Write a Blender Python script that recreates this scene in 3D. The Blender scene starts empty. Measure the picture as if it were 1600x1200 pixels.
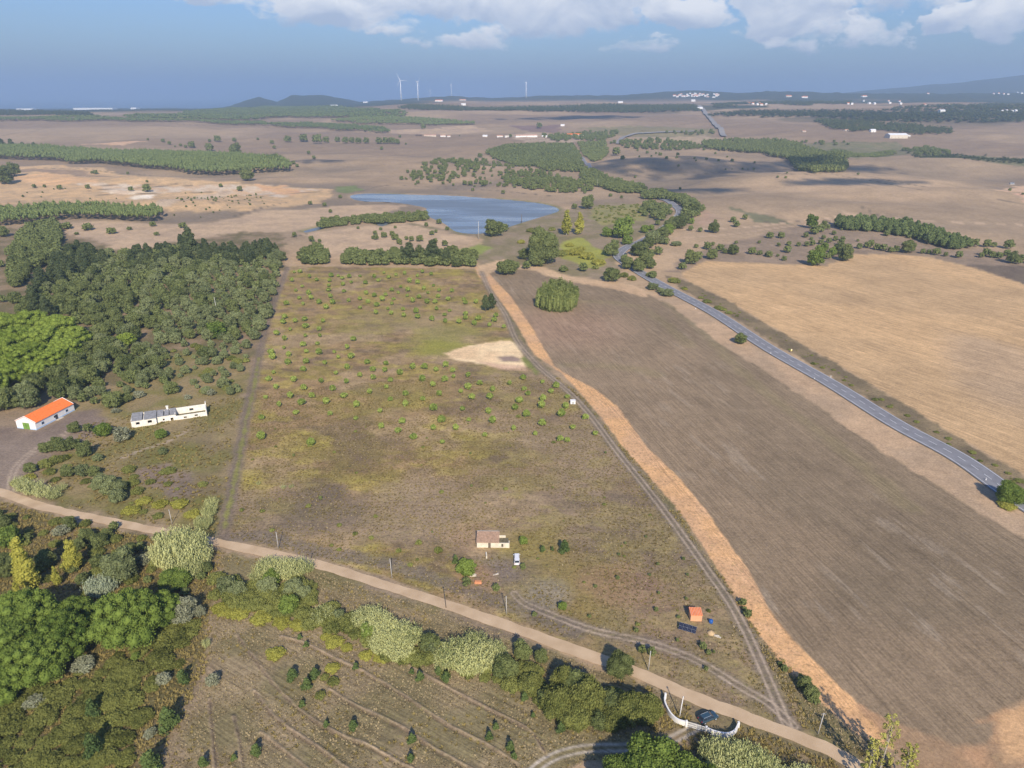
import bpy, bmesh, math, random
import numpy as np

# ------------------------------------------------------------------ camera, sky, sun, exposure
F = 1109.0                       # focal length in photo pixels (1600 wide)
CAMH = 130.0
PITCH = math.atan(450 / F)
CP, SP = math.cos(PITCH), math.sin(PITCH)
SC = bpy.context.scene
COL = SC.collection
cam_d = bpy.data.cameras.new('camera')
cam = bpy.data.objects.new('camera', cam_d)
COL.objects.link(cam)
cam.location = (0, 0, CAMH)
cam.rotation_euler = (math.pi / 2 - PITCH, 0, 0)
cam_d.sensor_width = 36.0
cam_d.lens = F / 1600 * 36
cam_d.clip_start = 1.0
cam_d.clip_end = 120000.0
SC.camera = cam

SUN_EL = math.radians(34)
SHADOW_AZ = math.radians(-8.6)   # shadows run away from the camera and a little to the left
sun_az = SHADOW_AZ + math.pi     # compass angle from +Y, clockwise
SUND = np.array([math.sin(sun_az) * math.cos(SUN_EL), math.cos(sun_az) * math.cos(SUN_EL), math.sin(SUN_EL)])
sun_d = bpy.data.lights.new('sun', 'SUN')
sun_d.energy = 4.5
sun_d.angle = math.radians(0.5)
sun_d.color = (1.0, 0.88, 0.72)
sun = bpy.data.objects.new('sun', sun_d)
COL.objects.link(sun)
from mathutils import Vector
sun.rotation_euler = Vector(SUND).to_track_quat('Z', 'Y').to_euler()

world = bpy.data.worlds.new("World")
SC.world = world
world.use_nodes = True


def build_world():
    nt = world.node_tree
    N, L = nt.nodes, nt.links
    N.clear()
    out = N.new('ShaderNodeOutputWorld')
    bg = N.new('ShaderNodeBackground')
    L.new(bg.outputs[0], out.inputs[0])
    sky = N.new('ShaderNodeTexSky')
    sky.sky_type = 'NISHITA'
    sky.sun_disc = False
    sky.sun_elevation = SUN_EL
    sky.sun_rotation = sun_az
    sky.altitude = 100
    sky.air_density = 1.3
    sky.dust_density = 1.2
    sky.ozone_density = 2.5
    tint = N.new('ShaderNodeMix'); tint.data_type = 'RGBA'; tint.blend_type = 'MULTIPLY'
    tint.inputs['Factor'].default_value = 1
    tint.inputs['B'].default_value = (0.49, 0.67, 1.06, 1)
    L.new(sky.outputs[0], tint.inputs['A'])
    tc = N.new('ShaderNodeTexCoord')
    nrm = N.new('ShaderNodeVectorMath'); nrm.operation = 'NORMALIZE'
    L.new(tc.outputs['Generated'], nrm.inputs[0])
    sep = N.new('ShaderNodeSeparateXYZ')
    L.new(nrm.outputs[0], sep.inputs[0])

    def M(op, a, b=None, c=None, clamp=False):
        m = N.new('ShaderNodeMath'); m.operation = op; m.use_clamp = clamp
        for i, v in enumerate((a, b, c)):
            if v is None: continue
            if isinstance(v, (int, float)): m.inputs[i].default_value = v
            else: L.new(v, m.inputs[i])
        return m.outputs[0]
    az = M('ARCTAN2', sep.outputs[0], sep.outputs[1])
    el = M('ARCSINE', sep.outputs[2])
    # noise that billows; domain in azimuth / elevation
    comb = N.new('ShaderNodeCombineXYZ')
    L.new(az, comb.inputs[0]); L.new(M('MULTIPLY', el, 1.7), comb.inputs[1])
    n1 = N.new('ShaderNodeTexNoise'); n1.inputs['Scale'].default_value = 11; n1.inputs['Detail'].default_value = 10
    n1.inputs['Roughness'].default_value = 0.6; n1.inputs['Distortion'].default_value = 0.6
    L.new(comb.outputs[0], n1.inputs['Vector'])
    n2 = N.new('ShaderNodeTexNoise'); n2.inputs['Scale'].default_value = 5.5; n2.inputs['Detail'].default_value = 4
    L.new(comb.outputs[0], n2.inputs['Vector'])
    off = N.new('ShaderNodeVectorMath'); off.operation = 'ADD'; off.inputs[1].default_value = (0.0, -0.03, 0)
    L.new(comb.outputs[0], off.inputs[0])
    n3 = N.new('ShaderNodeTexNoise'); n3.inputs['Scale'].default_value = 11; n3.inputs['Distortion'].default_value = 0.6; n3.inputs['Detail'].default_value = 4
    L.new(off.outputs[0], n3.inputs['Vector'])
    wv = N.new('ShaderNodeTexNoise'); wv.inputs['Scale'].default_value = 16; wv.inputs['Detail'].default_value = 6; wv.inputs['Roughness'].default_value = 0.6
    L.new(comb.outputs[0], wv.inputs['Vector'])
    sp = N.new('ShaderNodeSeparateColor'); L.new(wv.outputs['Color'], sp.inputs[0])
    azw = M('MULTIPLY_ADD', M('SUBTRACT', sp.outputs[0], 0.5), 0.16, az)
    elw = M('MULTIPLY_ADD', M('SUBTRACT', sp.outputs[1], 0.5), 0.055, el)
    tot = None; shade = None; wsum = None
    # cumulus: azimuth (deg), base elevation, half width, height, weight
    for a, e, w, h, k in CLOUDS:
        da = M('DIVIDE', M('SUBTRACT', azw, math.radians(a)), math.radians(w))
        de = M('DIVIDE', M('SUBTRACT', elw, math.radians(e + h * 0.45)), math.radians(h * 0.62))
        r = M('ADD', M('POWER', M('ABSOLUTE', da), 2.4), M('POWER', M('ABSOLUTE', de), 2.4))
        v = M('MULTIPLY', M('SUBTRACT', 1.0, r, clamp=True), k)
        tot = v if tot is None else M('MAXIMUM', tot, v)
        s = M('MULTIPLY', v, M('MULTIPLY_ADD', de, 0.62, 0.62, clamp=True))
        shade = s if shade is None else M('ADD', shade, s)
        wsum = v if wsum is None else M('ADD', wsum, v)
    shade = M('DIVIDE', shade, M('MAXIMUM', wsum, 0.02))
    dens = M('ADD', M('MULTIPLY', tot, 1.55), M('MULTIPLY', M('SUBTRACT', n1.outputs[0], 0.54), 4.6))
    dens = M('MULTIPLY', M('MULTIPLY', dens, 1.5, clamp=True), M('MULTIPLY', tot, 6, clamp=True))
    fac = M('SMOOTH_MIN', dens, 0.93, 0.1)
    fac = M('MULTIPLY', fac, 0.95)
    lit = M('MULTIPLY_ADD', M('SUBTRACT', n1.outputs[0], n3.outputs[0]), -2.2, M('MULTIPLY_ADD', shade, 1.1, 0.0), clamp=True)
    cr = N.new('ShaderNodeMix'); cr.data_type = 'RGBA'
    cr.inputs['A'].default_value = (4.0, 4.6, 5.8, 1)
    cr.inputs['B'].default_value = (8.4, 8.3, 8.3, 1)
    L.new(lit, cr.inputs['Factor'])
    # clouds high overhead and behind the camera
    mx = N.new('ShaderNodeMix'); mx.data_type = 'RGBA'
    L.new(fac, mx.inputs['Factor'])
    L.new(tint.outputs['Result'], mx.inputs['A'])
    L.new(cr.outputs['Result'], mx.inputs['B'])
    L.new(mx.outputs['Result'], bg.inputs[0])
    bg.inputs[1].default_value = 0.10


def pa(x, y):                     # photo pixel -> azimuth, elevation in degrees
    u = (x - 800) / F; v = (y - 600) / F
    fx, fy, fz = u, CP - v * SP, -SP - v * CP
    return math.degrees(math.atan2(fx, fy)), math.degrees(math.atan2(fz, math.hypot(fx, fy)))


CLOUDS = []
for cx, base, hw, top, k in ((330, 14, 120, -30, 0.7), (520, 42, 140, -40, 1.0), (700, 34, 120, -50, 1.2), (860, 58, 170, -60, 1.4), (780, 40, 110, -50, 1.2),
                             (1060, 54, 85, 0, 1.3), (1000, 26, 80, -40, 1.2), (1230, 58, 115, -70, 1.5), (1345, 80, 60, 22, 0.85), (1480, 60, 48, 12, 0.95),
                             (1590, 58, 75, -40, 1.1), (1420, 22, 70, -50, 0.75), (730, 92, 90, 54, 0.62), (1000, 98, 70, 70, 0.5),
                             (620, 62, 60, 34, 0.45), (1235, 90, 50, 64, 0.45), (1700, 40, 120, -60, 1.0), (100, -30, 200, -120, 0.8)):
    a, e0 = pa(cx, base - 12); _, e1 = pa(cx, top - 10)
    CLOUDS.append((a, e0, hw / 1600 * 68, e1 - e0, k))
build_world()

SC.view_settings.view_transform = 'Standard'
SC.view_settings.look = 'None'
SC.view_settings.gamma = 1
SC.view_settings.exposure = 0.38
SC.cycles.max_bounces = 6
SC.cycles.diffuse_bounces = 3
SC.cycles.volume_bounces = 1
SC.cycles.transparent_max_bounces = 16
SC.cycles.volume_step_rate = 1.0

# ------------------------------------------------------------------ numpy noise
def _h(ix, iy, s):
    n = (ix.astype(np.int64) * 374761393 + iy.astype(np.int64) * 668265263 + s * 1442695041) & 0xffffffff
    n = ((n ^ (n >> 13)) * 1274126177) & 0xffffffff
    n = n ^ (n >> 16)
    return (n & 0xffff) / 65535.0


def vnoise(x, y, s=0):
    ix = np.floor(x); iy = np.floor(y)
    fx = x - ix; fy = y - iy
    fx = fx * fx * (3 - 2 * fx); fy = fy * fy * (3 - 2 * fy)
    a = _h(ix, iy, s); b = _h(ix + 1, iy, s); c = _h(ix, iy + 1, s); d = _h(ix + 1, iy + 1, s)
    return (a + (b - a) * fx) * (1 - fy) + (c + (d - c) * fx) * fy


def fbm(x, y, s=0, o=4):
    r = 0; a = 0.5; t = 0
    for i in range(o):
        r = r + a * vnoise(x, y, s + i * 17); t += a
        x = x * 2.03 + 11.7; y = y * 2.03 - 5.3; a *= 0.5
    return r / t


def sstep(a, b, x):
    t = np.clip((x - a) / (b - a), 0, 1)
    return t * t * (3 - 2 * t)


# ------------------------------------------------------------------ terrain
def flat(px, py, z=0.0):          # photo pixel -> level plane
    u = (px - 800) / F; v = (py - 600) / F
    d = (CAMH - z) / (SP + v * CP)
    return np.array([u * d, d * (CP - v * SP)])


def azdir(px, d):                 # a point at ground distance d under photo column px (at the horizon)
    a = math.atan2((px - 800) / F, CP + 450 / F * SP)
    return d * math.sin(a), d * math.cos(a)


RIDGE8X = [-400, 330, 375, 405, 432, 455, 480, 505, 535, 560, 620, 700, 770, 830, 900, 960, 1010, 1060, 1100, 1150, 1200, 1260, 1300, 1400, 1700, 2100]
RIDGE8Y = [170, 168, 158, 151, 157, 149, 149, 149, 153, 158, 155, 150, 153, 150, 149, 149, 146, 143, 143, 146, 144, 145, 146, 147, 147, 148]
RIDGE12X = [-400, 1180, 1260, 1320, 1400, 1480, 1560, 1600, 1700, 2100]
RIDGE12Y = [190, 160, 147, 140, 134, 130, 123, 121, 119, 128]
az_of = lambda X: np.array([math.atan2((x - 800) / F, CP + 450 / F * SP) for x in X])
R8A, R12A = az_of(RIDGE8X), az_of(RIDGE12X)
BUMPS = []                        # px, py, across, along, height
for px, py, rx, ry, h in ((1050, 262, 170, 90, 15), (1240, 285, 130, 90, 12), (1430, 262, 230, 110, 19), (1520, 310, 150, 80, 11),
                          (1180, 318, 110, 60, 9), (1340, 330, 110, 55, 8), (1110, 300, 70, 40, 4), (1260, 310, 60, 40, 4), (1450, 290, 90, 40, 5), (700, 262, 140, 90, 10), (500, 262, 240, 90, 6), (160, 285, 200, 70, 9),
                          (330, 325, 130, 60, 7), (1390, 365, 90, 40, 5), (600, 338, 70, 30, 3), (150, 350, 90, 30, 3), (760, 200, 300, 120, 9), (200, 205, 400, 160, 12)):
    q = flat(px, py); BUMPS.append((q[0], q[1], rx, ry, h))
LK = flat(705, 330)


def hgt(x, y):
    x = np.asarray(x, float); y = np.asarray(y, float)
    d = np.hypot(x, y); az = np.arctan2(x, y)
    front = sstep(1.9, 1.2, np.abs(az))
    left = sstep(-0.10, -0.30, az)
    far = sstep(1400, 4300, d) * (88 - 36 * left)
    far = far * (1 - left * sstep(4800, 8500, d) * 0.85)
    z = far
    e = sstep(620, 1400, d)
    z = z + e * (10 * (fbm(x / 310, y / 230, 5, 3) - 0.5) * 2)
    xr = x * 0.8 + y * 0.6; yr = -x * 0.6 + y * 0.8
    z = z + sstep(600, 900, d) * sstep(4200, 2600, d) * 10 * (fbm(xr / 180, yr / 100, 15, 2) - 0.5)
    z = z + sstep(1500, 3000, d) * 16 * (fbm(x / 900, y / 700, 9, 3) - 0.5)
    for bx, by, rx, ry, h in BUMPS:
        z = z + h * np.exp(-((x - bx) / rx) ** 2 - ((y - by) / ry) ** 2)
    r8 = CAMH + (150 - np.interp(az, R8A, RIDGE8Y)) * 7200 / F
    r8 = r8 + 14 * (fbm(az * 90, d / 900, 3, 3) - 0.5)
    z = z + (np.maximum(r8, z) - z) * np.exp(-((d - 7200) / 1100) ** 2) * front
    r12 = CAMH + (150 - np.interp(az, R12A, RIDGE12Y)) * 12500 / F
    r12 = r12 - 65 + 30 * (fbm(az * 30, d / 2000, 4, 4) - 0.5) * sstep(0.2, 0.5, az)
    z = z + (np.maximum(r12, z) - z) * np.exp(-((d - 12500) / 2200) ** 2) * front
    z = z * (1 - sstep(14000, 18000, d)) - 0
    lakef = 1 - np.exp(-(((x - LK[0]) / 260) ** 4) - ((y - LK[1]) / 210) ** 4)
    z = z * lakef
    # coast and sea at the far left
    sea = sstep(9200, 10200, d) * sstep(0.02, -0.04, az)
    z = z * (1 - sea) - 40 * sea
    return z


_D = np.concatenate([np.geomspace(60, 900, 260), np.geomspace(905, 20000, 900)])


def P(px, py):
    """photo pixel -> the point of the terrain seen there"""
    u = (px - 800) / F; v = (py - 600) / F
    dr = np.array([u, CP - v * SP, -SP - v * CP])
    hl = math.hypot(dr[0], dr[1])
    T = _D / hl
    zz = CAMH + T * dr[2] - hgt(T * dr[0], T * dr[1])
    k = np.argmax(zz < 0)
    if zz[k] >= 0: k = int(np.argmin(zz))
    a = T[max(k - 1, 0)]; b = T[k]
    for _ in range(14):
        m = (a + b) / 2
        if CAMH + m * dr[2] - hgt(m * dr[0], m * dr[1]) < 0: b = m
        else: a = m
    x, y = b * dr[0], b * dr[1]
    return np.array([x, y, float(hgt(x, y))])


def depth(p):
    return p[1] * CP + (CAMH - p[2]) * SP


def PP(pts, out=1.0):
    return np.array([P(*q)[:2] for q in pts])


# ------------------------------------------------------------------ materials
def mat(name, color, rough=0.85, var=0.0, scale=1.0, bump=0.0, spec=0.2, metal=0.0, rnd=0.0, color2=None, detail=4, bscale=None, coord='Object'):
    m = bpy.data.materials.new(name); m.use_nodes = True
    N, L = m.node_tree.nodes, m.node_tree.links
    b = N['Principled BSDF']
    b.inputs['Roughness'].default_value = rough
    b.inputs['Specular IOR Level'].default_value = spec
    b.inputs['Metallic'].default_value = metal
    b.inputs['Base Color'].default_value = (*color, 1)
    if var or color2 or bump:
        tc = N.new('ShaderNodeTexCoord')
        n = N.new('ShaderNodeTexNoise'); n.inputs['Scale'].default_value = scale; n.inputs['Detail'].default_value = detail
        L.new(tc.outputs[coord], n.inputs['Vector'])
        r = N.new('ShaderNodeMapRange'); r.inputs[1].default_value = 0.3; r.inputs[2].default_value = 0.7
        L.new(n.outputs[0], r.inputs[0])
        mx = N.new('ShaderNodeMix'); mx.data_type = 'RGBA'
        c2 = color2 or tuple(c * (1 + var) for c in color)
        mx.inputs['A'].default_value = (*[c * (1 - var) for c in color], 1)
        mx.inputs['B'].default_value = (*c2, 1)
        L.new(r.outputs[0], mx.inputs['Factor'])
        L.new(mx.outputs['Result'], b.inputs['Base Color'])
        if bump:
            n2 = N.new('ShaderNodeTexNoise'); n2.inputs['Scale'].default_value = bscale or scale * 3
            L.new(tc.outputs[coord], n2.inputs['Vector'])
            bp = N.new('ShaderNodeBump'); bp.inputs['Strength'].default_value = 0.6; bp.inputs['Distance'].default_value = bump
            L.new(n2.outputs[0], bp.inputs['Height']); L.new(bp.outputs[0], b.inputs['Normal'])
    return m


def leafmat(name, c1, c2, scale=0.35, trans=0.14, rnd=0.35):
    """foliage: two leaf tones mottled through the crown, each copy a little different"""
    m = bpy.data.materials.new(name); m.use_nodes = True
    N, L = m.node_tree.nodes, m.node_tree.links
    N.clear()
    out = N.new('ShaderNodeOutputMaterial')
    geo = N.new('ShaderNodeNewGeometry'); oi = N.new('ShaderNodeObjectInfo')
    n = N.new('ShaderNodeTexNoise'); n.inputs['Scale'].default_value = scale; n.inputs['Detail'].default_value = 3
    L.new(geo.outputs['Position'], n.inputs['Vector'])
    n2 = N.new('ShaderNodeTexWhiteNoise'); n2.noise_dimensions = '1D'
    L.new(geo.outputs['Random Per Island'], n2.inputs['W'])
    a = N.new('ShaderNodeMath'); a.operation = 'MULTIPLY_ADD'; a.inputs[1].default_value = 1.7; a.inputs[2].default_value = -0.75
    L.new(n.outputs[0], a.inputs[0])
    b = N.new('ShaderNodeMath'); b.operation = 'MULTIPLY_ADD'; b.inputs[1].default_value = rnd * 2
    L.new(oi.outputs['Random'], b.inputs[0]); L.new(a.outputs[0], b.inputs[2])
    b2 = N.new('ShaderNodeMath'); b2.operation = 'MULTIPLY_ADD'; b2.inputs[1].default_value = 0.75; b2.use_clamp = True
    L.new(n2.outputs[0], b2.inputs[0]); L.new(b.outputs[0], b2.inputs[2])
    mx = N.new('ShaderNodeMix'); mx.data_type = 'RGBA'
    mx.inputs['A'].default_value = (*c1, 1); mx.inputs['B'].default_value = (*c2, 1)
    L.new(b2.outputs[0], mx.inputs['Factor'])
    df = N.new('ShaderNodeBsdfDiffuse'); tr = N.new('ShaderNodeBsdfTranslucent')
    L.new(mx.outputs['Result'], df.inputs[0]); L.new(mx.outputs['Result'], tr.inputs[0])
    ms = N.new('ShaderNodeMixShader'); ms.inputs[0].default_value = trans
    L.new(df.outputs[0], ms.inputs[1]); L.new(tr.outputs[0], ms.inputs[2])
    L.new(ms.outputs[0], out.inputs[0])
    return m


LM = dict(
    oak=leafmat('oak_leaves', (0.036, 0.055, 0.02), (0.19, 0.22, 0.08)),
    olive=leafmat('olive_leaves', (0.058, 0.08, 0.032), (0.235, 0.265, 0.12)),
    grey=leafmat('grey_leaves', (0.14, 0.15, 0.09), (0.33, 0.34, 0.22)),
    pine=leafmat('pine_needles', (0.035, 0.055, 0.025), (0.11, 0.135, 0.06)),
    stone=leafmat('stone_pine_needles', (0.045, 0.08, 0.015), (0.18, 0.245, 0.05)),
    stoneb=leafmat('bright_pine_needles', (0.10, 0.15, 0.02), (0.25, 0.32, 0.06)),
    sparse=leafmat('sparse_poplar_leaves', (0.22, 0.23, 0.05), (0.46, 0.44, 0.12)),
    young=leafmat('young_pine_needles', (0.12, 0.18, 0.04), (0.30, 0.365, 0.09)),
    sapling=leafmat('sapling_needles', (0.05, 0.085, 0.03), (0.14, 0.19, 0.06)),
    euca=leafmat('eucalyptus_leaves', (0.09, 0.13, 0.05), (0.23, 0.28, 0.10)),
    poplar=leafmat('poplar_leaves', (0.16, 0.18, 0.03), (0.42, 0.40, 0.08)),
    bright=leafmat('bright_leaves', (0.05, 0.09, 0.018), (0.195, 0.26, 0.058)),
    shrub=leafmat('shrub_leaves', (0.06, 0.078, 0.02), (0.24, 0.255, 0.075)),
    rowpine=leafmat('row_pine_needles', (0.07, 0.105, 0.035), (0.19, 0.24, 0.09)),
    narrow=leafmat('copse_leaves', (0.09, 0.125, 0.035), (0.25, 0.285, 0.095)),
    heathm=leafmat('heath_shrub_leaves', (0.055, 0.066, 0.018), (0.20, 0.21, 0.058)),
    yellow=leafmat('yellow_shrub_leaves', (0.19, 0.19, 0.035), (0.36, 0.35, 0.075)),
    reed=leafmat('reed_blades', (0.15, 0.19, 0.06), (0.52, 0.53, 0.23), scale=0.9),
    reedg=leafmat('green_reed_blades', (0.16, 0.20, 0.12), (0.38, 0.43, 0.28), scale=0.6),
    grass=leafmat('dry_grass_blades', (0.17, 0.13, 0.06), (0.40, 0.32, 0.18), scale=0.15),
    heath=leafmat('heath_leaves', (0.13, 0.10, 0.04), (0.30, 0.235, 0.085), scale=0.08),
)
M_bark = mat('bark', (0.16, 0.125, 0.09), var=0.3, scale=4, bump=0.02)
M_pale = mat('pale_bark', (0.42, 0.38, 0.31), var=0.2, scale=4)
M_white = mat('white_limewash', (0.80, 0.79, 0.76), var=0.05, scale=1.2, bump=0.006)
M_ruin = mat('pale_plaster', (0.76, 0.72, 0.63), var=0.16, scale=0.9, bump=0.01)
M_offwhite = mat('aged_limewash', (0.66, 0.60, 0.47), var=0.16, scale=0.9, bump=0.01)
M_tile = mat('orange_roof_tiles', (0.72, 0.20, 0.055), var=0.16, scale=1.6, bump=0.02)
M_oldtile = mat('weathered_roof_tiles', (0.40, 0.27, 0.19), var=0.22, scale=1.3, bump=0.03)
M_asb = mat('grey_fibre_cement', (0.30, 0.30, 0.30), var=0.22, scale=0.9)
M_dark = mat('dark_interior', (0.03, 0.03, 0.035))
M_green = mat('green_painted_door', (0.17, 0.30, 0.06), var=0.1, scale=2)
M_blue = mat('blue_painted_plinth', (0.45, 0.60, 0.80))
M_glass = mat('window_glass', (0.03, 0.04, 0.06), rough=0.1, spec=0.8)
M_conc = mat('concrete_pole', (0.52, 0.50, 0.46), var=0.08, scale=2)
M_wood = mat('wooden_pole', (0.16, 0.13, 0.10), var=0.2, scale=2)
M_brick = mat('orange_brick', (0.62, 0.28, 0.14), var=0.12, scale=2)
M_salmon = mat('salmon_render', (0.66, 0.36, 0.20), var=0.06, scale=1)
M_soil = mat('heaped_soil', (0.50, 0.36, 0.20), var=0.15, scale=3)
M_solar = mat('solar_cells', (0.015, 0.02, 0.045), rough=0.35, spec=0.3)
M_metal = mat('galvanised_metal', (0.45, 0.46, 0.47), rough=0.5, metal=0.6)
M_bluep = mat('blue_plastic', (0.02, 0.10, 0.35), rough=0.4, spec=0.4)
M_carb = mat('dark_blue_car_paint', (0.035, 0.075, 0.11), rough=0.28, spec=0.6)
M_carw = mat('white_car_paint', (0.78, 0.79, 0.80), rough=0.3, spec=0.5)
M_cars = mat('silver_car_paint', (0.45, 0.50, 0.56), rough=0.3, spec=0.5)
M_tyre = mat('tyre_rubber', (0.02, 0.02, 0.02))
M_red = mat('red_lamp', (0.4, 0.02, 0.02), rough=0.3)
M_turb = mat('turbine_paint', (0.82, 0.83, 0.84), rough=0.5)
M_stone = mat('pale_stone', (0.58, 0.52, 0.42), var=0.12, scale=3)
M_yel = mat('yellow_sign', (0.75, 0.55, 0.08))


# ------------------------------------------------------------------ mesh builder
class MB:
    def __init__(s):
        s.v = []; s.f = []; s.m = []

    def add(s, V, Fc, mi=0):
        o = len(s.v)
        s.v.extend([tuple(map(float, p)) for p in V])
        for f in Fc:
            s.f.append(tuple(int(i) + o for i in f)); s.m.append(mi)

    def box(s, x0, x1, y0, y1, z0, z1, mi=0, rot=0, org=(0, 0, 0), taper=(0, 0)):
        tx, ty = taper
        V = [(x0, y0, z0), (x1, y0, z0), (x1, y1, z0), (x0, y1, z0), (x0 + tx, y0 + ty, z1), (x1 - tx, y0 + ty, z1), (x1 - tx, y1 - ty, z1), (x0 + tx, y1 - ty, z1)]
        c, sn = math.cos(rot), math.sin(rot)
        V = [(c * a - sn * b + org[0], sn * a + c * b + org[1], h + org[2]) for a, b, h in V]
        s.add(V, [(3, 2, 1, 0), (4, 5, 6, 7), (0, 1, 5, 4), (1, 2, 6, 5), (2, 3, 7, 6), (3, 0, 4, 7)], mi)

    def tube(s, pts, rad, n=6, mi=0, cap=True):
        pts = [np.array(p, float) for p in pts]
        rings = []
        for i, p in enumerate(pts):
            t = pts[min(i + 1, len(pts) - 1)] - pts[max(i - 1, 0)]
            t = t / (np.linalg.norm(t) + 1e-9)
            a = np.cross(t, (0.0, 1.0, 0.0) if abs(t[1]) < 0.9 else (1.0, 0, 0)); a /= np.linalg.norm(a)
            b = np.cross(t, a)
            r = rad[i] if hasattr(rad, '__len__') else rad
            rings.append([p + r * (math.cos(k * 2 * math.pi / n) * a + math.sin(k * 2 * math.pi / n) * b) for k in range(n)])
        V = [q for r in rings for q in r]
        Fc = [(i * n + k, i * n + (k + 1) % n, (i + 1) * n + (k + 1) % n, (i + 1) * n + k) for i in range(len(pts) - 1) for k in range(n)]
        if cap:
            Fc += [tuple(range(n))[::-1], tuple((len(pts) - 1) * n + k for k in range(n))]
        s.add(V, Fc, mi)

    def build(s, name, mats, parent=None, smooth=False):
        me = bpy.data.meshes.new(name)
        me.from_pydata(s.v, [], s.f)
        for m in (mats if isinstance(mats, (list, tuple)) else [mats]): me.materials.append(m)
        if any(s.m): me.polygons.foreach_set('material_index', s.m)
        if smooth: me.polygons.foreach_set('use_smooth', [True] * len(s.f))
        me.update()
        o = bpy.data.objects.new(name, me); COL.objects.link(o)
        if parent is not None: o.parent = parent
        return o


def bigmesh(name, V, quads, mats, smooth=False, tris=None):
    """fast mesh from numpy arrays"""
    me = bpy.data.meshes.new(name)
    nq = len(quads); ntv = 0 if tris is None else len(tris)
    me.vertices.add(len(V)); me.vertices.foreach_set('co', np.asarray(V, np.float32).ravel())
    li = np.asarray(quads, np.int32).ravel()
    starts = np.arange(nq) * 4
    if ntv:
        li = np.concatenate([li, np.asarray(tris, np.int32).ravel()])
        starts = np.concatenate([starts, nq * 4 + np.arange(ntv) * 3])
    me.loops.add(len(li)); me.loops.foreach_set('vertex_index', li.astype(np.int32))
    me.polygons.add(nq + ntv); me.polygons.foreach_set('loop_start', starts.astype(np.int32))
    if smooth: me.polygons.foreach_set('use_smooth', np.ones(nq + ntv, bool))
    for m in mats: me.materials.append(m)
    me.update(calc_edges=True)
    o = bpy.data.objects.new(name, me); COL.objects.link(o)
    return o


def tag(o, label=None, cat=None, group=None, kind=None):
    if label: o['label'] = label
    if cat: o['category'] = cat
    if group: o['group'] = group
    if kind: o['kind'] = kind
    return o


def empty(name, loc, rz=0, label=None, cat=None, group=None):
    o = bpy.data.objects.new(name, None); COL.objects.link(o)
    o.location = tuple(float(v) for v in loc); o.rotation_euler = (0, 0, rz)
    o.empty_display_size = 0.5
    return tag(o, label, cat, group)


def smoothline(pts, sub=6, closed=False):
    pts = np.asarray(pts, float); n = len(pts); out = []
    for i in range(n - 1 + (1 if closed else 0)):
        if closed: p0, p1, p2, p3 = pts[i - 1], pts[i], pts[(i + 1) % n], pts[(i + 2) % n]
        else:
            p1, p2 = pts[i], pts[i + 1]
            p0 = pts[i - 1] if i else 2 * p1 - p2
            p3 = pts[i + 2] if i + 2 < n else 2 * p2 - p1
        for k in range(sub):
            t = k / sub
            out.append(0.5 * ((2 * p1) + (-p0 + p2) * t + (2 * p0 - 5 * p1 + 4 * p2 - p3) * t * t + (-p0 + 3 * p1 - 3 * p2 + p3) * t ** 3))
    if not closed: out.append(pts[-1])
    return np.array(out)


def resample(L, step):
    seg = np.hypot(*(L[1:] - L[:-1]).T); s = np.concatenate([[0], np.cumsum(seg)])
    n = max(2, int(s[-1] / step) + 1); t = np.linspace(0, s[-1], n)
    return np.stack([np.interp(t, s, L[:, 0]), np.interp(t, s, L[:, 1])], 1), t


def plsd(x, y, L):
    """distance to a polyline"""
    best = np.full(x.shape, 1e9)
    for a, b in zip(L[:-1], L[1:]):
        ab = b - a; l2 = ab @ ab + 1e-9
        t = np.clip(((x - a[0]) * ab[0] + (y - a[1]) * ab[1]) / l2, 0, 1)
        dd = np.hypot(x - a[0] - t * ab[0], y - a[1] - t * ab[1])
        best = np.minimum(best, dd)
    return best


def inside(x, y, poly):
    c = np.zeros(np.shape(x), bool)
    j = len(poly) - 1
    for i in range(len(poly)):
        xi, yi = poly[i]; xj, yj = poly[j]
        if yi != yj:
            c ^= ((yi > y) != (yj > y)) & (x < (xj - xi) * (y - yi) / (yj - yi) + xi)
        j = i
    return c


def psd(x, y, poly):
    d = plsd(x, y, np.vstack([poly, poly[:1]]))
    return np.where(inside(x, y, poly), -d, d)


# ------------------------------------------------------------------ ground sheet and land cover
def px(*a):
    return PP(a)


MAINF = px((455, 416), (600, 418), (745, 420), (775, 462), (800, 500), (818, 543), (860, 588), (905, 630), (960, 695), (1040, 795), (1110, 890), (1160, 960), (1230, 1075),
           (1262, 1150), (1180, 1118), (1050, 1068), (970, 1038), (880, 1003), (790, 970), (700, 938), (600, 900), (500, 873), (345, 838), (362, 760), (392, 600), (425, 490))
PLOW = px((762, 428), (800, 420), (850, 424), (900, 438), (960, 449), (1010, 458), (1050, 478), (1088, 506), (1114, 529), (1140, 546), (1200, 582), (1300, 650), (1400, 717),
          (1500, 782), (1600, 840), (1760, 930), (1900, 1060), (1700, 1110), (1600, 1090), (1560, 1125), (1555, 1165), (1480, 1170), (1400, 1145), (1320, 1120), (1240, 1010), (1155, 900), (1095, 820),
          (1030, 740), (955, 650), (915, 612), (872, 580), (840, 540), (798, 470), (775, 440))
TAN = px((1066, 428), (1085, 415), (1105, 408), (1200, 412), (1290, 415), (1335, 397), (1400, 398), (1450, 402), (1520, 418), (1600, 444), (1800, 510), (2000, 700), (1900, 900), (1600, 742), (1500, 686),
         (1400, 624), (1300, 565), (1200, 508), (1130, 466), (1075, 440))
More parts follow.
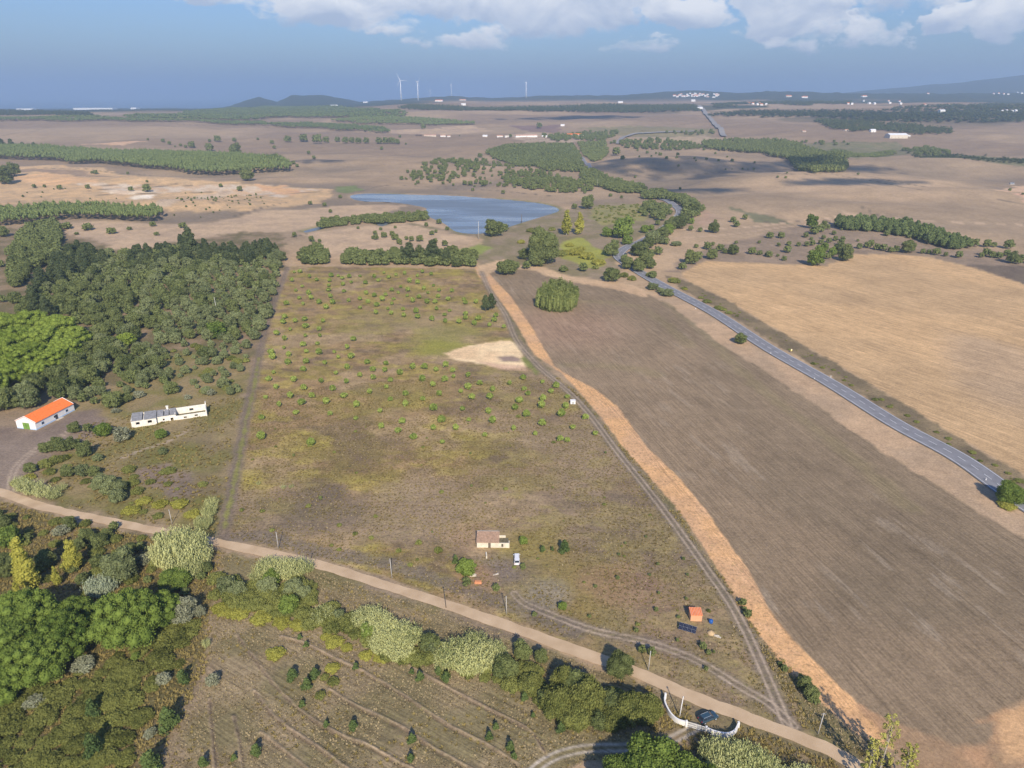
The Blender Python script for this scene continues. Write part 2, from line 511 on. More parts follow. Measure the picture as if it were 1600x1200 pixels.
VERGE = px((1010, 458), (1060, 462), (1100, 490), (1160, 525), (1250, 580), (1350, 640), (1450, 705), (1600, 792), (1750, 880), (1760, 930), (1600, 840), (1500, 782), (1400, 717), (1300, 650), (1200, 582),
           (1140, 546), (1112, 528), (1085, 505), (1040, 472))
VERGE2 = px((1040, 430), (1075, 440), (1130, 466), (1200, 508), (1300, 565), (1400, 624), (1500, 686), (1600, 742), (1900, 900), (1880, 950), (1600, 782), (1500, 712), (1400, 650), (1300, 590),
            (1200, 530), (1130, 485), (1060, 450))
ORANGE = px((742, 418), (765, 413), (763, 426), (780, 445), (800, 465), (830, 510), (850, 545), (868, 574), (895, 590), (930, 608), (965, 635), (1012, 700), (1060, 745), (1105, 800), (1140, 850), (1175, 900), (1200, 950), (1240, 1000), (1290, 1050),
            (1340, 1100), (1400, 1145), (1440, 1165), (1400, 1175), (1330, 1140), (1287, 1100), (1230, 1050), (1192, 1000), (1155, 950), (1128, 900), (1097, 850), (1062, 800), (1015, 745), (975, 700), (942, 655), (912, 620), (880, 585), (862, 572),
            (835, 555), (815, 520), (795, 488), (770, 455), (748, 432))
ORANGE2 = px((1340, 1100), (1420, 1138), (1480, 1160), (1545, 1165), (1555, 1128), (1520, 1130), (1570, 1115), (1600, 1100), (1750, 1080), (1800, 1250), (1500, 1260), (1420, 1200), (1380, 1150))
DIRTB = px((828, 418), (850, 417), (880, 430), (930, 438), (990, 446), (1015, 456), (1010, 465), (960, 452), (900, 442), (850, 430))
RVERGE = px((745, 424), (790, 470), (822, 530), (862, 580), (912, 622), (975, 700), (1062, 800), (1128, 900), (1192, 1000), (1287, 1100), (1345, 1150), (1400, 1180), (1390, 1260), (1330, 1210), (1262, 1152), (1230, 1090), (1160, 960), (1040, 795), (905, 630), (818, 543), (775, 462))
GATEV = px((1000, 1052), (1100, 1098), (1200, 1136), (1280, 1168), (1340, 1200), (1400, 1260), (1200, 1330), (1000, 1330), (980, 1180), (1030, 1120))
SAND = px((697, 553), (712, 545), (740, 539), (772, 533), (800, 531), (816, 540), (820, 560), (824, 572), (790, 575), (758, 571), (725, 565), (703, 560))
WOODG = px((100, 395), (60, 350), (130, 370), (200, 395), (260, 380), (380, 362), (445, 365), (448, 400), (432, 470), (415, 530), (395, 590), (370, 740), (345, 838), (180, 812), (60, 785), (40, 720), (150, 690), (120, 640), (0, 655),
            (-300, 660), (-300, 380), (0, 350))
RUINF = px((110, 640), (200, 590), (280, 550), (395, 555), (380, 650), (365, 750), (342, 836), (200, 812), (80, 785), (60, 740), (120, 700))
YARD = px((-200, 660), (20, 668), (60, 672), (110, 645), (150, 640), (170, 660), (150, 680), (90, 700), (60, 740), (30, 770), (0, 770), (-200, 740))
BOTL = px((-300, 775), (0, 782), (130, 820), (270, 848), (345, 862), (330, 960), (320, 1050), (240, 1210), (230, 1300), (-300, 1300))
BOTF = px((345, 862), (500, 895), (700, 960), (850, 1015), (1000, 1065), (1060, 1090), (1060, 1130), (1000, 1170), (850, 1210), (800, 1300), (230, 1300), (240, 1210), (320, 1050), (330, 960))
POND = smoothline(px((550, 305), (575, 302), (620, 303), (700, 305), (760, 309), (800, 312), (850, 318), (874, 327), (850, 336), (820, 345), (795, 353), (765, 361), (740, 364), (712, 360), (695, 348), (672, 338),
                     (660, 331), (668, 325), (650, 320), (610, 315), (575, 314), (555, 311)), 4, closed=True)
ARM1 = px((474, 360), (497, 354), (512, 351), (500, 357), (478, 362))
ARM2 = px((588, 344), (600, 340), (606, 349), (596, 352), (588, 349))

RIDGES = [smoothline(px(*[(ox + a / 4, oy + b / 4) for a, b in L]), 5) for ox, oy, L in (
    (300, 900, ((280, 370), (360, 480), (450, 600), (560, 730), (700, 860), (900, 980), (1100, 1060), (1300, 1170), (1500, 1260))),
    (300, 900, ((390, 720), (480, 850), (600, 950), (800, 1080), (960, 1200), (1100, 1290))),
    (300, 900, ((430, 980), (560, 1080), (700, 1190), (800, 1290))),
    (300, 900, ((860, 710), (1000, 800), (1200, 890), (1320, 950), (1480, 1060), (1640, 1150), (1900, 1290))),
    (300, 900, ((1050, 590), (1230, 690), (1400, 800), (1600, 930), (1850, 1060), (2100, 1220))),
    (300, 900, ((110, 770), (120, 930), (140, 1100), (150, 1290))),
    (300, 900, ((560, 380), (700, 420), (900, 520), (1050, 590))),
    (300, 900, ((1350, 560), (1600, 700), (1850, 830), (2100, 960), (2200, 1100))),
    (300, 900, ((260, 880), (300, 1050), (330, 1290))))]
TRACKS = [(smoothline(px(*L), 4), g, w) for L, g, w in (
    (((752, 425), (766, 455), (790, 492), (806, 530), (835, 566), (862, 590), (895, 618), (925, 652), (962, 702), (1002, 752), (1042, 803), (1080, 855), (1112, 900), (1140, 940), (1165, 985), (1190, 1040), (1212, 1090), (1232, 1138)), 0.95, 0.30),
    (((803, 927), (820, 943), (875, 966), (925, 984), (1000, 1001), (1050, 1016), (1100, 1038), (1160, 1075), (1200, 1098), (1240, 1134)), 0.85, 0.26),
    (((820, 1215), (862, 1184), (912, 1170), (975, 1168), (1030, 1163), (1062, 1150), (1086, 1137)), 0.85, 0.36),
    (((16, 768), (22, 735), (45, 710), (80, 690), (120, 668)), 0.9, 0.4),
    (((190, 716), (225, 702), (262, 690), (292, 673)), 0.0, 0.8))]
DARKT = smoothline(px((449, 418), (430, 470), (415, 515), (402, 570), (385, 650), (366, 750), (348, 838)), 4)
GREENL = smoothline(px((404, 560), (396, 610), (384, 660), (373, 720), (358, 790), (350, 825)), 4)
CPAD = smoothline(px((345, 842), (400, 838), (500, 862), (600, 880), (700, 912), (800, 948), (900, 985)), 4)


def build_ground():
    az = np.concatenate([np.radians(np.linspace(-180, -47, 60)[:-1]), np.radians(np.arange(-47, 47.001, 0.105)), np.radians(np.linspace(47, 180, 60)[1:])])
    pr = np.arange(1320, 300, -2.0)
    dn = (CAMH / (SP + (pr - 600) / F * CP)) * (CP - (pr - 600) / F * SP)
    d = np.concatenate([np.linspace(1.5, dn[0] * 0.985, 22), dn, np.geomspace(dn[-1] * 1.006, 17900, 380), np.geomspace(18800, 60000, 12)])
    A, D = np.meshgrid(az, d)
    X = (D * np.sin(A)).ravel(); Y = (D * np.cos(A)).ravel(); Dd = D.ravel()
    Z = hgt(X, Y)
    n = len(X)
    fb1 = fbm(X / 60, Y / 60, 1); fb2 = fbm(X / 13, Y / 13, 2); fb3 = fbm(X / 260, Y / 260, 3); fb4 = fbm(X / 4.0, Y / 4.0, 4)
    C = np.empty((n, 3)); sc = np.full(n, 0.35); fa = np.zeros(n); U = X.copy(); V = Y.copy()

    def lerp(a, b, t): return np.asarray(a) + (np.asarray(b) - np.asarray(a)) * t[:, None]
    C[:] = lerp((0.43, 0.305, 0.185), (0.32, 0.235, 0.15), sstep(0.35, 0.65, fb3))
    C[:] = C * (0.86 + 0.28 * fb1)[:, None]
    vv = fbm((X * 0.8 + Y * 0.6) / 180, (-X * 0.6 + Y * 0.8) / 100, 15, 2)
    C[:] = C * (0.84 + 0.32 * vv)[:, None]  # relief shading painted into the colour, following the terrain noise
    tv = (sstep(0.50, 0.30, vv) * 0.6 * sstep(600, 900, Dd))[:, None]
    C[:] = C * (1 - tv) + np.array((0.20, 0.165, 0.125)) * tv  # valleys painted darker still, standing in for shade on the hills
    farm = sstep(1100, 2200, Dd)
    C[:] = C * (1 - farm[:, None]) + lerp((0.28, 0.20, 0.13), (0.38, 0.275, 0.17), sstep(0.4, 0.65, fbm(X / 500, Y / 300, 8))) * farm[:, None]
    hills = np.maximum(sstep(5200, 6300, Dd), sstep(4100, 4700, Dd) * sstep(-0.06, -0.14, np.arctan2(X, Y)))[:, None]                       # wooded hills and lowland beyond the plain
    C[:] = C * (1 - hills) + np.array((0.045, 0.06, 0.035)) * hills
    wd = (sstep(0.50, 0.54, fbm(X / 700, Y / 420, 31, 4)) * sstep(2600, 3400, Dd) * sstep(0.12, 0.3, np.arctan2(X, Y)))[:, None]
    C[:] = C * (1 - wd) + np.array((0.05, 0.065, 0.035)) * wd

    def bbox(poly, m):
        m = max(m, 3)
        r = np.hypot(poly[:, 0], poly[:, 1]).max() * 0.01 + m
        return np.where((X > poly[:, 0].min() - r) & (X < poly[:, 0].max() + r) & (Y > poly[:, 1].min() - r) & (Y < poly[:, 1].max() + r))[0]

    def blend(i, w, col, scv=None, fav=None, ang=None):
        w3 = w[:, None]
        C[i] = C[i] * (1 - w3) + col * w3
        if scv is not None: sc[i] = sc[i] * (1 - w) + scv * w
        if fav is not None: fa[i] = fa[i] * (1 - w) + fav * w
        if ang is not None:
            k = i[w > 0.5]; c, s = math.cos(ang), math.sin(ang)
            U[k] = X[k] * c + Y[k] * s; V[k] = -X[k] * s + Y[k] * c

    def area(poly, c1, c2=None, soft=0.6, edge=0.8, esc=5, scv=None, fav=None, ang=None, w0=1.0, mottle=None):
        i = bbox(poly, soft + edge)
        if not len(i): return
        sdv = psd(X[i], Y[i], poly) + edge * 2 * (fbm(X[i] / esc, Y[i] / esc, 7, 3) - 0.5) * (1 + Dd[i] / 500)
        w = sstep(1, -1, sdv / (soft + 0.0012 * Dd[i])) * w0
        t = mottle[i] if mottle is not None else fb1[i]
        col = lerp(c1, c2 if c2 is not None else c1, sstep(0.35, 0.65, t))
        blend(i, w, col, scv, fav, ang)

    def line(L, c1, width, soft=0.3, edge=0.3, scv=None, w0=1.0, gap=0.0, esc=3):
        i = bbox(L, width + gap + soft + edge + 1)
        dd = plsd(X[i], Y[i], L)
        if gap: dd = np.abs(dd - gap)
        dd = dd + edge * 2 * (fbm(X[i] / esc, Y[i] / esc, 12, 3) - 0.5)
        w = sstep(1, -1, (dd - width) / (soft + 0.0008 * Dd[i])) * w0
        blend(i, w, np.asarray(c1)[None, :] * np.ones((len(i), 1)), scv)

    A_ = area
    # ---- upper land
    for pl, c1, c2 in (
        (((-200, 262), (0, 258), (160, 262), (300, 281), (430, 290), (520, 296), (500, 318), (380, 330), (250, 330), (0, 320), (-200, 330)), (0.60, 0.40, 0.21), (0.48, 0.335, 0.19)),
        (((15, 276), (60, 269), (110, 272), (155, 285), (60, 290)), (0.74, 0.45, 0.22), (0.62, 0.40, 0.21)),
        (((0, 268), (40, 264), (120, 266), (180, 276), (120, 275), (50, 268)), (0.30, 0.215, 0.14), (0.36, 0.25, 0.16)),
        (((150, 300), (200, 296), (280, 294), (270, 300), (200, 303)), (0.80, 0.66, 0.46), (0.7, 0.52, 0.34)),
        (((205, 306), (240, 303), (244, 308), (215, 311)), (0.85, 0.74, 0.58), (0.8, 0.68, 0.5)),
        (((120, 286), (200, 288), (290, 291), (420, 288), (500, 297), (440, 308), (350, 300), (240, 300), (160, 296)), (0.56, 0.38, 0.22), (0.62, 0.50, 0.36)),
        (((400, 288), (440, 290), (480, 300), (455, 306), (420, 300)), (0.66, 0.40, 0.20), (0.6, 0.36, 0.2)),
        (((250, 313), (300, 305), (360, 298), (330, 310), (270, 322), (230, 330)), (0.55, 0.42, 0.28), (0.45, 0.33, 0.22)),
        (((110, 226), (180, 222), (225, 221), (190, 228)), (0.60, 0.38, 0.22), (0.6, 0.4, 0.25)),
        (((280, 395), (90, 385), (92, 350), (180, 345), (320, 350), (400, 330), (560, 320), (640, 320), (560, 345), (470, 360), (400, 365), (330, 375)), (0.53, 0.38, 0.235), (0.45, 0.325, 0.21)),
        (((470, 365), (560, 355), (660, 345), (760, 366), (720, 385), (600, 395), (540, 415), (520, 400)), (0.53, 0.38, 0.235), (0.45, 0.325, 0.21)),
        (((520, 292), (555, 290), (570, 297), (545, 302), (528, 300)), (0.20, 0.23, 0.09), (0.17, 0.2, 0.08)),
        (((540, 196), (620, 203), (740, 195), (770, 205), (640, 210), (560, 205)), (0.50, 0.36, 0.22), (0.42, 0.3, 0.2)),
        (((790, 212), (830, 207), (960, 211), (900, 222), (820, 222)), (0.45, 0.34, 0.23), (0.36, 0.27, 0.19)),
        (((800, 196), (880, 195), (865, 208), (830, 206)), (0.24, 0.16, 0.13), (0.24, 0.16, 0.13)),
        (((900, 200), (1000, 197), (1120, 200), (1110, 212), (1000, 214), (960, 210)), (0.26, 0.22, 0.11), (0.24, 0.2, 0.11)),
        (((990, 215), (1100, 211), (1120, 220), (1080, 226), (1010, 222)), (0.42, 0.32, 0.2), (0.35, 0.27, 0.17)),
        (((1325, 229), (1350, 226), (1362, 234), (1340, 240), (1318, 236)), (0.52, 0.31, 0.2), (0.5, 0.3, 0.2)),
        (((1240, 222), (1400, 222), (1480, 240), (1600, 250), (1700, 262), (1600, 262), (1500, 247), (1420, 240), (1340, 248), (1290, 246)), (0.17, 0.165, 0.08), (0.22, 0.19, 0.11)),
        (((1535, 295), (1600, 290), (1700, 292), (1700, 300), (1580, 300)), (0.62, 0.42, 0.25), (0.6, 0.4, 0.25)),
        (((1590, 302), (1620, 300), (1640, 316), (1600, 318)), (0.58, 0.36, 0.24), (0.58, 0.36, 0.24)),
        (((640, 350), (760, 366), (800, 352), (875, 328), (960, 315), (1060, 330), (1030, 360), (980, 385), (965, 420), (940, 440), (860, 425), (830, 415), (780, 415), (750, 415), (735, 395), (760, 375)), (0.23, 0.19, 0.10), (0.30, 0.23, 0.15)),
        (((930, 322), (1000, 318), (1020, 325), (1000, 345), (940, 352), (925, 340)), (0.30, 0.26, 0.10), (0.26, 0.24, 0.10)),
        (((712, 390), (750, 380), (760, 388), (740, 400), (715, 402)), (0.26, 0.29, 0.07), (0.24, 0.27, 0.07)),
        (((880, 378), (905, 372), (950, 395), (945, 415), (915, 418), (880, 405)), (0.34, 0.34, 0.07), (0.30, 0.30, 0.07)),
        (((1090, 330), (1110, 327), (1118, 340), (1105, 358), (1088, 358)), (0.46, 0.30, 0.20), (0.4, 0.28, 0.19)),
        (((1040, 425), (1070, 400), (1120, 385), (1200, 365), (1320, 345), (1440, 360), (1540, 390), (1600, 400), (1600, 445), (1520, 418), (1450, 402), (1335, 397), (1290, 415), (1105, 408), (1066, 428)), (0.32, 0.235, 0.16), (0.26, 0.195, 0.135)),
        (((1450, 410), (1600, 418), (1700, 440), (1700, 490), (1600, 446), (1520, 420)), (0.15, 0.115, 0.085), (0.18, 0.14, 0.10)),
        (((1140, 324), (1200, 336), (1240, 350), (1180, 348)), (0.19, 0.18, 0.10), (0.19, 0.18, 0.10)),
    ):
        q = px(*pl); A_(q, c1, c2, soft=2, edge=4, esc=22, mottle=fb2)
    for pl in (((1000, 378), (1060, 372), (1120, 368), (1200, 358), (1280, 350), (1300, 344)), ((1030, 360), (1100, 358), (1180, 354), (1255, 345), (1310, 340)), ((1300, 333), (1380, 338), (1440, 345), (1560, 350), (1640, 352))):
        line(smoothline(px(*pl), 3), (0.50, 0.36, 0.23), 2.6, edge=0.4, esc=8)
    line(smoothline(px((1025, 372), (1040, 358), (1050, 342), (1058, 335)), 3), (0.50, 0.36, 0.23), 3.0, edge=1, esc=8)
    for pl in (((0, 213), (50, 206), (80, 198)), ((960, 277), (1000, 274), (1090, 273), (1150, 268), (1230, 272), (1330, 273), (1380, 280), (1450, 292)), ((1300, 272), (1340, 279), (1400, 290), (1440, 297)), ((1180, 348), (1300, 345)), ((360, 340), (420, 322), (450, 316)),
               ((420, 368), (450, 372), (480, 365)), ((0, 190), (200, 190), (400, 198), (520, 200)), ((120, 292), (160, 290), (210, 289), (290, 287)), ((130, 300), (160, 296), (240, 292), (300, 290)), ((330, 318), (400, 308), (450, 303), (500, 300)), ((800, 222), (850, 214), (880, 206)), ((1000, 205), (1060, 196), (1110, 190)), ((60, 262), (150, 266), (240, 275)), ((560, 300), (600, 290), (650, 291), (760, 297), (860, 306)), ((1560, 312), (1640, 325)), ((150, 305), (230, 302), (330, 300)), ((1340, 320), (1400, 345), (1430, 350))):
        line(smoothline(px(*pl), 3), (0.15, 0.12, 0.085), 1.6, edge=1.2, esc=10, w0=0.8)
    # ---- fields
    A_(WOODG, (0.17, 0.14, 0.07), (0.29, 0.21, 0.13), soft=3, edge=4, esc=9, scv=0.8, mottle=fb2)
    A_(RUINF, (0.205, 0.18, 0.062), (0.29, 0.22, 0.11), soft=3, edge=3, esc=9, scv=0.8, mottle=fb2)
    A_(px((190, 730), (225, 700), (290, 690), (330, 680), (360, 690), (350, 760), (300, 800), (270, 780), (230, 760), (200, 755)), (0.18, 0.165, 0.05), (0.22, 0.17, 0.09), soft=4, edge=4, esc=10, scv=0.7, mottle=fb2)
    A_(px((220, 735), (260, 725), (300, 738), (310, 770), (270, 775), (230, 755)), (0.26, 0.19, 0.14), (0.20, 0.155, 0.11), soft=2, edge=3, esc=7, mottle=fb2)
    A_(YARD, (0.20, 0.15, 0.115), (0.26, 0.20, 0.15), soft=2, edge=2, esc=8, scv=0.3)
    mf = sstep(0.38, 0.62, fbm(X / 34, Y / 24, 41))
    mf2 = fbm(X / 17 + 50, Y / 9, 43, 4)
    i = bbox(MAINF, 3)
    sd = psd(X[i], Y[i], MAINF) + 1.2 * (fb4[i] - 0.5)
    w = sstep(1, -1, sd / (0.8 + 0.001 * Dd[i]))
    col = lerp((0.315, 0.212, 0.105), (0.27, 0.21, 0.068), sstep(0.38, 0.62, 0.5 * fbm(X / 34, Y / 24, 41) + 0.5 * fbm(X / 9, Y / 6, 45))[i])
    t = sstep(0.53, 0.66, mf2[i])[:, None] * 0.75
    col = col * (1 - t) + np.array((0.205, 0.145, 0.09)) * t
    t = (sstep(0.56, 0.70, fbm(X[i] / 30 - 9, Y[i] / 30, 47)) * 0.8)[:, None]
    col = col * (1 - t) + np.array((0.38, 0.27, 0.15)) * t
    t = (sstep(0.55, 0.66, fbm(X[i] / 11 - 9, Y[i] / 8 + 4, 48)) * 0.5)[:, None]
    col = col * (1 - t) + np.array((0.38, 0.31, 0.07)) * t
    col = col * (0.62 + 0.76 * fbm(X[i] / 3.2, Y[i] / 2.4, 49, 3))[:, None]
    # darker, greyer scrub towards the track on the right, paler soil round the small house
    tr = sstep(70, 20, plsd(X[i], Y[i], TRACKS[0][0]))[:, None] * 0.5 * sstep(420, 260, Dd[i])[:, None]
    col = col * (1 - tr) + np.array((0.235, 0.18, 0.13)) * tr
    blend(i, w, col, 1.0, 0.15, math.radians(0))
    for cx, cy, r, cc, a in ((625, 800, 22, (0.33, 0.24, 0.16), 0.6), (700, 790, 26, (0.32, 0.24, 0.15), 0.5), (700, 520, 26, (0.27, 0.24, 0.08), 0.7), (600, 500, 30, (0.29, 0.235, 0.10), 0.5), (690, 545, 16, (0.27, 0.26, 0.05), 0.8),
                             (800, 890, 11, (0.21, 0.165, 0.13), 0.95), (835, 850, 14, (0.25, 0.20, 0.06), 0.8), (745, 905, 7, (0.34, 0.22, 0.13), 0.8), (735, 835, 8, (0.34, 0.23, 0.14), 0.7), (900, 920, 20, (0.22, 0.17, 0.05), 0.7),
                             (985, 915, 16, (0.33, 0.20, 0.13), 0.5), (620, 620, 24, (0.26, 0.22, 0.06), 0.5), (850, 925, 8, (0.30, 0.26, 0.21), 0.6), (570, 710, 18, (0.17, 0.12, 0.08), 0.6), (505, 800, 16, (0.16, 0.125, 0.09), 0.6), (450, 790, 20, (0.18, 0.14, 0.10), 0.5)):
        c0 = P(cx, cy); j = np.where(np.hypot(X - c0[0], Y - c0[1]) < r * 2)[0]
        ww = sstep(1.25, 0.45, np.hypot(X[j] - c0[0], (Y[j] - c0[1])) / r + 1.2 * (fb2[j] - 0.5)) * a
        blend(j, ww, np.asarray(cc)[None] * np.ones((len(j), 1)))
    a_pl = math.atan2(*(lambda q: (q[1][1] - q[0][1], q[1][0] - q[0][0]))(px((900, 520), (1180, 800))))
    A_(RVERGE, (0.25, 0.195, 0.12), (0.19, 0.16, 0.075), soft=1, edge=1.5, esc=5, scv=1.0, mottle=fb2)
    A_(GATEV, (0.27, 0.20, 0.125), (0.20, 0.16, 0.08), soft=1, edge=1.5, esc=5, scv=1.0, mottle=fb2)
    A_(PLOW, (0.25, 0.184, 0.115), (0.205, 0.155, 0.098), soft=0.8, edge=1.0, scv=0.15, fav=0.38, ang=a_pl, mottle=fb1)
    i = bbox(PLOW, 2); ins = sstep(1, -1, psd(X[i], Y[i], PLOW))
    t = sstep(0.60, 0.72, fbm((X[i] * math.cos(a_pl) + Y[i] * math.sin(a_pl)) / 15, (-X[i] * math.sin(a_pl) + Y[i] * math.cos(a_pl)) / 2.6, 51, 4)) * ins
    blend(i, t * sstep(0.45, 0.6, fbm(X[i] / 40, Y[i] / 40, 52)) * 0.4, np.array((0.38, 0.31, 0.225))[None] * np.ones((len(i), 1)))
    ry = sstep(170, 330, Dd[i]) * ins * 0.35
    blend(i, ry, np.array((0.33, 0.24, 0.15))[None] * np.ones((len(i), 1)))
    c0 = P(880, 510)
    t = sstep(60, 10, np.hypot(X[i] - c0[0], (Y[i] - c0[1]) * 0.9)) * ins * 0.6
    blend(i, t, np.array((0.38, 0.245, 0.16))[None] * np.ones((len(i), 1)))
    for pl in (((885, 570), (960, 573), (1030, 585)), ((1040, 470), (1100, 520), (1180, 600), (1300, 690), (1420, 790)), ((900, 470), (1000, 480), (1080, 540))):
        line(smoothline(px(*pl), 3), (0.26, 0.22, 0.10), 3.5, soft=2.5, edge=3, esc=8, w0=0.28)
    a_tn = math.atan2(*(lambda q: (q[1][1] - q[0][1], q[1][0] - q[0][0]))(px((1150, 470), (1600, 610))))
    A_(TAN, (0.56, 0.37, 0.19), (0.49, 0.33, 0.175), soft=1, edge=1.2, scv=0.08, fav=0.45, ang=a_tn, mottle=fb1)
    A_(px((1480, 520), (1560, 530), (1700, 600), (1700, 700), (1580, 640), (1500, 600)), (0.37, 0.275, 0.185), soft=12, edge=6, esc=30, w0=0.55)
    A_(VERGE2, (0.18, 0.14, 0.085), (0.25, 0.19, 0.11), soft=0.6, edge=1.6, esc=5, scv=0.9, mottle=fb2)
    A_(VERGE, (0.50, 0.345, 0.21), (0.42, 0.30, 0.19), soft=0.8, edge=2, esc=6, scv=0.3, mottle=fb2)
    A_(ORANGE, (0.68, 0.40, 0.19), (0.60, 0.365, 0.195), soft=0.25, edge=0.4, esc=3, scv=0.75, mottle=fb2)
    A_(ORANGE2, (0.44, 0.26, 0.14), (0.34, 0.225, 0.13), soft=0.7, edge=1, esc=4, scv=0.25, mottle=fb2)
    A_(px((1555, 1115), (1640, 1090), (1800, 1100), (1800, 1180), (1570, 1190)), (0.62, 0.38, 0.19), soft=1.5, edge=1, w0=0.8)
    A_(DIRTB, (0.56, 0.39, 0.23), (0.5, 0.34, 0.2), soft=1, edge=1, scv=0.1)
    A_(px((744, 417), (770, 409), (790, 405), (800, 412), (785, 418), (768, 422), (762, 432), (748, 430)), (0.56, 0.39, 0.23), soft=1, edge=1, scv=0.1)
    A_(SAND, (0.82, 0.62, 0.36), (0.72, 0.51, 0.29), soft=1.2, edge=1.5, esc=5, scv=0.1, mottle=fb2)
    A_(px((775, 557), (800, 555), (815, 560), (812, 566), (785, 565)), (0.30, 0.22, 0.17), soft=1.2, edge=1)
    A_(px((740, 563), (780, 568), (822, 572), (824, 580), (780, 577)), (0.62, 0.40, 0.27), soft=1.2, edge=1, w0=0.7)
    A_(px((820, 555), (842, 580), (838, 586), (812, 560)), (0.22, 0.23, 0.07), soft=1, edge=1)
    # ---- bottom
    A_(BOTL, (0.14, 0.12, 0.05), (0.22, 0.165, 0.09), soft=1.5, edge=2, esc=6, scv=1.0, mottle=fb2)
    A_(BOTF, (0.28, 0.215, 0.125), (0.205, 0.168, 0.085), soft=0.8, edge=1.5, esc=5, scv=0.7, fav=0.5, ang=math.atan2(*(lambda q: (q[1][1] - q[0][1], q[1][0] - q[0][0]))(px((440, 1082), (575, 1165)))), mottle=fb2)
    A_(px((430, 870), (600, 905), (760, 970), (820, 1000), (760, 990), (660, 960), (560, 935), (440, 905)), (0.17, 0.15, 0.06), (0.25, 0.19, 0.13), soft=1.5, edge=2, scv=0.8, mottle=fb2, w0=0.8)
    A_(px((230, 1220), (300, 1050), (330, 1040), (290, 1150), (270, 1250)), (0.30, 0.22, 0.15), soft=1.5, edge=1, w0=0.5)
    # ---- tracks
    line(CPAD, (0.19, 0.155, 0.12), 3.0, soft=1.2, edge=1.5, w0=0.75)
    line(DARKT, (0.215, 0.165, 0.125), 2.4, soft=0.9, edge=0.9, w0=0.75)
    line(DARKT, (0.16, 0.125, 0.095), 0.35, soft=0.4, edge=0.4, gap=0.9, w0=0.6)
    line(GREENL, (0.24, 0.24, 0.06), 0.55, soft=0.5, edge=1.3, w0=0.8)
    line(TRACKS[0][0], (0.19, 0.155, 0.115), 2.2, soft=0.9, edge=0.6, w0=0.8)
    line(TRACKS[1][0], (0.20, 0.16, 0.12), 2.0, soft=0.9, edge=0.6, w0=0.7)
    for L_, g, wd_ in TRACKS:
        line(L_, (0.44, 0.345, 0.25) if g != 0.85 or wd_ < 0.3 else (0.46, 0.40, 0.32), wd_, soft=0.2, edge=0.14, gap=g, w0=0.85, scv=0.1)
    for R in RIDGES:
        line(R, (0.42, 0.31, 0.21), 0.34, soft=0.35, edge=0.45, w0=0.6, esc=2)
        line(R + np.array([0.5, -0.75]), (0.13, 0.095, 0.06), 0.28, soft=0.2, edge=0.3, w0=0.8, esc=2)  # shade of the ditch side painted as a dark line beside the ridge
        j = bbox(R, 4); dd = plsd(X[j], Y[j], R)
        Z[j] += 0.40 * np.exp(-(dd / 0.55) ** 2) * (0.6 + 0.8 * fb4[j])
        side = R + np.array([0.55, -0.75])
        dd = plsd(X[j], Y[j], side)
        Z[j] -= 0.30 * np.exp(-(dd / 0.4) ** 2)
    j = np.where((Dd < 330) & (Dd > 60))[0]
    a = sc[j] * 0.28
    Z[j] += a * (fbm(X[j] / 1.6, Y[j] / 1.6, 77, 3) - 0.5) * sstep(330, 200, Dd[j])
    # ---- pond bed
    for pl in (POND, ARM1, ARM2):
        j = bbox(pl, 20); sd = psd(X[j], Y[j], pl)
        Z[j] -= 2.2 * sstep(6, -6, sd)
        rim = sstep(9, 1, np.abs(sd)) * 0.8
        rc = lerp((0.20, 0.195, 0.085), (0.42, 0.31, 0.20), sstep(0.4, 0.6, fbm(X[j] / 60, Y[j] / 60, 90)))
        blend(j, rim, rc)
    na = len(az)
    r = np.arange(len(d) - 1)[:, None] * na; c = np.arange(na - 1)[None]
    Q = np.stack([r + c, r + c + 1, r + na + c + 1, r + na + c], -1).reshape(-1, 4)
    Q = Q[:, ::-1]
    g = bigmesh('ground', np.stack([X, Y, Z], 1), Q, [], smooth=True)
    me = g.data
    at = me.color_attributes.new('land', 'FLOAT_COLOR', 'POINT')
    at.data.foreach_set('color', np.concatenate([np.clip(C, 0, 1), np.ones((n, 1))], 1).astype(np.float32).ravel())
    at = me.attributes.new('uvw', 'FLOAT_VECTOR', 'POINT')
    at.data.foreach_set('vector', np.stack([U, V, np.zeros(n)], 1).astype(np.float32).ravel())
    for nm, arr in (('scrub', sc), ('furrow', fa)):
        at = me.attributes.new(nm, 'FLOAT', 'POINT'); at.data.foreach_set('value', arr.astype(np.float32))
    # material
    m = bpy.data.materials.new('earth'); m.use_nodes = True
    N, L = m.node_tree.nodes, m.node_tree.links
    b = N['Principled BSDF']; b.inputs['Roughness'].default_value = 0.95; b.inputs['Specular IOR Level'].default_value = 0.08

    def at_(nm):
        a = N.new('ShaderNodeAttribute'); a.attribute_name = nm; return a
    geo = N.new('ShaderNodeNewGeometry')

    def noise(vec, s, d=4, ro=0.55):
        t = N.new('ShaderNodeTexNoise'); t.inputs['Scale'].default_value = s; t.inputs['Detail'].default_value = d; t.inputs['Roughness'].default_value = ro
        L.new(vec, t.inputs['Vector']); return t.outputs[0]

    def M(op, a, b_=None, c=None, clamp=False):
        q = N.new('ShaderNodeMath'); q.operation = op; q.use_clamp = clamp
        for k, v in enumerate((a, b_, c)):
            if v is None: continue
            if isinstance(v, (int, float)): q.inputs[k].default_value = v
            else: L.new(v, q.inputs[k])
        return q.outputs[0]

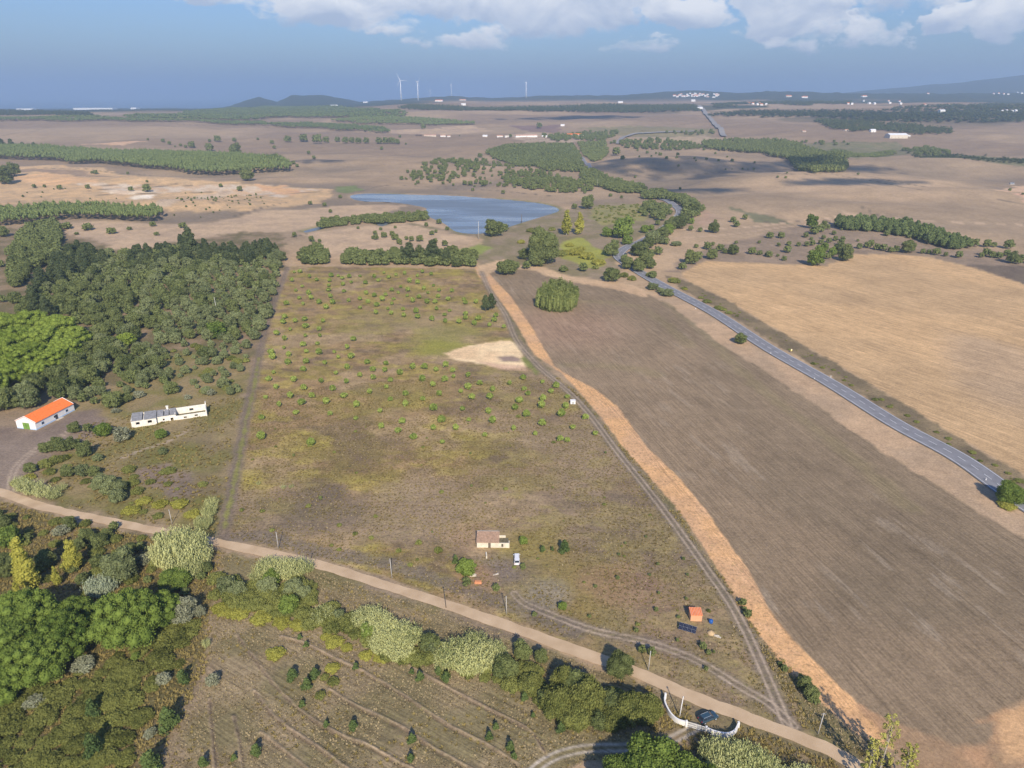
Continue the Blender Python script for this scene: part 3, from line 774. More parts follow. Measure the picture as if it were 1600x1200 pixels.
    def mixc(f, a, b_, mode='MIX'):
        q = N.new('ShaderNodeMix'); q.data_type = 'RGBA'; q.blend_type = mode
        for s, v in (('Factor', f), ('A', a), ('B', b_)):
            if isinstance(v, (int, float)): q.inputs[s].default_value = v
            elif isinstance(v, tuple): q.inputs[s].default_value = (*v, 1)
            else: L.new(v, q.inputs[s])
        return q.outputs['Result']

    def scalec(col, f):
        q = N.new('ShaderNodeVectorMath'); q.operation = 'SCALE'
        L.new(col, q.inputs[0]); L.new(f, q.inputs['Scale']); return q.outputs[0]
    pos = geo.outputs['Position']
    land = at_('land').outputs['Color']; scr = at_('scrub').outputs['Fac']; fur = at_('furrow').outputs['Fac']
    nA = noise(pos, 1.1, 5, 0.65); nB = noise(pos, 0.22, 4); nC = noise(pos, 0.035, 3)
    nD = noise(pos, 3.5, 3, 0.7)
    f = M('ADD', M('ADD', M('MULTIPLY', nA, 1.3), M('MULTIPLY', nD, 0.9)), M('ADD', M('MULTIPLY', nB, 0.6), M('MULTIPLY', nC, 0.5)))
    f = M('ADD', f, -0.6)
    col = scalec(land, f)
    # scrub speckle: dark tufts, green tufts, pale straw
    s1 = noise(pos, 0.9, 3, 0.7)
    dk = M('MULTIPLY', M('SUBTRACT', 0.47, s1), 9, clamp=True)
    col = mixc(M('MULTIPLY', M('MULTIPLY', dk, scr), 0.55), col, (0.085, 0.07, 0.04))
    s2 = noise(pos, 0.55, 4, 0.7)
    gr = M('MULTIPLY', M('SUBTRACT', s2, 0.57), 9, clamp=True)
    col = mixc(M('MULTIPLY', M('MULTIPLY', gr, scr), 0.55), col, (0.20, 0.19, 0.05))
    s3 = noise(pos, 1.7, 3, 0.7)
    st = M('MULTIPLY', M('SUBTRACT', s3, 0.60), 10, clamp=True)
    col = mixc(M('MULTIPLY', M('MULTIPLY', st, scr), 0.5), col, (0.42, 0.33, 0.22))
    # furrows
    mp = N.new('ShaderNodeMapping'); mp.inputs['Scale'].default_value = (0.035, 0.62, 1)
    L.new(at_('uvw').outputs['Vector'], mp.inputs[0])
    fu = noise(mp.outputs[0], 1.0, 5, 0.75)
    mp2 = N.new('ShaderNodeMapping'); mp2.inputs['Scale'].default_value = (0.006, 0.07, 1)
    L.new(at_('uvw').outputs['Vector'], mp2.inputs[0])
    fu2 = noise(mp2.outputs[0], 1.0, 4, 0.7)
    mp3 = N.new('ShaderNodeMapping'); mp3.inputs['Scale'].default_value = (0.05, 1.7, 1)
    L.new(at_('uvw').outputs['Vector'], mp3.inputs[0])
    fu3 = noise(mp3.outputs[0], 1.0, 3, 0.6)
    ff = M('ADD', M('ADD', M('MULTIPLY', M('SUBTRACT', fu3, 0.5), 2.8), M('MULTIPLY', M('SUBTRACT', fu, 0.5), 2.2)), M('MULTIPLY', M('SUBTRACT', fu2, 0.5), 0.7))
    col = scalec(col, M('ADD', M('MULTIPLY', ff, fur), 1.0))
    L.new(col, b.inputs['Base Color'])
    bp = N.new('ShaderNodeBump'); bp.inputs['Strength'].default_value = 0.5; bp.inputs['Distance'].default_value = 0.35
    L.new(M('ADD', M('MULTIPLY', nA, 0.6), M('MULTIPLY', M('MULTIPLY', fu, fur), 0.9)), bp.inputs['Height'])
    L.new(bp.outputs[0], b.inputs['Normal'])
    me.materials.append(m)
    tag(g, kind='structure')
    return g


build_ground()

# ------------------------------------------------------------------ water
def sheet(name, poly, z, m):
    o = MB(); o.add([(a, b, z) for a, b in poly], [tuple(range(len(poly)))], 0)
    return tag(o.build(name, m), kind='structure')


def watermat(nm, c, r=0.12, w=0.5):
    m = bpy.data.materials.new(nm); m.use_nodes = True
    N, L = m.node_tree.nodes, m.node_tree.links; b = N['Principled BSDF']
    b.inputs['Base Color'].default_value = (*c, 1); b.inputs['Roughness'].default_value = r; b.inputs['IOR'].default_value = 1.33
    b.inputs['Specular IOR Level'].default_value = 0.6
    geo = N.new('ShaderNodeNewGeometry')
    mp = N.new('ShaderNodeMapping'); mp.inputs['Scale'].default_value = (0.10, 0.35, 1); mp.inputs['Rotation'].default_value = (0, 0, 0.25)
    L.new(geo.outputs['Position'], mp.inputs[0])
    n = N.new('ShaderNodeTexNoise'); n.inputs['Scale'].default_value = 1.0; n.inputs['Detail'].default_value = 4
    L.new(mp.outputs[0], n.inputs['Vector'])
    mq = N.new('ShaderNodeMapping'); mq.inputs['Scale'].default_value = (0.006, 0.028, 1); mq.inputs['Rotation'].default_value = (0, 0, -0.15)
    L.new(geo.outputs['Position'], mq.inputs[0])
    nq = N.new('ShaderNodeTexNoise'); nq.inputs['Scale'].default_value = 1.0; nq.inputs['Detail'].default_value = 3
    L.new(mq.outputs[0], nq.inputs['Vector'])
    rq = N.new('ShaderNodeMapRange'); rq.inputs[1].default_value = 0.42; rq.inputs[2].default_value = 0.6; rq.inputs[3].default_value = r * 0.35; rq.inputs[4].default_value = r * 1.8
    L.new(nq.outputs[0], rq.inputs[0]); L.new(rq.outputs[0], b.inputs['Roughness'])
    bp = N.new('ShaderNodeBump'); bp.inputs['Strength'].default_value = w; bp.inputs['Distance'].default_value = 0.25
    L.new(n.outputs[0], bp.inputs['Height']); L.new(bp.outputs[0], b.inputs['Normal'])
    return m


wm = watermat('pond_water', (0.17, 0.205, 0.235), 0.26)
sheet('pond', np.array([p + (p - POND.mean(0)) / np.linalg.norm(p - POND.mean(0)) * 3 for p in POND]), -0.9, wm)
for q in (ARM1, ARM2): sheet('pond_inlet', smoothline(q, 3, True), -0.7, wm)
sheet('sea', [(-60000, 3000), (1500, 9000), (1500, 70000), (-60000, 70000)], -6.0, watermat('sea_water', (0.03, 0.09, 0.16), 0.3))

# ------------------------------------------------------------------ roads
def ribbon(name, line, width, m, zoff, edge=0.0, step=2.5, across=4, lo=None, hi=None, crown=0.0):
    L_, t = resample(line, step)
    T = np.gradient(L_, axis=0); T /= np.linalg.norm(T, axis=1)[:, None] + 1e-9
    Nn = np.stack([T[:, 1], -T[:, 0]], 1)
    a0, a1 = (-width / 2, width / 2) if lo is None else (lo, hi)
    rows = []
    for k in range(across + 1):
        s = k / across
        o = a0 + (a1 - a0) * s
        e = 0
        if edge and k in (0, across): e = edge * (fbm(t / 4.0 + 50 * k, t * 0, 5, 3) - 0.5) * 2 * (-1 if k == 0 else 1)
        q = L_ + Nn * (o + e if edge and k in (0, across) else np.full(len(t), o))[:, None]
        d = np.hypot(q[:, 0], q[:, 1])
        rows.append(np.column_stack([q, hgt(q[:, 0], q[:, 1]) + zoff * (1 + d / 150) + crown * (1 - (2 * s - 1) ** 2)]))
    n = len(t); V = np.concatenate(rows); Q = []
    for k in range(across):
        for i in range(n - 1):
            Q.append((k * n + i, k * n + i + 1, (k + 1) * n + i + 1, (k + 1) * n + i))
    return tag(bigmesh(name, V, np.array(Q), [m], smooth=True), kind='structure')


def roadmat(nm, c, c2, scale, rough=0.9):
    m = mat(nm, c, rough=rough, color2=c2, scale=scale, detail=6, var=0.001)
    return m


M_asph = roadmat('worn_asphalt', (0.20, 0.20, 0.21), (0.27, 0.27, 0.28), 0.25)
M_edge = roadmat('shoulder', (0.26, 0.25, 0.24), (0.33, 0.31, 0.28), 0.3)
M_mark = roadmat('road_paint', (0.62, 0.63, 0.63), (0.80, 0.80, 0.80), 0.6)
M_dirt = roadmat('packed_dirt', (0.49, 0.35, 0.21), (0.63, 0.47, 0.30), 0.18)
ROADA = smoothline(px((1900, 970), (1750, 880), (1600, 787), (1500, 717), (1400, 663), (1300, 601), (1200, 544), (1120, 492), (1060, 460), (1030, 444), (1003, 428), (978, 412), (966, 401), (972, 392), (985, 384), (1005, 376), (1030, 362), (1052, 345), (1062, 334), (1058, 325),
                      (1035, 312), (1000, 301), (962, 292), (938, 280), (922, 265), (912, 252), (902, 240), (893, 230)), 8)
ribbon('asphalt_road', ROADA, 9.6, M_asph, 0.10, step=3)
for o in (-4.1, 4.1): ribbon('road_marking', ROADA, 0, M_mark, 0.14, lo=o - 0.13, hi=o + 0.13, across=1, step=3)
near, tt = resample(ROADA[:110], 1.0)
def dashes():
    b = MB(); i = 6
    T = np.gradient(near, axis=0); T /= np.linalg.norm(T, axis=1)[:, None]
    while i < len(near) - 6 and tt[i] < 560:
        p, q = near[i], near[i + 4]; nn = np.array([T[i][1], -T[i][0]]) * 0.12
        zz = [float(hgt(*w)) + 0.16 * (1 + np.hypot(*w) / 150) for w in (p, q)]
        b.add([(*(p - nn), zz[0]), (*(p + nn), zz[0]), (*(q + nn), zz[1]), (*(q - nn), zz[1])], [(0, 1, 2, 3)])
        i += 7
    tag(b.build('road_marking', M_mark), kind='structure')


dashes()
ribbon('asphalt_road', smoothline(px((966, 226), (972, 217), (985, 212), (1010, 209), (1050, 207), (1085, 206)), 4), 13, M_edge, 0.2, step=8)
FARR = smoothline(px((1132, 214), (1122, 200), (1110, 186), (1100, 174), (1092, 166)), 6)
ribbon('asphalt_road', FARR, 17, M_edge, 0.2, step=15)
ROADD = smoothline(px((-160, 720), (-60, 752), (5, 771), (60, 790), (130, 806), (200, 821), (270, 834), (345, 849), (420, 865), (500, 883), (600, 914), (700, 946), (800, 981), (850, 999), (920, 1024), (1000, 1054), (1100, 1096), (1200, 1134), (1280, 1165), (1340, 1197), (1420, 1250), (1500, 1310)), 6)
ribbon('dirt_road', ROADD, 3.7, M_dirt, 0.06, edge=0.45, step=1.5)
# ------------------------------------------------------------------ plants: prototypes
RS = np.random.RandomState


def ico(sub):
    bm = bmesh.new(); bmesh.ops.create_icosphere(bm, subdivisions=sub, radius=1)
    V = np.array([v.co[:] for v in bm.verts]); Fc = [[v.index for v in f.verts] for f in bm.faces]; bm.free()
    return V, np.array(Fc)


ICO1, ICO2 = ico(1), ico(2)


def crown(lumps, n, size, seed, core=1, up=0.2, aspect=1.0, droop=0.0, coref=1.0):
    r = RS(seed); lumps = np.array(lumps, float)
    V = []; T = []; Q = []; o = 0
    iv, it = ICO2 if core == 2 else ICO1
    for l in lumps:
        k = (0.72 + 0.22 * r.rand(len(iv), 1)) * coref
        V.append(l[:3] + iv * l[3:] * k); T.append(it + o); o += len(iv)
    pr = (lumps[:, 3] * lumps[:, 4]); pr = pr / pr.sum()
    P_ = np.zeros((0, 3)); D_ = np.zeros((0, 3))
    while len(P_) < n:
        k = r.choice(len(lumps), n, p=pr)
        dr = r.normal(size=(n, 3)); dr[:, 2] += up; dr /= np.linalg.norm(dr, axis=1)[:, None]
        p = lumps[k, :3] + dr * lumps[k, 3:] * (0.82 + 0.42 * r.rand(n, 1) ** 1.5)
        ok = np.ones(n, bool)
        for l in lumps:
            ok &= (((p - l[:3]) / l[3:]) ** 2).sum(1) > 0.66
        P_ = np.vstack([P_, p[ok]]); D_ = np.vstack([D_, dr[ok]])
        if ok.sum() < 5: break
    P_ = P_[:n]; D_ = D_[:n]; n = len(P_)
    nn = D_ + 0.95 * r.normal(size=(n, 3)); nn[:, 2] -= droop; nn /= np.linalg.norm(nn, axis=1)[:, None]
    a = np.cross(nn, r.normal(size=(n, 3))); a /= np.linalg.norm(a, axis=1)[:, None]
    b = np.cross(nn, a)
    s = size * (0.55 + 0.9 * r.rand(n, 1)); t = s * aspect
    c = np.stack([P_ - a * s, P_ - b * t * 0.7, P_ + a * s, P_ + b * t * 0.7], 1).reshape(-1, 3)
    V.append(c); Q = np.arange(n * 4).reshape(-1, 4) + o
    return np.vstack(V), Q, np.vstack(T)


def lumps_of(kind, seed):
    r = RS(seed + 900); L = []
    if kind in ('oak', 'olive', 'grey', 'bright'):
        k = 26
        for i in range(k):
            th = i * 2.4 + r.rand(); rad = 0.33 * math.sqrt((i + 0.4) / k) * (0.75 + 0.45 * r.rand())
            z = 0.40 + 0.26 * math.sqrt(max(0, 1 - (rad / 0.38) ** 2)) + 0.06 * r.randn()
            q = 0.08 + 0.08 * r.rand(); L.append((rad * math.cos(th), rad * math.sin(th), z, q * 1.1, q * 1.1, q * 0.95))
        for i in range(7):
            th = i * 0.9 + 0.6 * r.rand(); rad = 0.31 * (0.8 + 0.3 * r.rand()); q = 0.12 + 0.05 * r.rand()
            L.append((rad * math.cos(th), rad * math.sin(th), 0.24 + 0.10 * r.rand(), q, q, q * 0.9))
        L.append((0, 0, 0.39, 0.34, 0.34, 0.29))
    elif kind in ('stone', 'stoneb'):
        for i in range(14):
            th = i * 0.45 + 0.3 * r.rand(); q = 0.10 + 0.04 * r.rand(); L.append((0.38 * math.cos(th), 0.38 * math.sin(th), 0.26 + 0.12 * r.rand(), q, q, q))
        for i in range(64):
            th = i * 2.4; rad = 0.43 * math.sqrt((i + 0.3) / 64) * (0.85 + 0.3 * r.rand())
            z = 0.37 + 0.25 * math.sqrt(max(0, 1 - (rad / 0.48) ** 2)) + 0.04 * r.randn()
            q = 0.05 + 0.04 * r.rand(); L.append((rad * math.cos(th), rad * math.sin(th), z, q * 1.15, q * 1.15, q * 0.85))
        L.append((0, 0, 0.34, 0.38, 0.38, 0.22))
    elif kind == 'young':
        for i in range(8):
            th = i * 2.4; rad = 0.26 * math.sqrt(i / 8)
            q = 0.20 + 0.06 * r.rand(); L.append((rad * math.cos(th), rad * math.sin(th), 0.40 + 0.16 * (1 - rad / 0.26), q, q, q))
    elif kind == 'pine':
        for i in range(13):
            z = 0.40 + 0.85 * (i / 13); rad = 0.30 * (1 - (i / 13) ** 1.5) * r.rand() ** 0.5; th = i * 2.4
            q = 0.20 * (1 - 0.5 * i / 13) + 0.04 * r.rand(); L.append((rad * math.cos(th), rad * math.sin(th), z, q * 1.15, q * 1.15, q * 0.8))
    elif kind == 'sapling':
        for i in range(9):
            z = 0.25 + 1.0 * (i / 9); rad = 0.22 * (1 - i / 10); th = i * 2.4
            q = 0.24 * (1 - 0.6 * i / 9) + 0.03 * r.rand(); L.append((rad * math.cos(th), rad * math.sin(th), z, q, q, q * 0.8))
    elif kind == 'narrow':
        for i in range(16):
            th = i * 2.4; rad = 0.34 * math.sqrt(i / 16) * (0.8 + 0.3 * r.rand())
            q = 0.12 + 0.06 * r.rand(); L.append((rad * math.cos(th), rad * math.sin(th), 0.90 + 0.10 * r.randn() - 0.5 * rad, q, q, 0.75 + 0.12 * r.rand()))
    elif kind == 'rowpine':
        for i in range(14):
            z = 0.30 + 0.65 * (i / 14); rad = 0.34 * (1 - (i / 14) ** 1.6) * (0.5 + 0.5 * r.rand()); th = i * 2.4
            q = 0.20 * (1 - 0.4 * i / 14) + 0.04 * r.rand(); L.append((rad * math.cos(th), rad * math.sin(th), z, q, q, q * 0.9))
    elif kind == 'euca':
        for i in range(9):
            th = i * 2.4; rad = 0.32 * math.sqrt(i / 9) * (0.8 + 0.3 * r.rand())
            q = 0.15 + 0.05 * r.rand(); L.append((rad * math.cos(th), rad * math.sin(th), 1.35 + 0.35 * r.rand() - 0.5 * rad, q, q, q * 2.6))
    elif kind == 'sparse':
        for i in range(34):
            z = 0.55 + 2.0 * i / 34; th = i * 2.4; rad = (0.12 + 0.30 * r.rand()) * (1 - 0.5 * i / 34)
            q = 0.05 + 0.04 * r.rand(); L.append((rad * math.cos(th), rad * math.sin(th), z, q, q, q * 1.6))
    elif kind == 'poplar':
        for i in range(14):
            z = 0.5 + 2.0 * i / 14; th = i * 2.4; rad = 0.24 * (1 - 0.6 * i / 14) * r.rand()
            q = 0.24 * (1 - 0.62 * i / 14); L.append((rad * math.cos(th), rad * math.sin(th), z, q, q, q * 1.5))
    elif kind in ('shrub', 'yellow', 'heathm'):
        for i in range(17):
            th = i * 2.4; rad = 0.38 * math.sqrt(i / 17)
            q = 0.10 + 0.08 * r.rand(); L.append((rad * math.cos(th), rad * math.sin(th), 0.13 + 0.17 * (1 - rad / 0.35) + 0.05 * r.rand(), q * 1.1, q * 1.1, q))
    return L


TRUNKH = dict(oak=0.50, olive=0.50, grey=0.5, bright=0.5, stone=0.52, stoneb=0.52, sparse=2.3, pine=1.1, euca=1.5, narrow=1.0, rowpine=0.6, poplar=2.2, sapling=0.9, young=0.4)


def trunkmesh(kind, seed):
    r = RS(seed); b = MB(); h = TRUNKH[kind]
    t = {'euca': 0.022, 'sparse': 0.03, 'poplar': 0.028, 'pine': 0.028, 'sapling': 0.03}.get(kind, 0.04)
    b.tube([(0, 0, -0.03), (0.01, 0.0, h * 0.4), (0.02 * r.randn(), 0.02 * r.randn(), h * 0.7), (0.03 * r.randn(), 0.03 * r.randn(), h)], [t, t * 0.8, t * 0.65, t * 0.35], 7)
    for i in range(5):
        th = i * 2.4 + r.rand(); z0 = h * (0.5 + 0.1 * i * 0.5); rr = 0.24 if kind in ('oak', 'olive', 'stone', 'grey', 'bright') else 0.13
        b.tube([(0, 0, z0), (rr * 0.5 * math.cos(th), rr * 0.5 * math.sin(th), z0 + h * 0.18), (rr * math.cos(th), rr * math.sin(th), z0 + h * 0.32)], [t * 0.5, t * 0.35, t * 0.15], 5)
    return b


# kind: leaf count near/mid/far, leaf size near, object name, category, trunk material, crown part name
KIND = dict(
    oak=(8000, 2000, 330, 0.019, 'cork_oak', 'tree', M_bark), olive=(6000, 1600, 300, 0.022, 'olive_tree', 'tree', M_bark),
    grey=(4200, 1100, 240, 0.026, 'willow_shrub', 'shrub', M_pale), bright=(8500, 1800, 300, 0.020, 'broadleaf_tree', 'tree', M_bark),
    stone=(15000, 4200, 900, 0.012, 'stone_pine', 'tree', M_bark), stoneb=(12000, 4200, 900, 0.012, 'stone_pine', 'tree', M_bark), sparse=(1500, 900, 260, 0.026, 'poplar', 'tree', M_pale), young=(2600, 800, 170, 0.034, 'young_pine', 'young tree', M_bark),
    narrow=(4200, 1700, 420, 0.026, 'copse_tree', 'tree', M_bark), rowpine=(4000, 1200, 280, 0.026, 'row_pine', 'tree', M_bark), heathm=(3000, 800, 170, 0.03, 'heath_shrub', 'shrub', None),
    pine=(5000, 1300, 260, 0.022, 'maritime_pine', 'tree', M_bark), sapling=(2600, 800, 200, 0.03, 'pine_sapling', 'young tree', M_bark),
    euca=(5000, 1500, 300, 0.024, 'eucalyptus_tree', 'tree', M_pale), poplar=(3400, 1300, 260, 0.030, 'poplar', 'tree', M_pale),
    shrub=(8500, 1800, 260, 0.018, 'shrub', 'shrub', None), yellow=(6000, 1500, 240, 0.020, 'flowering_shrub', 'shrub', None),
    reed=(0, 0, 0, 0, 'reed_clump', 'reeds', None), reedg=(0, 0, 0, 0, 'reed_clump', 'reeds', None))
PART = dict(stone='crown', reed='blades')


def reedmesh(seed, n, green):
    r = RS(seed); b = MB()
    for i in range(n):
        th = r.rand() * 6.283; rad = 0.42 * math.sqrt(r.rand())
        x, y = rad * math.cos(th), rad * math.sin(th)
        h = (0.34 + 0.42 * r.rand()) * (1.1 - 0.8 * rad); ln = 0.10 + 0.22 * rad
        lx, ly = ln * math.cos(th) + 0.05 * r.randn(), ln * math.sin(th) + 0.05 * r.randn()
        w = 0.006
        tp = np.array([x + lx, y + ly, h])
        b.add([(x - w, y, 0), (x + w, y, 0), tp], [(0, 1, 2)])
        for k in range(7):
            f = 0.3 + 0.7 * k / 6; c = np.array([x + lx * f ** 1.5, y + ly * f ** 1.5, h * f])
            a = r.rand() * 6.283; L_ = 0.09 + 0.06 * r.rand(); dx, dy = math.cos(a), math.sin(a)
            ww = 0.011 + 0.006 * r.rand()
            m_ = c + np.array([dx * L_ * 0.55, dy * L_ * 0.55, 0.045]); e_ = c + np.array([dx * L_, dy * L_, -0.02 - 0.04 * r.rand()])
            s = np.array([-dy * ww, dx * ww, 0])
            b.add([c, m_ - s, e_, m_ + s], [(0, 1, 2, 3)])
    return b


PROTO = {}


def proto(kind, lod, var):
    """lod 0 near, 1 middle, 2 far: (crown mesh, trunk mesh or None)"""
    key = (kind, lod, var)
    if key in PROTO: return PROTO[key]
    if kind in ('reed', 'reedg'):
        b = reedmesh(50 + var, (340, 130, 50)[lod], kind == 'reedg'); o = b.build('reed_clump', LM[kind])
        me = o.data; bpy.data.objects.remove(o); PROTO[key] = (me, None); return PROTO[key]
    nn = KIND[kind][:3][lod]; sz = KIND[kind][3] * (1, 1.7, 3.4)[lod]
    V, Q, T = crown(lumps_of(kind, var), nn, sz, 7 + var * 13 + lod, core=2 if lod == 0 else 1, aspect=1.0, coref={'sparse': 0.3, 'grey': 0.6}.get(kind, 1.0))
    o = bigmesh('crown', V, Q, [LM[kind]], tris=T); me = o.data; bpy.data.objects.remove(o)
    tm = None
    if KIND[kind][6] is not None:
        b = trunkmesh(kind, 3 + var)
        if lod == 2:                                    # small copies: trunk and crown in one mesh
            tv = np.array(b.v); q4 = np.array([f for f in b.f if len(f) == 4])
            me = None
            o = bigmesh('tree', np.vstack([V, tv]), np.vstack([Q, q4 + len(V)]), [LM[kind], KIND[kind][6]], tris=T)
            mi = np.zeros(len(o.data.polygons), np.int32); mi[len(Q):len(Q) + len(q4)] = 1
            o.data.polygons.foreach_set('material_index', mi); me = o.data; bpy.data.objects.remove(o)
        else:
            t = b.build('trunk', KIND[kind][6]); tm = t.data; bpy.data.objects.remove(t)
    PROTO[key] = (me, tm)
    return PROTO[key]


TINY = {}


def tiny(kind):
    if kind not in TINY:
        if kind in ('reed', 'reedg'): kind = 'shrub'
        L_ = lumps_of(kind, 1)
        L_ = [L_[-1], L_[0], L_[3 % len(L_)], L_[6 % len(L_)]]
        TINY[kind] = crown(L_, 46, 0.085, 5, core=1)
    return TINY[kind]


def merged(name, kind, items, label, group=None, mtl=None, lod=None):
    """many small plants as one mesh; items: x, y, width, height factor"""
    V0, Q0, T0 = tiny(kind) if lod is None else lod
    r = RS(len(items) + 5); n = len(items); it = np.array(items, float)
    th = r.rand(n) * 6.283; c, s = np.cos(th), np.sin(th)
    w = it[:, 2][:, None]
    X = (V0[None, :, 0] * c[:, None] - V0[None, :, 1] * s[:, None]) * w + it[:, 0][:, None]
    Y = (V0[None, :, 0] * s[:, None] + V0[None, :, 1] * c[:, None]) * w + it[:, 1][:, None]
    Z = V0[None, :, 2] * it[:, 3][:, None] + hgt(it[:, 0], it[:, 1])[:, None]
    V = np.stack([X, Y, Z], -1).reshape(-1, 3)
    k = (np.arange(n) * len(V0))[:, None, None]
    o = bigmesh(name, V, (Q0[None] + k).reshape(-1, 4), [mtl or LM[kind]], tris=(T0[None] + k).reshape(-1, 3))
    return tag(o, label, 'wood' if 'wood' in name else 'trees', group, 'stuff')


PL = []


def put(kind, x, y, wpx, label, group=None, hf=1.0, name=None, cat=None, world=None):
    if kind == 'grey': wpx = wpx * 0.82
    if kind == 'sapling': wpx = wpx * 1.25
    p = P(x, y) if world is None else np.array([world[0], world[1], float(hgt(world[0], world[1]))])
    dep = depth(p); w = wpx * dep / F if world is None else wpx
    PL.append(dict(kind=kind, p=p, w=w, px=w * F / dep, label=label, group=group, hf=hf, name=name, cat=cat))


def puts(kind, lst, label, group=None, ox=0, oy=0, k=1.0, hf=1.0, w=None):
    for t in lst:
        put(kind, ox + t[0] / k, oy + t[1] / k, (t[2] / k if len(t) > 2 else w), label, group, hf)


def inpoly(poly, spacing, seed=1, jit=0.42, cap=None):
    poly = np.asarray(poly); lo, hi = poly.min(0), poly.max(0)
    if cap:
        x, y = poly[:, 0], poly[:, 1]; ar = abs(np.dot(x, np.roll(y, -1)) - np.dot(y, np.roll(x, -1))) / 2
        spacing = max(spacing, math.sqrt(ar / cap))
    gx = np.arange(lo[0], hi[0] + spacing, spacing); gy = np.arange(lo[1], hi[1] + spacing, spacing * 0.87)
    G = np.stack(np.meshgrid(gx, gy), -1); G[1::2, :, 0] += spacing / 2
    r = RS(seed); G = G.reshape(-1, 2) + (r.rand(G.size // 2, 2) - 0.5) * 2 * jit * spacing
    return G[inside(G[:, 0], G[:, 1], poly)], spacing


def scatter(kind, poly, spacing, w, label, group=None, seed=1, keep=1.0, hf=1.0, mix=None, jit=0.42):
    pts, _ = inpoly(px(*poly), spacing, seed, jit)
    r = RS(seed + 3)
    for q in pts:
        if r.rand() > keep: continue
        k = kind
        if mix and r.rand() < mix[1]: k = mix[0]
        ww = w[0] + (w[1] - w[0]) * r.rand() ** 1.3
        lb = label if k == kind else (mix[2] if len(mix) > 2 else label)
        gp = group if k == kind else (mix[3] if len(mix) > 3 else group)
        put(k, 0, 0, ww, lb, gp, hf * (0.85 + 0.3 * r.rand()), world=q)


def wood(name, kind, poly, label, sp, h, cap=2500, seed=1, holes=None, keep=1.0):
    pts, s = inpoly(px(*poly), sp, seed, cap=cap)
    r = RS(seed)
    if keep < 1: pts = pts[(fbm(pts[:, 0] / (s * 6), pts[:, 1] / (s * 6), 3) + 0.25 * r.rand(len(pts))) < keep]
    if not len(pts): return
    hz = {'euca': 2.0, 'pine': 1.4, 'oak': 0.95, 'stone': 0.75}.get(kind, 1.0)
    ww = s * (1.15 + 0.35 * r.rand(len(pts)))
    hh = h / hz * (0.8 + 0.4 * r.rand(len(pts)))
    merged(name, kind, np.column_stack([pts, ww, hh]), label)


# ------------------------------------------------------------------ plants: where they stand
# far plantations that read as one mass
W = wood
W('eucalyptus_wood', 'euca', ((-120, 250), (0, 250), (80, 252), (160, 257), (240, 266), (300, 276), (380, 274), (455, 270), (452, 262), (400, 252), (240, 243), (120, 240), (0, 236), (-120, 236)), 'long green plantation of thin straight trees above the orange fields on the left', 6.0, 17, cap=5200)
W('eucalyptus_wood', 'euca', ((-120, 356), (0, 356), (90, 346), (120, 343), (190, 347), (240, 347), (256, 341), (250, 334), (180, 330), (90, 330), (0, 336), (-120, 340)), 'shorter green plantation of straight trees just above the left forest', 5.0, 12, cap=2600)
W('oak_wood', 'oak', ((758, 238), (790, 228), (850, 225), (895, 226), (905, 240), (912, 262), (905, 270), (850, 268), (800, 258), (770, 247)), 'dense dark square wood beside the road above the pond', 8, 9, cap=2600)
W('oak_wood', 'oak', ((903, 224), (945, 222), (952, 238), (938, 252), (925, 254), (910, 240)), 'small dark wood on the right side of the road beyond the square wood', 8, 8)
W('oak_wood', 'oak', ((1095, 225), (1140, 222), (1200, 222), (1240, 226), (1265, 236), (1300, 245), (1325, 262), (1318, 270), (1270, 272), (1240, 262), (1225, 248), (1190, 240), (1140, 237), (1105, 234)), 'dark wood tapering down the bare hill right of the road', 9, 15, cap=1800)
W('pine_wood', 'pine', ((1270, 190), (1300, 187), (1370, 193), (1430, 196), (1486, 204), (1486, 210), (1430, 211), (1370, 204), (1330, 207), (1290, 198)), 'dark pine wood behind the large white roofed barn', 14, 12, cap=1500)
W('pine_wood', 'pine', ((1100, 182), (1160, 174), (1300, 174), (1400, 178), (1600, 180), (1900, 184), (1900, 192), (1600, 191), (1480, 192), (1380, 190), (1260, 183), (1160, 182)), 'long dark belt of pines crossing the plain on the right', 25, 13, cap=3000)
W('pine_wood', 'pine', ((1340, 178), (1480, 166), (1600, 164), (1900, 166), (1900, 178), (1600, 180), (1420, 180)), 'broad dark woodland under the blue hills at the far right', 25, 12, cap=3000, keep=0.68)
W('pine_wood', 'pine', ((640, 166), (760, 170), (860, 168), (960, 165), (1085, 166), (1095, 174), (960, 176), (800, 174), (700, 173), (620, 170)), 'thin dark strip of pines across the plain below the wind turbines', 20, 13, cap=3000)
W('pine_wood', 'pine', ((1110, 164), (1200, 160), (1330, 158), (1330, 163), (1200, 167), (1120, 170)), 'patchy woodland below the far white village', 25, 12, cap=1800, keep=0.62)
W('eucalyptus_wood', 'euca', ((190, 186), (300, 176), (420, 168), (520, 168), (580, 172), (636, 178), (634, 184), (580, 186), (520, 185), (450, 184), (380, 190), (300, 189)), 'wide green plantation below the dark hills on the left horizon', 16, 13, cap=4200)
W('eucalyptus_wood', 'euca', ((-150, 186), (0, 186), (140, 184), (200, 187), (330, 191), (420, 193), (400, 196), (200, 191), (0, 190), (-150, 190)), 'thin green tree line along the far left edge of the plain', 12, 11, cap=2600)
W('pine_wood', 'pine', ((-150, 176), (0, 175), (60, 174), (120, 177), (150, 181), (60, 180), (0, 181), (-150, 182)), 'dark hazy tree belt on the left horizon', 20, 12, cap=1500)
W('eucalyptus_wood', 'euca', ((515, 189), (600, 186), (680, 188), (740, 193), (742, 196), (660, 196), (600, 195), (560, 195)), 'narrow plantation strip ending beside a lone round tree', 12, 11, cap=1800)
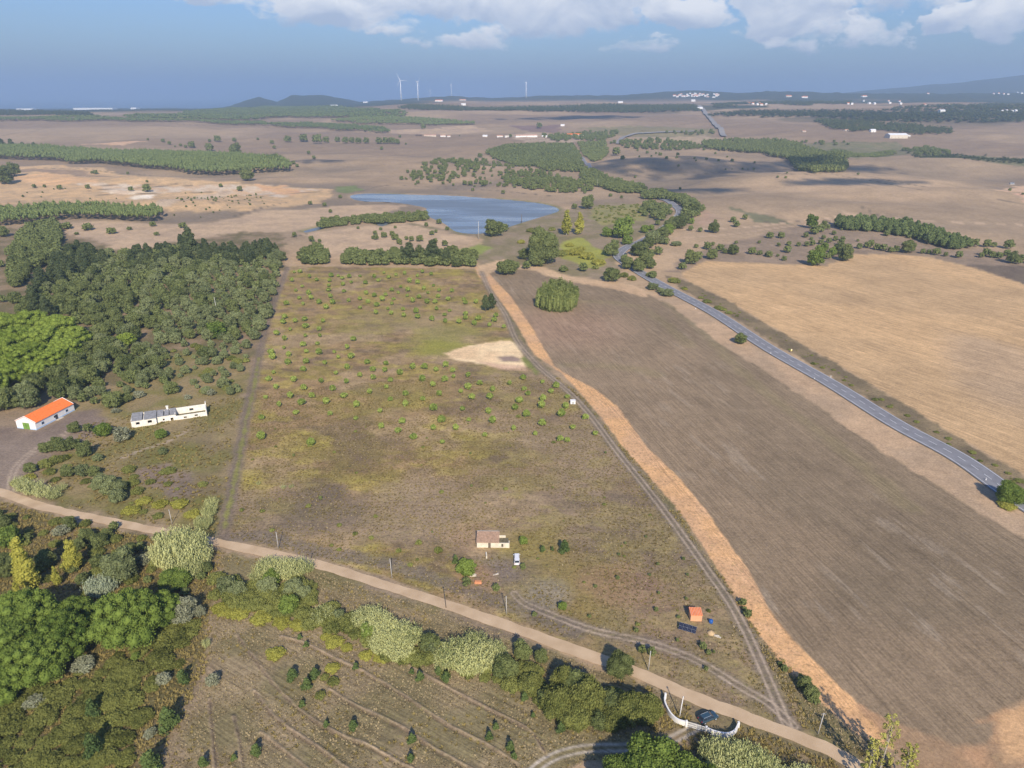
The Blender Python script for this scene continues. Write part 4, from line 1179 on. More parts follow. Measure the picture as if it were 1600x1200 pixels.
W('eucalyptus_wood', 'euca', ((400, 196), (480, 194), (540, 197), (605, 203), (612, 208), (560, 206), (500, 201), (430, 199)), 'small dark plantation strip in the pale upper fields', 12, 11, cap=1200)
W('pine_wood', 'pine', ((1420, 240), (1520, 243), (1600, 250), (1750, 262), (1750, 268), (1600, 257), (1500, 249), (1430, 246)), 'low dark shrubby belt along the gully at the right edge', 9, 5, cap=1100, keep=0.62)
W('oak_wood', 'oak', ((1290, 240), (1340, 245), (1400, 240), (1395, 236), (1340, 241), (1300, 234)), 'low bushy strip below the orange mound on the right', 8, 4, cap=500)

# kinds of which the photo shows many, area by area
G = 'cork oaks scattered over the dry hills'
LO = 'small round dark oak scattered on the bare hills right of the winding road'
puts('oak', ((650, 172, 62), (690, 200, 34), (785, 145, 16), (795, 185, 16), (845, 162, 24), (870, 182, 16), (900, 165, 18), (925, 175, 28), (965, 195, 24), (1035, 175, 26), (1030, 190, 20), (1040, 242, 18), (1140, 195, 18), (1150, 208, 14), (1215, 200, 20), (1270, 165, 18), (1290, 210, 20), (1375, 212, 24),
             (1345, 185, 14), (1440, 260, 16), (1475, 260, 10), (1510, 263, 18), (1335, 262, 12), (1375, 260, 10), (1515, 222, 18), (770, 312, 20), (1050, 388, 22), (1200, 140, 20)), LO, G, 800, 200, 4)
puts('oak', ((60, 312, 18), (110, 315, 18), (118, 285, 14), (562, 295, 20), (500, 190, 16), (1510, 395, 24), (1590, 420, 20)), 'lone small oak on the pale ploughed hill at the right', G, 1200, 200, 4)
puts('oak', ((900, 60, 20), (785, 137, 26), (937, 105, 16), (100, 100, 30), (115, 130, 26), (330, 165, 28), (362, 195, 28), (235, 228, 30), (258, 245, 26), (12, 75, 18), (1272, 52, 10), (1400, 185, 34), (1510, 220, 18), (1485, 195, 26), (1340, 360, 36), (1425, 365, 50), (1355, 395, 24), (1545, 412, 30), (910, 325, 30), (948, 280, 24)), 'single oak on the pinkish dry hillside beyond the pond', G, 400, 200, 4)
puts('oak', ((340, 480, 30), (430, 490, 30), (465, 530, 28), (527, 440, 28)), 'one of four small oaks on the bare slope left of the pond', 'four oaks left of the pond', 400, 200, 4)
puts('oak', ((347, 710, 44), (397, 715, 28), (240, 680, 36), (745, 665, 30), (800, 685, 44), (750, 698, 42), (735, 695, 30), (850, 672, 36), (870, 700, 50), (895, 725, 44), (860, 690, 40), (905, 730, 24), (940, 700, 30), (972, 708, 40), (1025, 710, 50), (1100, 670, 36), (1125, 655, 26), (1120, 718, 36), (1180, 738, 46),
             (1065, 615, 32), (870, 628, 22), (638, 632, 22), (925, 590, 30), (1145, 600, 40), (1195, 640, 30), (780, 640, 24)), 'round oak on the bare rise between the pond and the dense hedge', 'oaks between the pond and the hedge', 400, 200, 4)
puts('oak', ((560, 97, 50), (385, 98, 70), (440, 95, 50), (300, 88, 60), (200, 90, 50), (600, 95, 45), (640, 97, 45), (690, 97, 45), (770, 100, 50), (810, 100, 50), (850, 100, 50), (885, 102, 40), (510, 88, 40)), 'dark oak in the broken tree line on the far dry plain', 'tree line on the far plain', 400, 200, 4)
puts('oak', ((1045, 808, 40),), 'lone round tree at the end of the plantation strip above the white farm row', None, 400, 0, 4)
puts('oak', ((170, 803, 44),), 'round tree beside the pink roofed farm row in the distance', None, 800, 0, 4)
puts('oak', ((1160, 612, 34),), 'dark tree standing in front of the far farm row', None, 580, 100, 5.333)
scatter('oak', ((640, 275), (655, 262), (700, 250), (760, 252), (745, 268), (720, 280), (700, 288), (650, 288)), 20, (7, 12), 'oak on the sparsely wooded hillock above the pond', 'oaks on the hillock above the pond', 5, 0.75)
scatter('oak', ((630, 278), (650, 262), (720, 250), (770, 252), (860, 275), (930, 290), (920, 303), (840, 298), (760, 292), (690, 290), (640, 290)), 17, (4, 9), 'small oak among the many dotted between the pond and the square wood', 'oaks between the pond and the square wood', 6, 0.55)
scatter('oak', ((780, 270), (840, 268), (900, 285), (930, 298), (880, 303), (820, 296), (790, 288)), 11, (7, 11), 'oak in the loose grove just above the top shore of the pond', 'loose grove above the pond', 7, 0.8)
scatter('oak', ((905, 266), (930, 268), (960, 284), (1000, 293), (1010, 302), (970, 303), (930, 292), (910, 282)), 8, (8, 11), 'dense oak in the belt lining the road above the pond', 'oak belt along the winding road', 8)
scatter('oak', ((1000, 300), (1040, 303), (1085, 318), (1097, 330), (1090, 345), (1075, 340), (1068, 322), (1040, 312), (1005, 312)), 8.5, (8, 12), 'oak in the thick clump around the bend of the road', 'oaks round the road bend', 9)
scatter('oak', ((1010, 318), (1050, 326), (1050, 335), (1020, 345), (1000, 335)), 9, (7, 10), 'oak just left of the road bend', 'oaks left of the road bend', 10, 0.7)
puts('oak', ((470, 505, 90), (390, 505, 40), (830, 495, 50), (860, 498, 40), (885, 495, 30), (930, 580, 75), (910, 608, 40), (1045, 630, 90), (1135, 545, 100), (1175, 650, 36), (1260, 655, 80), (1115, 642, 40), (1380, 590, 44), (1400, 620, 50), (1270, 592, 26), (1455, 572, 40), (615, 430, 26), (685, 440, 24)), 'round oak beside the bend of the winding road', 'oaks beside the winding road', 800, 200, 4)
puts('bright', ((1120, 600, 44), (975, 665, 80), (830, 655, 60), (870, 640, 44), (720, 730, 70)), 'yellowish green tree along the winding road', 'yellowish trees along the winding road', 800, 200, 4)
puts('olive', ((870, 730, 100), (930, 725, 60)), 'grey green bare looking tree beside the narrow stretch of road', 'grey trees beside the road', 800, 200, 4)
puts('oak', ((620, 800, 100), (640, 745, 60), (600, 780, 60), (720, 880, 90), (790, 800, 100), (830, 850, 100), (790, 900, 90), (860, 880, 80), (880, 940, 60), (700, 840, 60), (820, 780, 70)), 'dark tree in the cluster where the road disappears behind the crowns', 'tree cluster hiding the road', 800, 200, 4)
puts('oak', ((1012, 388, 20), (1022, 380, 22), (1034, 373, 22), (1045, 362, 22), (1052, 355, 20), (1002, 392, 18), (1068, 352, 20), (1028, 398, 16), (992, 398, 18), (1070, 338, 16), (1040, 382, 14), (1016, 402, 16)), 'dark oak screening the winding road', 'oaks screening the winding road')
put('oak', 955, 440, 27, 'round dark oak between the dirt verge and the road cluster')
put('oak', 880, 425, 13, 'small dark bush on the field corner above the round copse')
put('oak', 911, 424, 17, 'dark bush in front of the yellow shrubs')
puts('oak', ((20, 880, 60), (90, 880, 60), (75, 820, 80), (140, 770, 90)), 'dark oak at the top corner of the orange field path', 'oaks at the top of the orange path', 800, 200, 4)
put('oak', 792, 429, 33, 'dark round oak standing at the mouth of the orange path', hf=0.85)
put('oak', 852, 412, 52, 'largest dark oak between the pond and the ploughed field', hf=1.15)
put('oak', 838, 416, 26, 'oak leaning against the left side of the largest dark oak')
put('oak', 772, 369, 31, 'round oak on the near shore of the pond', hf=0.95)
put('oak', 787, 362, 16, 'smaller oak right behind the one on the near shore of the pond')
put('poplar', 885, 367, 24, 'pale yellow green tall tree with a bare white trunk below the pond dam', hf=0.65)
put('poplar', 905, 366, 22, 'greener tall tree right beside the pale yellow one', hf=0.62)
put('bright', 972, 372, 38, 'broad pale green tree in the scrub between pond and road', hf=0.95)
put('bright', 950, 370, 20, 'darker tree left of the broad pale green tree', hf=0.8)
puts('yellow', ((340, 790, 80), (400, 790, 110), (470, 815, 110), (540, 850, 90), (360, 740, 60), (430, 760, 60), (60, 720, 60)), 'bright yellow green shrub patch between the pond dam and the ploughed field', 'yellow shrubs below the dam', 800, 200, 4, 0.8)
puts('shrub', ((250, 760, 60), (300, 800, 80), (160, 660, 70), (250, 640, 50), (120, 650, 60), (480, 820, 60), (520, 880, 50), (700, 930, 60), (750, 950, 60), (870, 930, 70), (320, 890, 60)), 'dull green shrub in the scrub near the field corner', 'shrubs near the field corner', 800, 200, 4)
scatter('shrub', ((930, 322), (1000, 318), (1020, 325), (1000, 345), (940, 352), (925, 340)), 9, (2.5, 5), 'low shrub in the rows of the small plot left of the road bend', 'rows of shrubs in the small plot', 21, 0.7)
# hedge above the main field
scatter('oak', ((465, 402), (480, 398), (500, 395), (517, 404), (515, 414), (480, 416)), 6.5, (8, 11), 'oak in the small dark clump at the top left corner of the scrub field', 'oak clump at the top left of the scrub field', 31)
scatter('oak', ((535, 410), (545, 400), (600, 402), (650, 402), (700, 398), (745, 406), (748, 418), (722, 419), (690, 417), (600, 415), (545, 416)), 6.8, (7.5, 11), 'oak in the dense dark hedge along the top of the scrub field', 'oak hedge along the top of the scrub field', 32)
puts('pine', ((960, 850, 110), (1110, 850, 120), (1190, 860, 90), (1080, 790, 50), (915, 800, 50)), 'tall spreading pine rising out of the dense dark hedge', 'pines in the dark hedge', 400, 200, 4)
scatter('oak', ((495, 352), (520, 346), (590, 340), (640, 337), (665, 336), (668, 345), (620, 349), (560, 351), (500, 358)), 6.5, (6, 9), 'oak in the narrow row along the small inlet of the pond', 'oaks along the pond inlet', 33)
# left forest
FOR = 'dark green oak in the dense forest on the left'
FG = 'oaks of the left forest'
OLV = 'grey green tree in the rows at the right side of the left forest'
OG = 'grey green trees of the left forest'
scatter('oak', ((100, 400), (205, 402), (330, 390), (350, 420), (300, 450), (250, 500), (200, 560), (150, 592), (130, 640), (90, 628), (0, 648), (-150, 660), (-150, 620), (0, 620), (130, 565), (145, 520), (95, 492), (30, 490), (50, 465)), 8.8, (5, 11), FOR, FG, 41, mix=('olive', 0.22, OLV, OG))
scatter('olive', ((330, 395), (445, 400), (432, 450), (418, 500), (405, 530), (360, 540), (300, 530), (210, 560), (250, 500), (300, 450)), 9.2, (5, 9.5), OLV, OG, 42, mix=('oak', 0.35, FOR, FG), jit=0.22)
scatter('oak', ((130, 545), (180, 545), (260, 545), (270, 600), (180, 625), (130, 640), (110, 610)), 7.0, (4, 9), FOR, FG, 43, 0.85, mix=('olive', 0.4, OLV, OG))
scatter('olive', ((270, 540), (395, 540), (385, 590), (370, 620), (300, 620), (270, 590)), 7.0, (2.6, 6.5), 'grey green shrub like tree on the grassy slope above the ruined house', 'low trees above the ruined house', 44, 0.85, mix=('shrub', 0.4, 'low green shrub on the grassy slope above the ruined house', 'shrubs above the ruined house'))
scatter('oak', ((60, 352), (92, 352), (98, 395), (60, 420), (20, 455), (15, 400), (30, 370)), 7, (8, 11), 'blue green tree in the tall dense stand at the top left of the forest', 'dense stand at the top left of the forest', 45)
PN = 'tall dark pine standing out along the upper edge of the left forest'
scatter('pine', ((90, 405), (130, 395), (170, 405), (165, 425), (110, 440), (70, 470), (90, 500), (60, 505), (50, 470)), 8.5, (8, 11), PN, 'pines on the upper edge of the left forest', 46, 0.85)
scatter('pine', ((200, 405), (260, 392), (320, 392), (370, 395), (430, 385), (440, 400), (380, 420), (330, 418), (250, 418), (205, 422)), 8.5, (7, 10), PN, 'pines on the upper edge of the left forest', 47, 0.85)
put('pine', 300, 405, 30, 'flat crowned pine with a bare leaning trunk at the top of the left forest', hf=1.3)
put('pine', 285, 392, 16, 'small pine head beside the flat crowned pine', hf=1.3)
put('bright', 340, 528, 34, 'broad yellow green oak below the white pole in the left forest', hf=0.9)
puts('oak', ((20, 280, 80), (0, 470, 60), (15, 690, 60), (100, 695, 90)), 'dark oak at the left edge beside the bare sandy clearings', 'oaks beside the clearings at the left edge', 0, 300, 4)
puts('oak', ((420, 232, 70), (390, 225, 44), (550, 240, 74), (697, 262, 66), (810, 238, 36), (480, 268, 30), (980, 272, 38), (1145, 225, 56), (1430, 325, 26), (1135, 292, 44), (1185, 285, 40), (955, 215, 50)), 'round oak casting its shadow on the pale field above the left forest', 'oaks on the pale field above the left forest', 0, 300, 4, 0.75)
puts('oak', ((40, 1150, 110), (90, 1100, 90), (20, 1110, 80), (600, 1090, 34), (575, 1085, 20), (820, 1195, 36), (920, 1200, 60), (1545, 1130, 90), (1500, 1195, 40), (1470, 970, 80), (1200, 925, 50), (1310, 945, 60), (1130, 915, 22), (1020, 890, 28), (1060, 905, 28), (1590, 1000, 40), (1160, 925, 24), (1310, 888, 24), (1360, 888, 50), (925, 878, 18),
             (280, 1172, 24), (215, 1175, 30), (375, 1185, 36), (550, 1180, 34), (1380, 1170, 28), (920, 1140, 20), (800, 1090, 20), (1095, 920, 14), (1465, 885, 30)), 'oak dotted over the orange fields around the long plantation', 'oaks around the long plantation', 0, 0, 4)
puts('pine', ((20, 945, 60), (75, 935, 50), (150, 945, 44), (220, 948, 44)), 'taller ragged tree at the left end of the long plantation', 'ragged trees at the plantation end', 0, 0, 4)
scatter('oak', ((0, 295), (60, 290), (200, 296), (400, 300), (380, 325), (250, 316), (120, 315), (0, 320)), 38, (2, 4.5), 'tiny dark bush on the orange fields at the left', 'tiny bushes on the orange fields', 48, 0.5)
scatter('oak', ((280, 310), (400, 300), (420, 320), (330, 340), (270, 345)), 16, (1.5, 3.5), 'tiny dark bush on the orange fields at the left', 'tiny bushes on the orange fields', 49, 0.5)
# stone pines
puts('stoneb', ((-45, 540, 60), (-35, 585, 60), (10, 533, 62), (50, 528, 62), (92, 532, 56), (118, 545, 48), (25, 558, 64), (70, 555, 62), (105, 563, 50), (0, 578, 62), (45, 578, 60), (84, 576, 46), (16, 602, 56), (52, 596, 44), (-10, 618, 50)), 'bright green umbrella pine in the domed group at the left edge', 'umbrella pines at the left edge')
put('stoneb', 198, 541, 29, 'small lone bright green pine between the umbrella pines and the lane of trees')
SP_ = (('nearest bright umbrella pine left of the foreground scrub, standing alone', (207, 1003, 106)), ('umbrella pine just behind the lone one, lower crown', (255, 975, 62)))
for l, (a, b, c) in SP_: put('stone', a, b, c, l, hf=1.15)
puts('stone', ((45, 1000, 100), (105, 1025, 88), (5, 1035, 96), (62, 1062, 92), (120, 985, 70), (0, 1095, 80)), 'wide bright umbrella pine in the merged group at the lower left', 'umbrella pines at the lower left', hf=1.1)
# round copse in the ploughed field
CG = 'narrow trees of the round copse'
puts('narrow', ((845, 477, 17), (851, 484, 17), (858, 486, 18), (866, 486, 18), (874, 487, 18), (882, 487, 18), (890, 485, 18), (896, 480, 17), (898, 472, 16), (889, 470, 18), (880, 468, 19), (871, 466, 19), (862, 466, 19), (853, 468, 17), (866, 475, 19), (876, 477, 19), (887, 477, 19), (856, 476, 18), (848, 472, 15), (842, 480, 12)),
     'narrow tree of the dense round copse alone in the ploughed field', CG, hf=0.92)
puts('pine', ((759, 487, 17), (768, 484, 17)), 'slim dark tree beside the upper end of the rutted track', 'pair of slim trees by the rutted track', hf=1.25)
# right side
scatter('rowpine', ((1303, 352), (1345, 347), (1430, 358), (1480, 372), (1515, 388), (1490, 392), (1440, 378), (1380, 364), (1310, 360)), 6.8, (8, 10.5), 'bushy green pine in the long curved row above the tan field', 'curved row of green pines', 61, hf=1.05)
puts('oak', ((570, 755, 44), (620, 750, 50), (640, 740, 50), (680, 762, 50), (720, 768, 54), (765, 778, 44), (800, 775, 50), (870, 780, 90), (900, 760, 50), (965, 785, 38), (1002, 788, 36), (1050, 795, 56), (1108, 803, 34), (1190, 812, 54), (560, 710, 20), (740, 675, 44), (880, 690, 30)), 'oak in the spaced row right along the top edge of the tan field', 'oaks along the top edge of the tan field', 1200, 200, 4)
puts('bright', ((290, 860, 110), (320, 800, 70), (400, 800, 60), (350, 770, 60)), 'yellowish green crown of the tree clump at the top left of the tan field', 'greenish clump at the tan field', 1200, 200, 4)
puts('oak', ((480, 830, 100), (440, 790, 80), (495, 770, 60), (455, 735, 50), (370, 820, 50)), 'dark oak of the clump at the top left of the tan field', 'dark clump at the tan field', 1200, 200, 4)
puts('oak', ((10, 690, 50), (80, 690, 50), (65, 740, 30), (130, 735, 36), (190, 740, 34), (120, 780, 56), (5, 808, 50), (100, 830, 38), (60, 805, 24), (240, 740, 40), (275, 735, 44), (330, 728, 40), (345, 695, 34), (380, 718, 40), (420, 705, 38), (410, 668, 34), (465, 705, 36), (235, 685, 40), (270, 700, 24), (460, 640, 18)), 'small spaced oak on the brown slope right of the main road', 'spaced oaks right of the main road', 1200, 200, 4)
puts('oak', ((1120, 850, 100), (1165, 820, 60), (1065, 885, 56), (1220, 760, 60), (1255, 735, 30), (1300, 770, 56), (1330, 785, 40), (1380, 790, 76), (1250, 820, 80), (1150, 750, 32), (1400, 725, 26), (1500, 790, 56), (1548, 795, 38), (1545, 722, 24), (1590, 800, 30)), 'round oak on the slope between road and tan field', 'oaks between road and tan field', 800, 200, 4)
puts('olive', ((1025, 735, 76),), 'wide low shrub beside the pale farm track', None, 800, 200, 4, 0.4)
puts('bright', ((270, 625, 80),), 'yellowish tree beside the pale farm track on the right', None, 1200, 200, 4, 1.2)
puts('oak', ((290, 665, 70), (330, 650, 60), (370, 635, 40), (440, 615, 60), (350, 620, 50)), 'oak beside the pale farm track left of the curved pine row', 'oaks left of the curved pine row', 1200, 200, 4)
puts('oak', ((1365, 745, 60), (1410, 745, 40), (1500, 755, 70), (1360, 800, 60), (1400, 810, 50), (1440, 815, 50), (1490, 800, 50), (1520, 845, 80), (1585, 830, 50), (1560, 850, 50), (1330, 810, 40), (1290, 740, 60), (1250, 740, 60), (1640, 850, 70), (1700, 860, 60)), 'dark oak in the loose group at the right edge above the tan field', 'oaks at the right edge above the tan field', 1200, 200, 4)
scatter('oak', ((1400, 236), (1450, 232), (1490, 240), (1480, 245), (1430, 243)), 16, (8, 12), 'low dark oak in the gully below the large barn', 'oaks in the gully below the barn', 62)
scatter('oak', ((1180, 232), (1250, 226), (1330, 230), (1320, 222), (1200, 220)), 26, (8, 12), 'low dark oak in the gully below the large barn', 'oaks in the gully below the barn', 63, 0.7)
scatter('oak', ((845, 212), (900, 210), (970, 206), (960, 214), (945, 221), (900, 219), (870, 222)), 17, (9, 13), 'oak in the belt of trees beside the far red roofed farm', 'belt beside the far farm', 64)
scatter('oak', ((1040, 208), (1110, 204), (1122, 210), (1100, 211), (1045, 211)), 22, (9, 13), 'oak along the far straight road', 'oaks along the far straight road', 65)
scatter('oak', ((950, 224), (1020, 218), (1080, 224), (1105, 232), (1075, 234), (980, 232)), 14, (8, 12), 'green tree in the band under the far straight road', 'green band under the far road', 66, 0.85)
put('oak', 1157, 537, 21, 'round dark bush tree alone on the left verge of the asphalt road', hf=0.9)
put('bright', 1575, 786, 42, 'large round green tree on the verge covering the asphalt road at the right', hf=0.95)
puts('yellow', ((1010, 158, 80), (1080, 210, 36)), 'yellowish brush on the far verge of the asphalt road', 'brush on the road verge', 800, 400, 4, 0.6)
puts('olive', ((970, 250, 90), (880, 210, 80), (930, 230, 60)), 'grey green bush where the asphalt road comes out of the trees', 'grey bushes at the road verge', 800, 400, 4, 0.6)
puts('shrub', ((1220, 290, 60), (1290, 330, 60), (1320, 340, 50), (1355, 360, 50), (1015, 165, 80), (1075, 205, 44), (1180, 265, 40)), 'brownish bush in the line between the asphalt road and the tan field', 'bushes between road and tan field', 800, 400, 4, 0.7)
puts('shrub', ((285, 275, 40), (670, 500, 44), (710, 500, 40), (930, 640, 40), (870, 600, 40), (1130, 745, 44), (1275, 830, 50), (1420, 910, 40), (1570, 1010, 60), (760, 545, 40), (1500, 960, 40), (340, 300, 36), (520, 410, 36)), 'brownish bush in the line between the asphalt road and the tan field', 'bushes between road and tan field', 1200, 500, 4, 0.6)
scatter('shrub', ((1075, 446), (1130, 472), (1200, 515), (1300, 574), (1400, 632), (1500, 694), (1590, 750), (1590, 770), (1500, 708), (1400, 646), (1300, 587), (1200, 527), (1130, 481)), 4.6, (0.9, 2.6), 'brownish bush in the line between the asphalt road and the tan field', 'bushes between road and tan field', 73, 0.5, hf=0.6)
put('yellow', 1572, 792, 30, 'yellow shrub below the large round tree on the verge', hf=0.5)

# young pines of the scrub field
YG = 'young pines planted in the scrub field'
YL = 'small bright green round pine planted in rows in the scrub field'
Y1 = ((95, 600), (105, 630), (205, 610), (200, 660), (315, 590), (315, 655), (395, 600), (430, 660), (490, 590), (515, 625), (570, 565), (595, 625), (110, 720), (80, 765), (297, 705), (235, 770), (408, 775), (500, 725), (570, 690), (650, 740), (567, 780), (695, 660), (812, 665), (730, 705), (805, 710), (900, 725), (733, 755), (840, 770), (980, 690),
      (1040, 765), (1055, 690), (1125, 705), (1185, 680), (1230, 710), (1325, 740), (1180, 770), (1105, 800), (1235, 745), (815, 812), (125, 815), (60, 875), (215, 870), (300, 820), (350, 870), (480, 825), (550, 870), (710, 845), (840, 890), (935, 855), (935, 920), (1043, 887), (1145, 857), (1110, 950), (1280, 840), (1350, 882), (1290, 950), (1400, 790),
      (1460, 880), (1480, 830), (1585, 790), (1453, 968), (1478, 1028), (1325, 815), (1330, 1018), (1430, 1112), (1250, 1072), (1110, 1070), (1160, 1025), (1165, 1155), (985, 1130), (888, 1090), (785, 1062), (915, 1033), (775, 962), (628, 930), (625, 1008), (440, 908), (463, 980), (285, 915), (250, 975), (145, 925), (35, 1005), (35, 1130), (345, 1170),
      (175, 565), (180, 510), (130, 480), (295, 550), (385, 540), (400, 490), (310, 490), (215, 450), (310, 435), (245, 400), (170, 410), (305, 390), (180, 375), (420, 400), (395, 450), (610, 515))
Y2 = ((190, 780), (275, 808), (243, 840), (345, 873), (100, 855), (75, 825), (195, 890), (45, 900), (20, 945), (185, 935), (335, 935), (90, 990), (310, 988), (458, 1005), (10, 1070), (190, 1045), (380, 1065), (520, 1103), (345, 1145), (145, 1105), (300, 1140), (70, 755))
Y3 = ((240, 90), (275, 90), (335, 120), (380, 140), (470, 115), (515, 115), (540, 130), (583, 120), (595, 155), (650, 115), (740, 120), (685, 160), (765, 145), (800, 95), (830, 125), (875, 110), (930, 100), (960, 150), (1010, 115), (1040, 90), (1095, 105), (1010, 160), (905, 185), (850, 205), (950, 205), (1050, 195), (1110, 175), (1145, 205), (1225, 210),
      (690, 225), (740, 240), (810, 235), (890, 220), (945, 240), (1020, 250), (1075, 220), (1140, 245), (1200, 262), (1300, 262), (1375, 280), (860, 260), (790, 265), (700, 280), (980, 275), (1120, 280), (1070, 280), (850, 290), (755, 300), (825, 320), (920, 325), (1000, 340), (1130, 322), (1210, 332), (1310, 355), (1180, 360), (1310, 285), (1390, 385),
      (1500, 365), (750, 348), (845, 350), (925, 365), (1010, 375), (1100, 388), (1183, 400), (1268, 405), (1310, 380), (1365, 415), (1460, 425), (1490, 395), (1550, 435), (650, 313), (580, 270), (650, 260), (465, 245), (480, 285), (395, 285), (330, 225), (345, 255), (290, 180), (295, 290), (270, 255), (250, 205), (225, 145), (460, 145), (455, 205),
      (455, 175), (545, 170), (550, 212), (190, 290), (440, 315))
rr = RS(4)
for (a, b) in Y1 + tuple((c + 1600, d) for c, d in Y2) + Y3:
    put('young', 400 + a / 4, 401.5 + b / 4 + 3, (6.8 + 0.0050 * b) * (0.65 + 0.5 * rr.rand()), YL, YG, hf=1.0 + 0.3 * rr.rand())
# scrub of the field
scatter('shrub', ((400, 640), (900, 640), (1100, 900), (1200, 1060), (1000, 1040), (700, 920), (350, 830)), 17, (0.7, 1.7), 'tiny dull green bush in the near half of the scrub field', 'tiny bushes of the scrub field', 71, 0.35, mix=('oak', 0.3, 'tiny dark oak bush in the near half of the scrub field', 'tiny oak bushes of the scrub field'))
# round the two small houses
put('bright', 729, 896, 34, 'bright green bush tree below the small tiled house', hf=0.85)
put('sapling', 712, 882, 9, 'slim dark conifer beside the bright green bush tree', hf=1.3)
put('oak', 729, 915, 17, 'dark round tree touching the bottom of the bright green bush tree')
put('oak', 775, 923, 15, 'dark round tree alone on the grey yard below the small house')
put('bright', 818, 850, 15, 'round green tree right of the small tiled house')
put('oak', 817, 890, 11, 'narrow green tree right beside the white van', hf=1.3)
put('sapling', 848, 862, 8, 'left one of the slim saplings right of the small house')
put('sapling', 863, 861, 5, 'smallest sapling between the other two right of the small house', hf=1.2)
put('sapling', 882, 864, 16, 'biggest and bluest sapling right of the small house')
put('bright', 879, 952, 15, 'round green tree alone in the scrub above the double rutted track')
put('oak', 835, 963, 10, 'low dark bush on the double rutted track')
puts('oak', ((965, 905, 8), (977, 850, 5), (967, 868, 6), (1068, 875, 7), (1015, 900, 6), (930, 918, 7), (921, 965, 7), (994, 987, 9), (1025, 955, 9), (1060, 966, 7), (1058, 1002, 7), (1098, 1013, 14), (1107, 1022, 10), (1103, 1047, 9), (1009, 840, 5), (1029, 928, 6), (1072, 937, 6), (1028, 883, 6), (1115, 1020, 6)), 'small dark bush in the scrub between the rutted track and the dirt road', 'small bushes left of the rutted track')
puts('oak', ((1160, 945, 14), (1168, 963, 15), (1163, 955, 10), (1225, 1048, 13), (1219, 1040, 9)), 'dark bush on the bank between the rutted track and the orange strip', 'bushes on the orange bank')
puts('oak', ((1256, 1076, 24), (1266, 1092, 26), (1252, 1066, 16), (1272, 1099, 18)), 'dark bush in the tall hedge clump right of the rutted track', 'hedge clump right of the rutted track', hf=1.1)
puts('reed', ((443, 763, 9), (455, 762, 8), (404, 757, 7)), 'small pale reed tuft in the dry scrub field', 'pale reed tufts in the scrub field', hf=1.2)
puts('shrub', ((485, 697, 9), (410, 800, 9), (378, 798, 8), (482, 792, 9), (518, 853, 7), (530, 860, 9), (555, 835, 9), (580, 842, 10), (623, 862, 10), (641, 884, 9), (654, 850, 12), (685, 862, 14), (587, 808, 8), (530, 822, 9), (690, 770, 9), (790, 765, 8), (810, 652, 8), (865, 692, 7), (425, 830, 9), (652, 875, 6)), 'isolated green shrub in the lower scrub field', 'isolated shrubs of the lower scrub field', hf=1.2)
# by the farmhouse and the ruin
for a, b, c, k, l, h in ((117, 676, 20, 'oak', 'dark round tree right of the white farmhouse', 1), (138, 674, 18, 'oak', 'dark bush behind the wooden pole near the farmhouse', 0.85), (163, 680, 30, 'bright', 'bright green shrub between farmhouse and ruin', 0.8), (193, 688, 36, 'grey', 'silvery grey tree at the left end of the ruined house', 0.9),
                         (252, 684, 22, 'bright', 'small bright green bush in front of the ruined house', 0.7), (178, 636, 34, 'oak', 'dark oak standing behind the gap between farmhouse and ruin', 0.9), (198, 628, 20, 'oak', 'dark oak just left behind the ruined house', 0.9), (269, 615, 26, 'oak', 'dark oak on the slope behind the ruined house', 0.9),
                         (218, 621, 22, 'grey', 'silvery shrub behind the ruined house on the left', 0.7), (181, 645, 18, 'grey', 'low silvery shrub beside the dark oak behind the houses', 0.6), (294, 624, 15, 'grey', 'small silvery shrub behind the roofless end of the ruin', 0.7), (330, 618, 16, 'grey', 'pale grey shrub on the slope right of the ruin', 0.9),
                         (303, 601, 14, 'olive', 'small grey green bush above the ruined house', 0.8), (133, 713, 28, 'oak', 'round green tree below the wooden pole', 0.95), (153, 720, 17, 'olive', 'small grey green bush right of the round tree by the pole', 0.8), (48, 738, 21, 'oak', 'dark bush at the bend of the farm lane', 0.9),
                         (106, 745, 22, 'oak', 'left round bush in the lower garden row', 0.95), (131, 743, 24, 'olive', 'middle round bush in the lower garden row', 0.95), (149, 744, 20, 'oak', 'right round bush in the lower garden row', 0.95), (255, 710, 15, 'olive', 'lone small bush on the grass below the ruin', 0.9),
                         (322, 558, 26, 'oak', 'broad dark oak low on the slope near the forest corner', 0.8), (262, 738, 26, 'shrub', 'low wide shrub on the lawn below the ruin', 0.6)):
    put(k, a, b, c, l, hf=h)
puts('oak', ((72, 706, 22), (84, 704, 24), (97, 705, 26), (110, 702, 24), (120, 698, 18), (90, 696, 20)), 'dark bush in the row along the yard below the farmhouse', 'dark bushes along the farmyard', hf=0.85)
puts('olive', ((160, 762, 26), (172, 772, 28), (185, 784, 26), (190, 770, 24), (150, 765, 16), (176, 758, 20)), 'grey green tree in the clump in the lower garden', 'clump in the lower garden', hf=1.0)
puts('shrub', ((72, 728, 26), (88, 722, 24), (100, 718, 18), (215, 770, 22), (208, 757, 20), (202, 736, 22), (78, 740, 20), (235, 755, 16)), 'olive green shrub in the rough garden left of the grass track', 'shrubs of the rough garden', hf=0.9)
scatter('shrub', ((50, 745), (110, 720), (200, 740), (330, 760), (335, 810), (200, 808), (90, 785), (60, 770)), 6.5, (1.6, 4.2), 'olive green shrub in the rough garden left of the grass track', 'shrubs of the rough garden', 72, 0.5, hf=0.75)
puts('reed', ((40, 765, 26), (55, 770, 28), (70, 775, 26), (85, 778, 20), (30, 758, 20), (96, 766, 16)), 'yellow green reed clump along the lane at the left', 'reeds along the lane at the left')
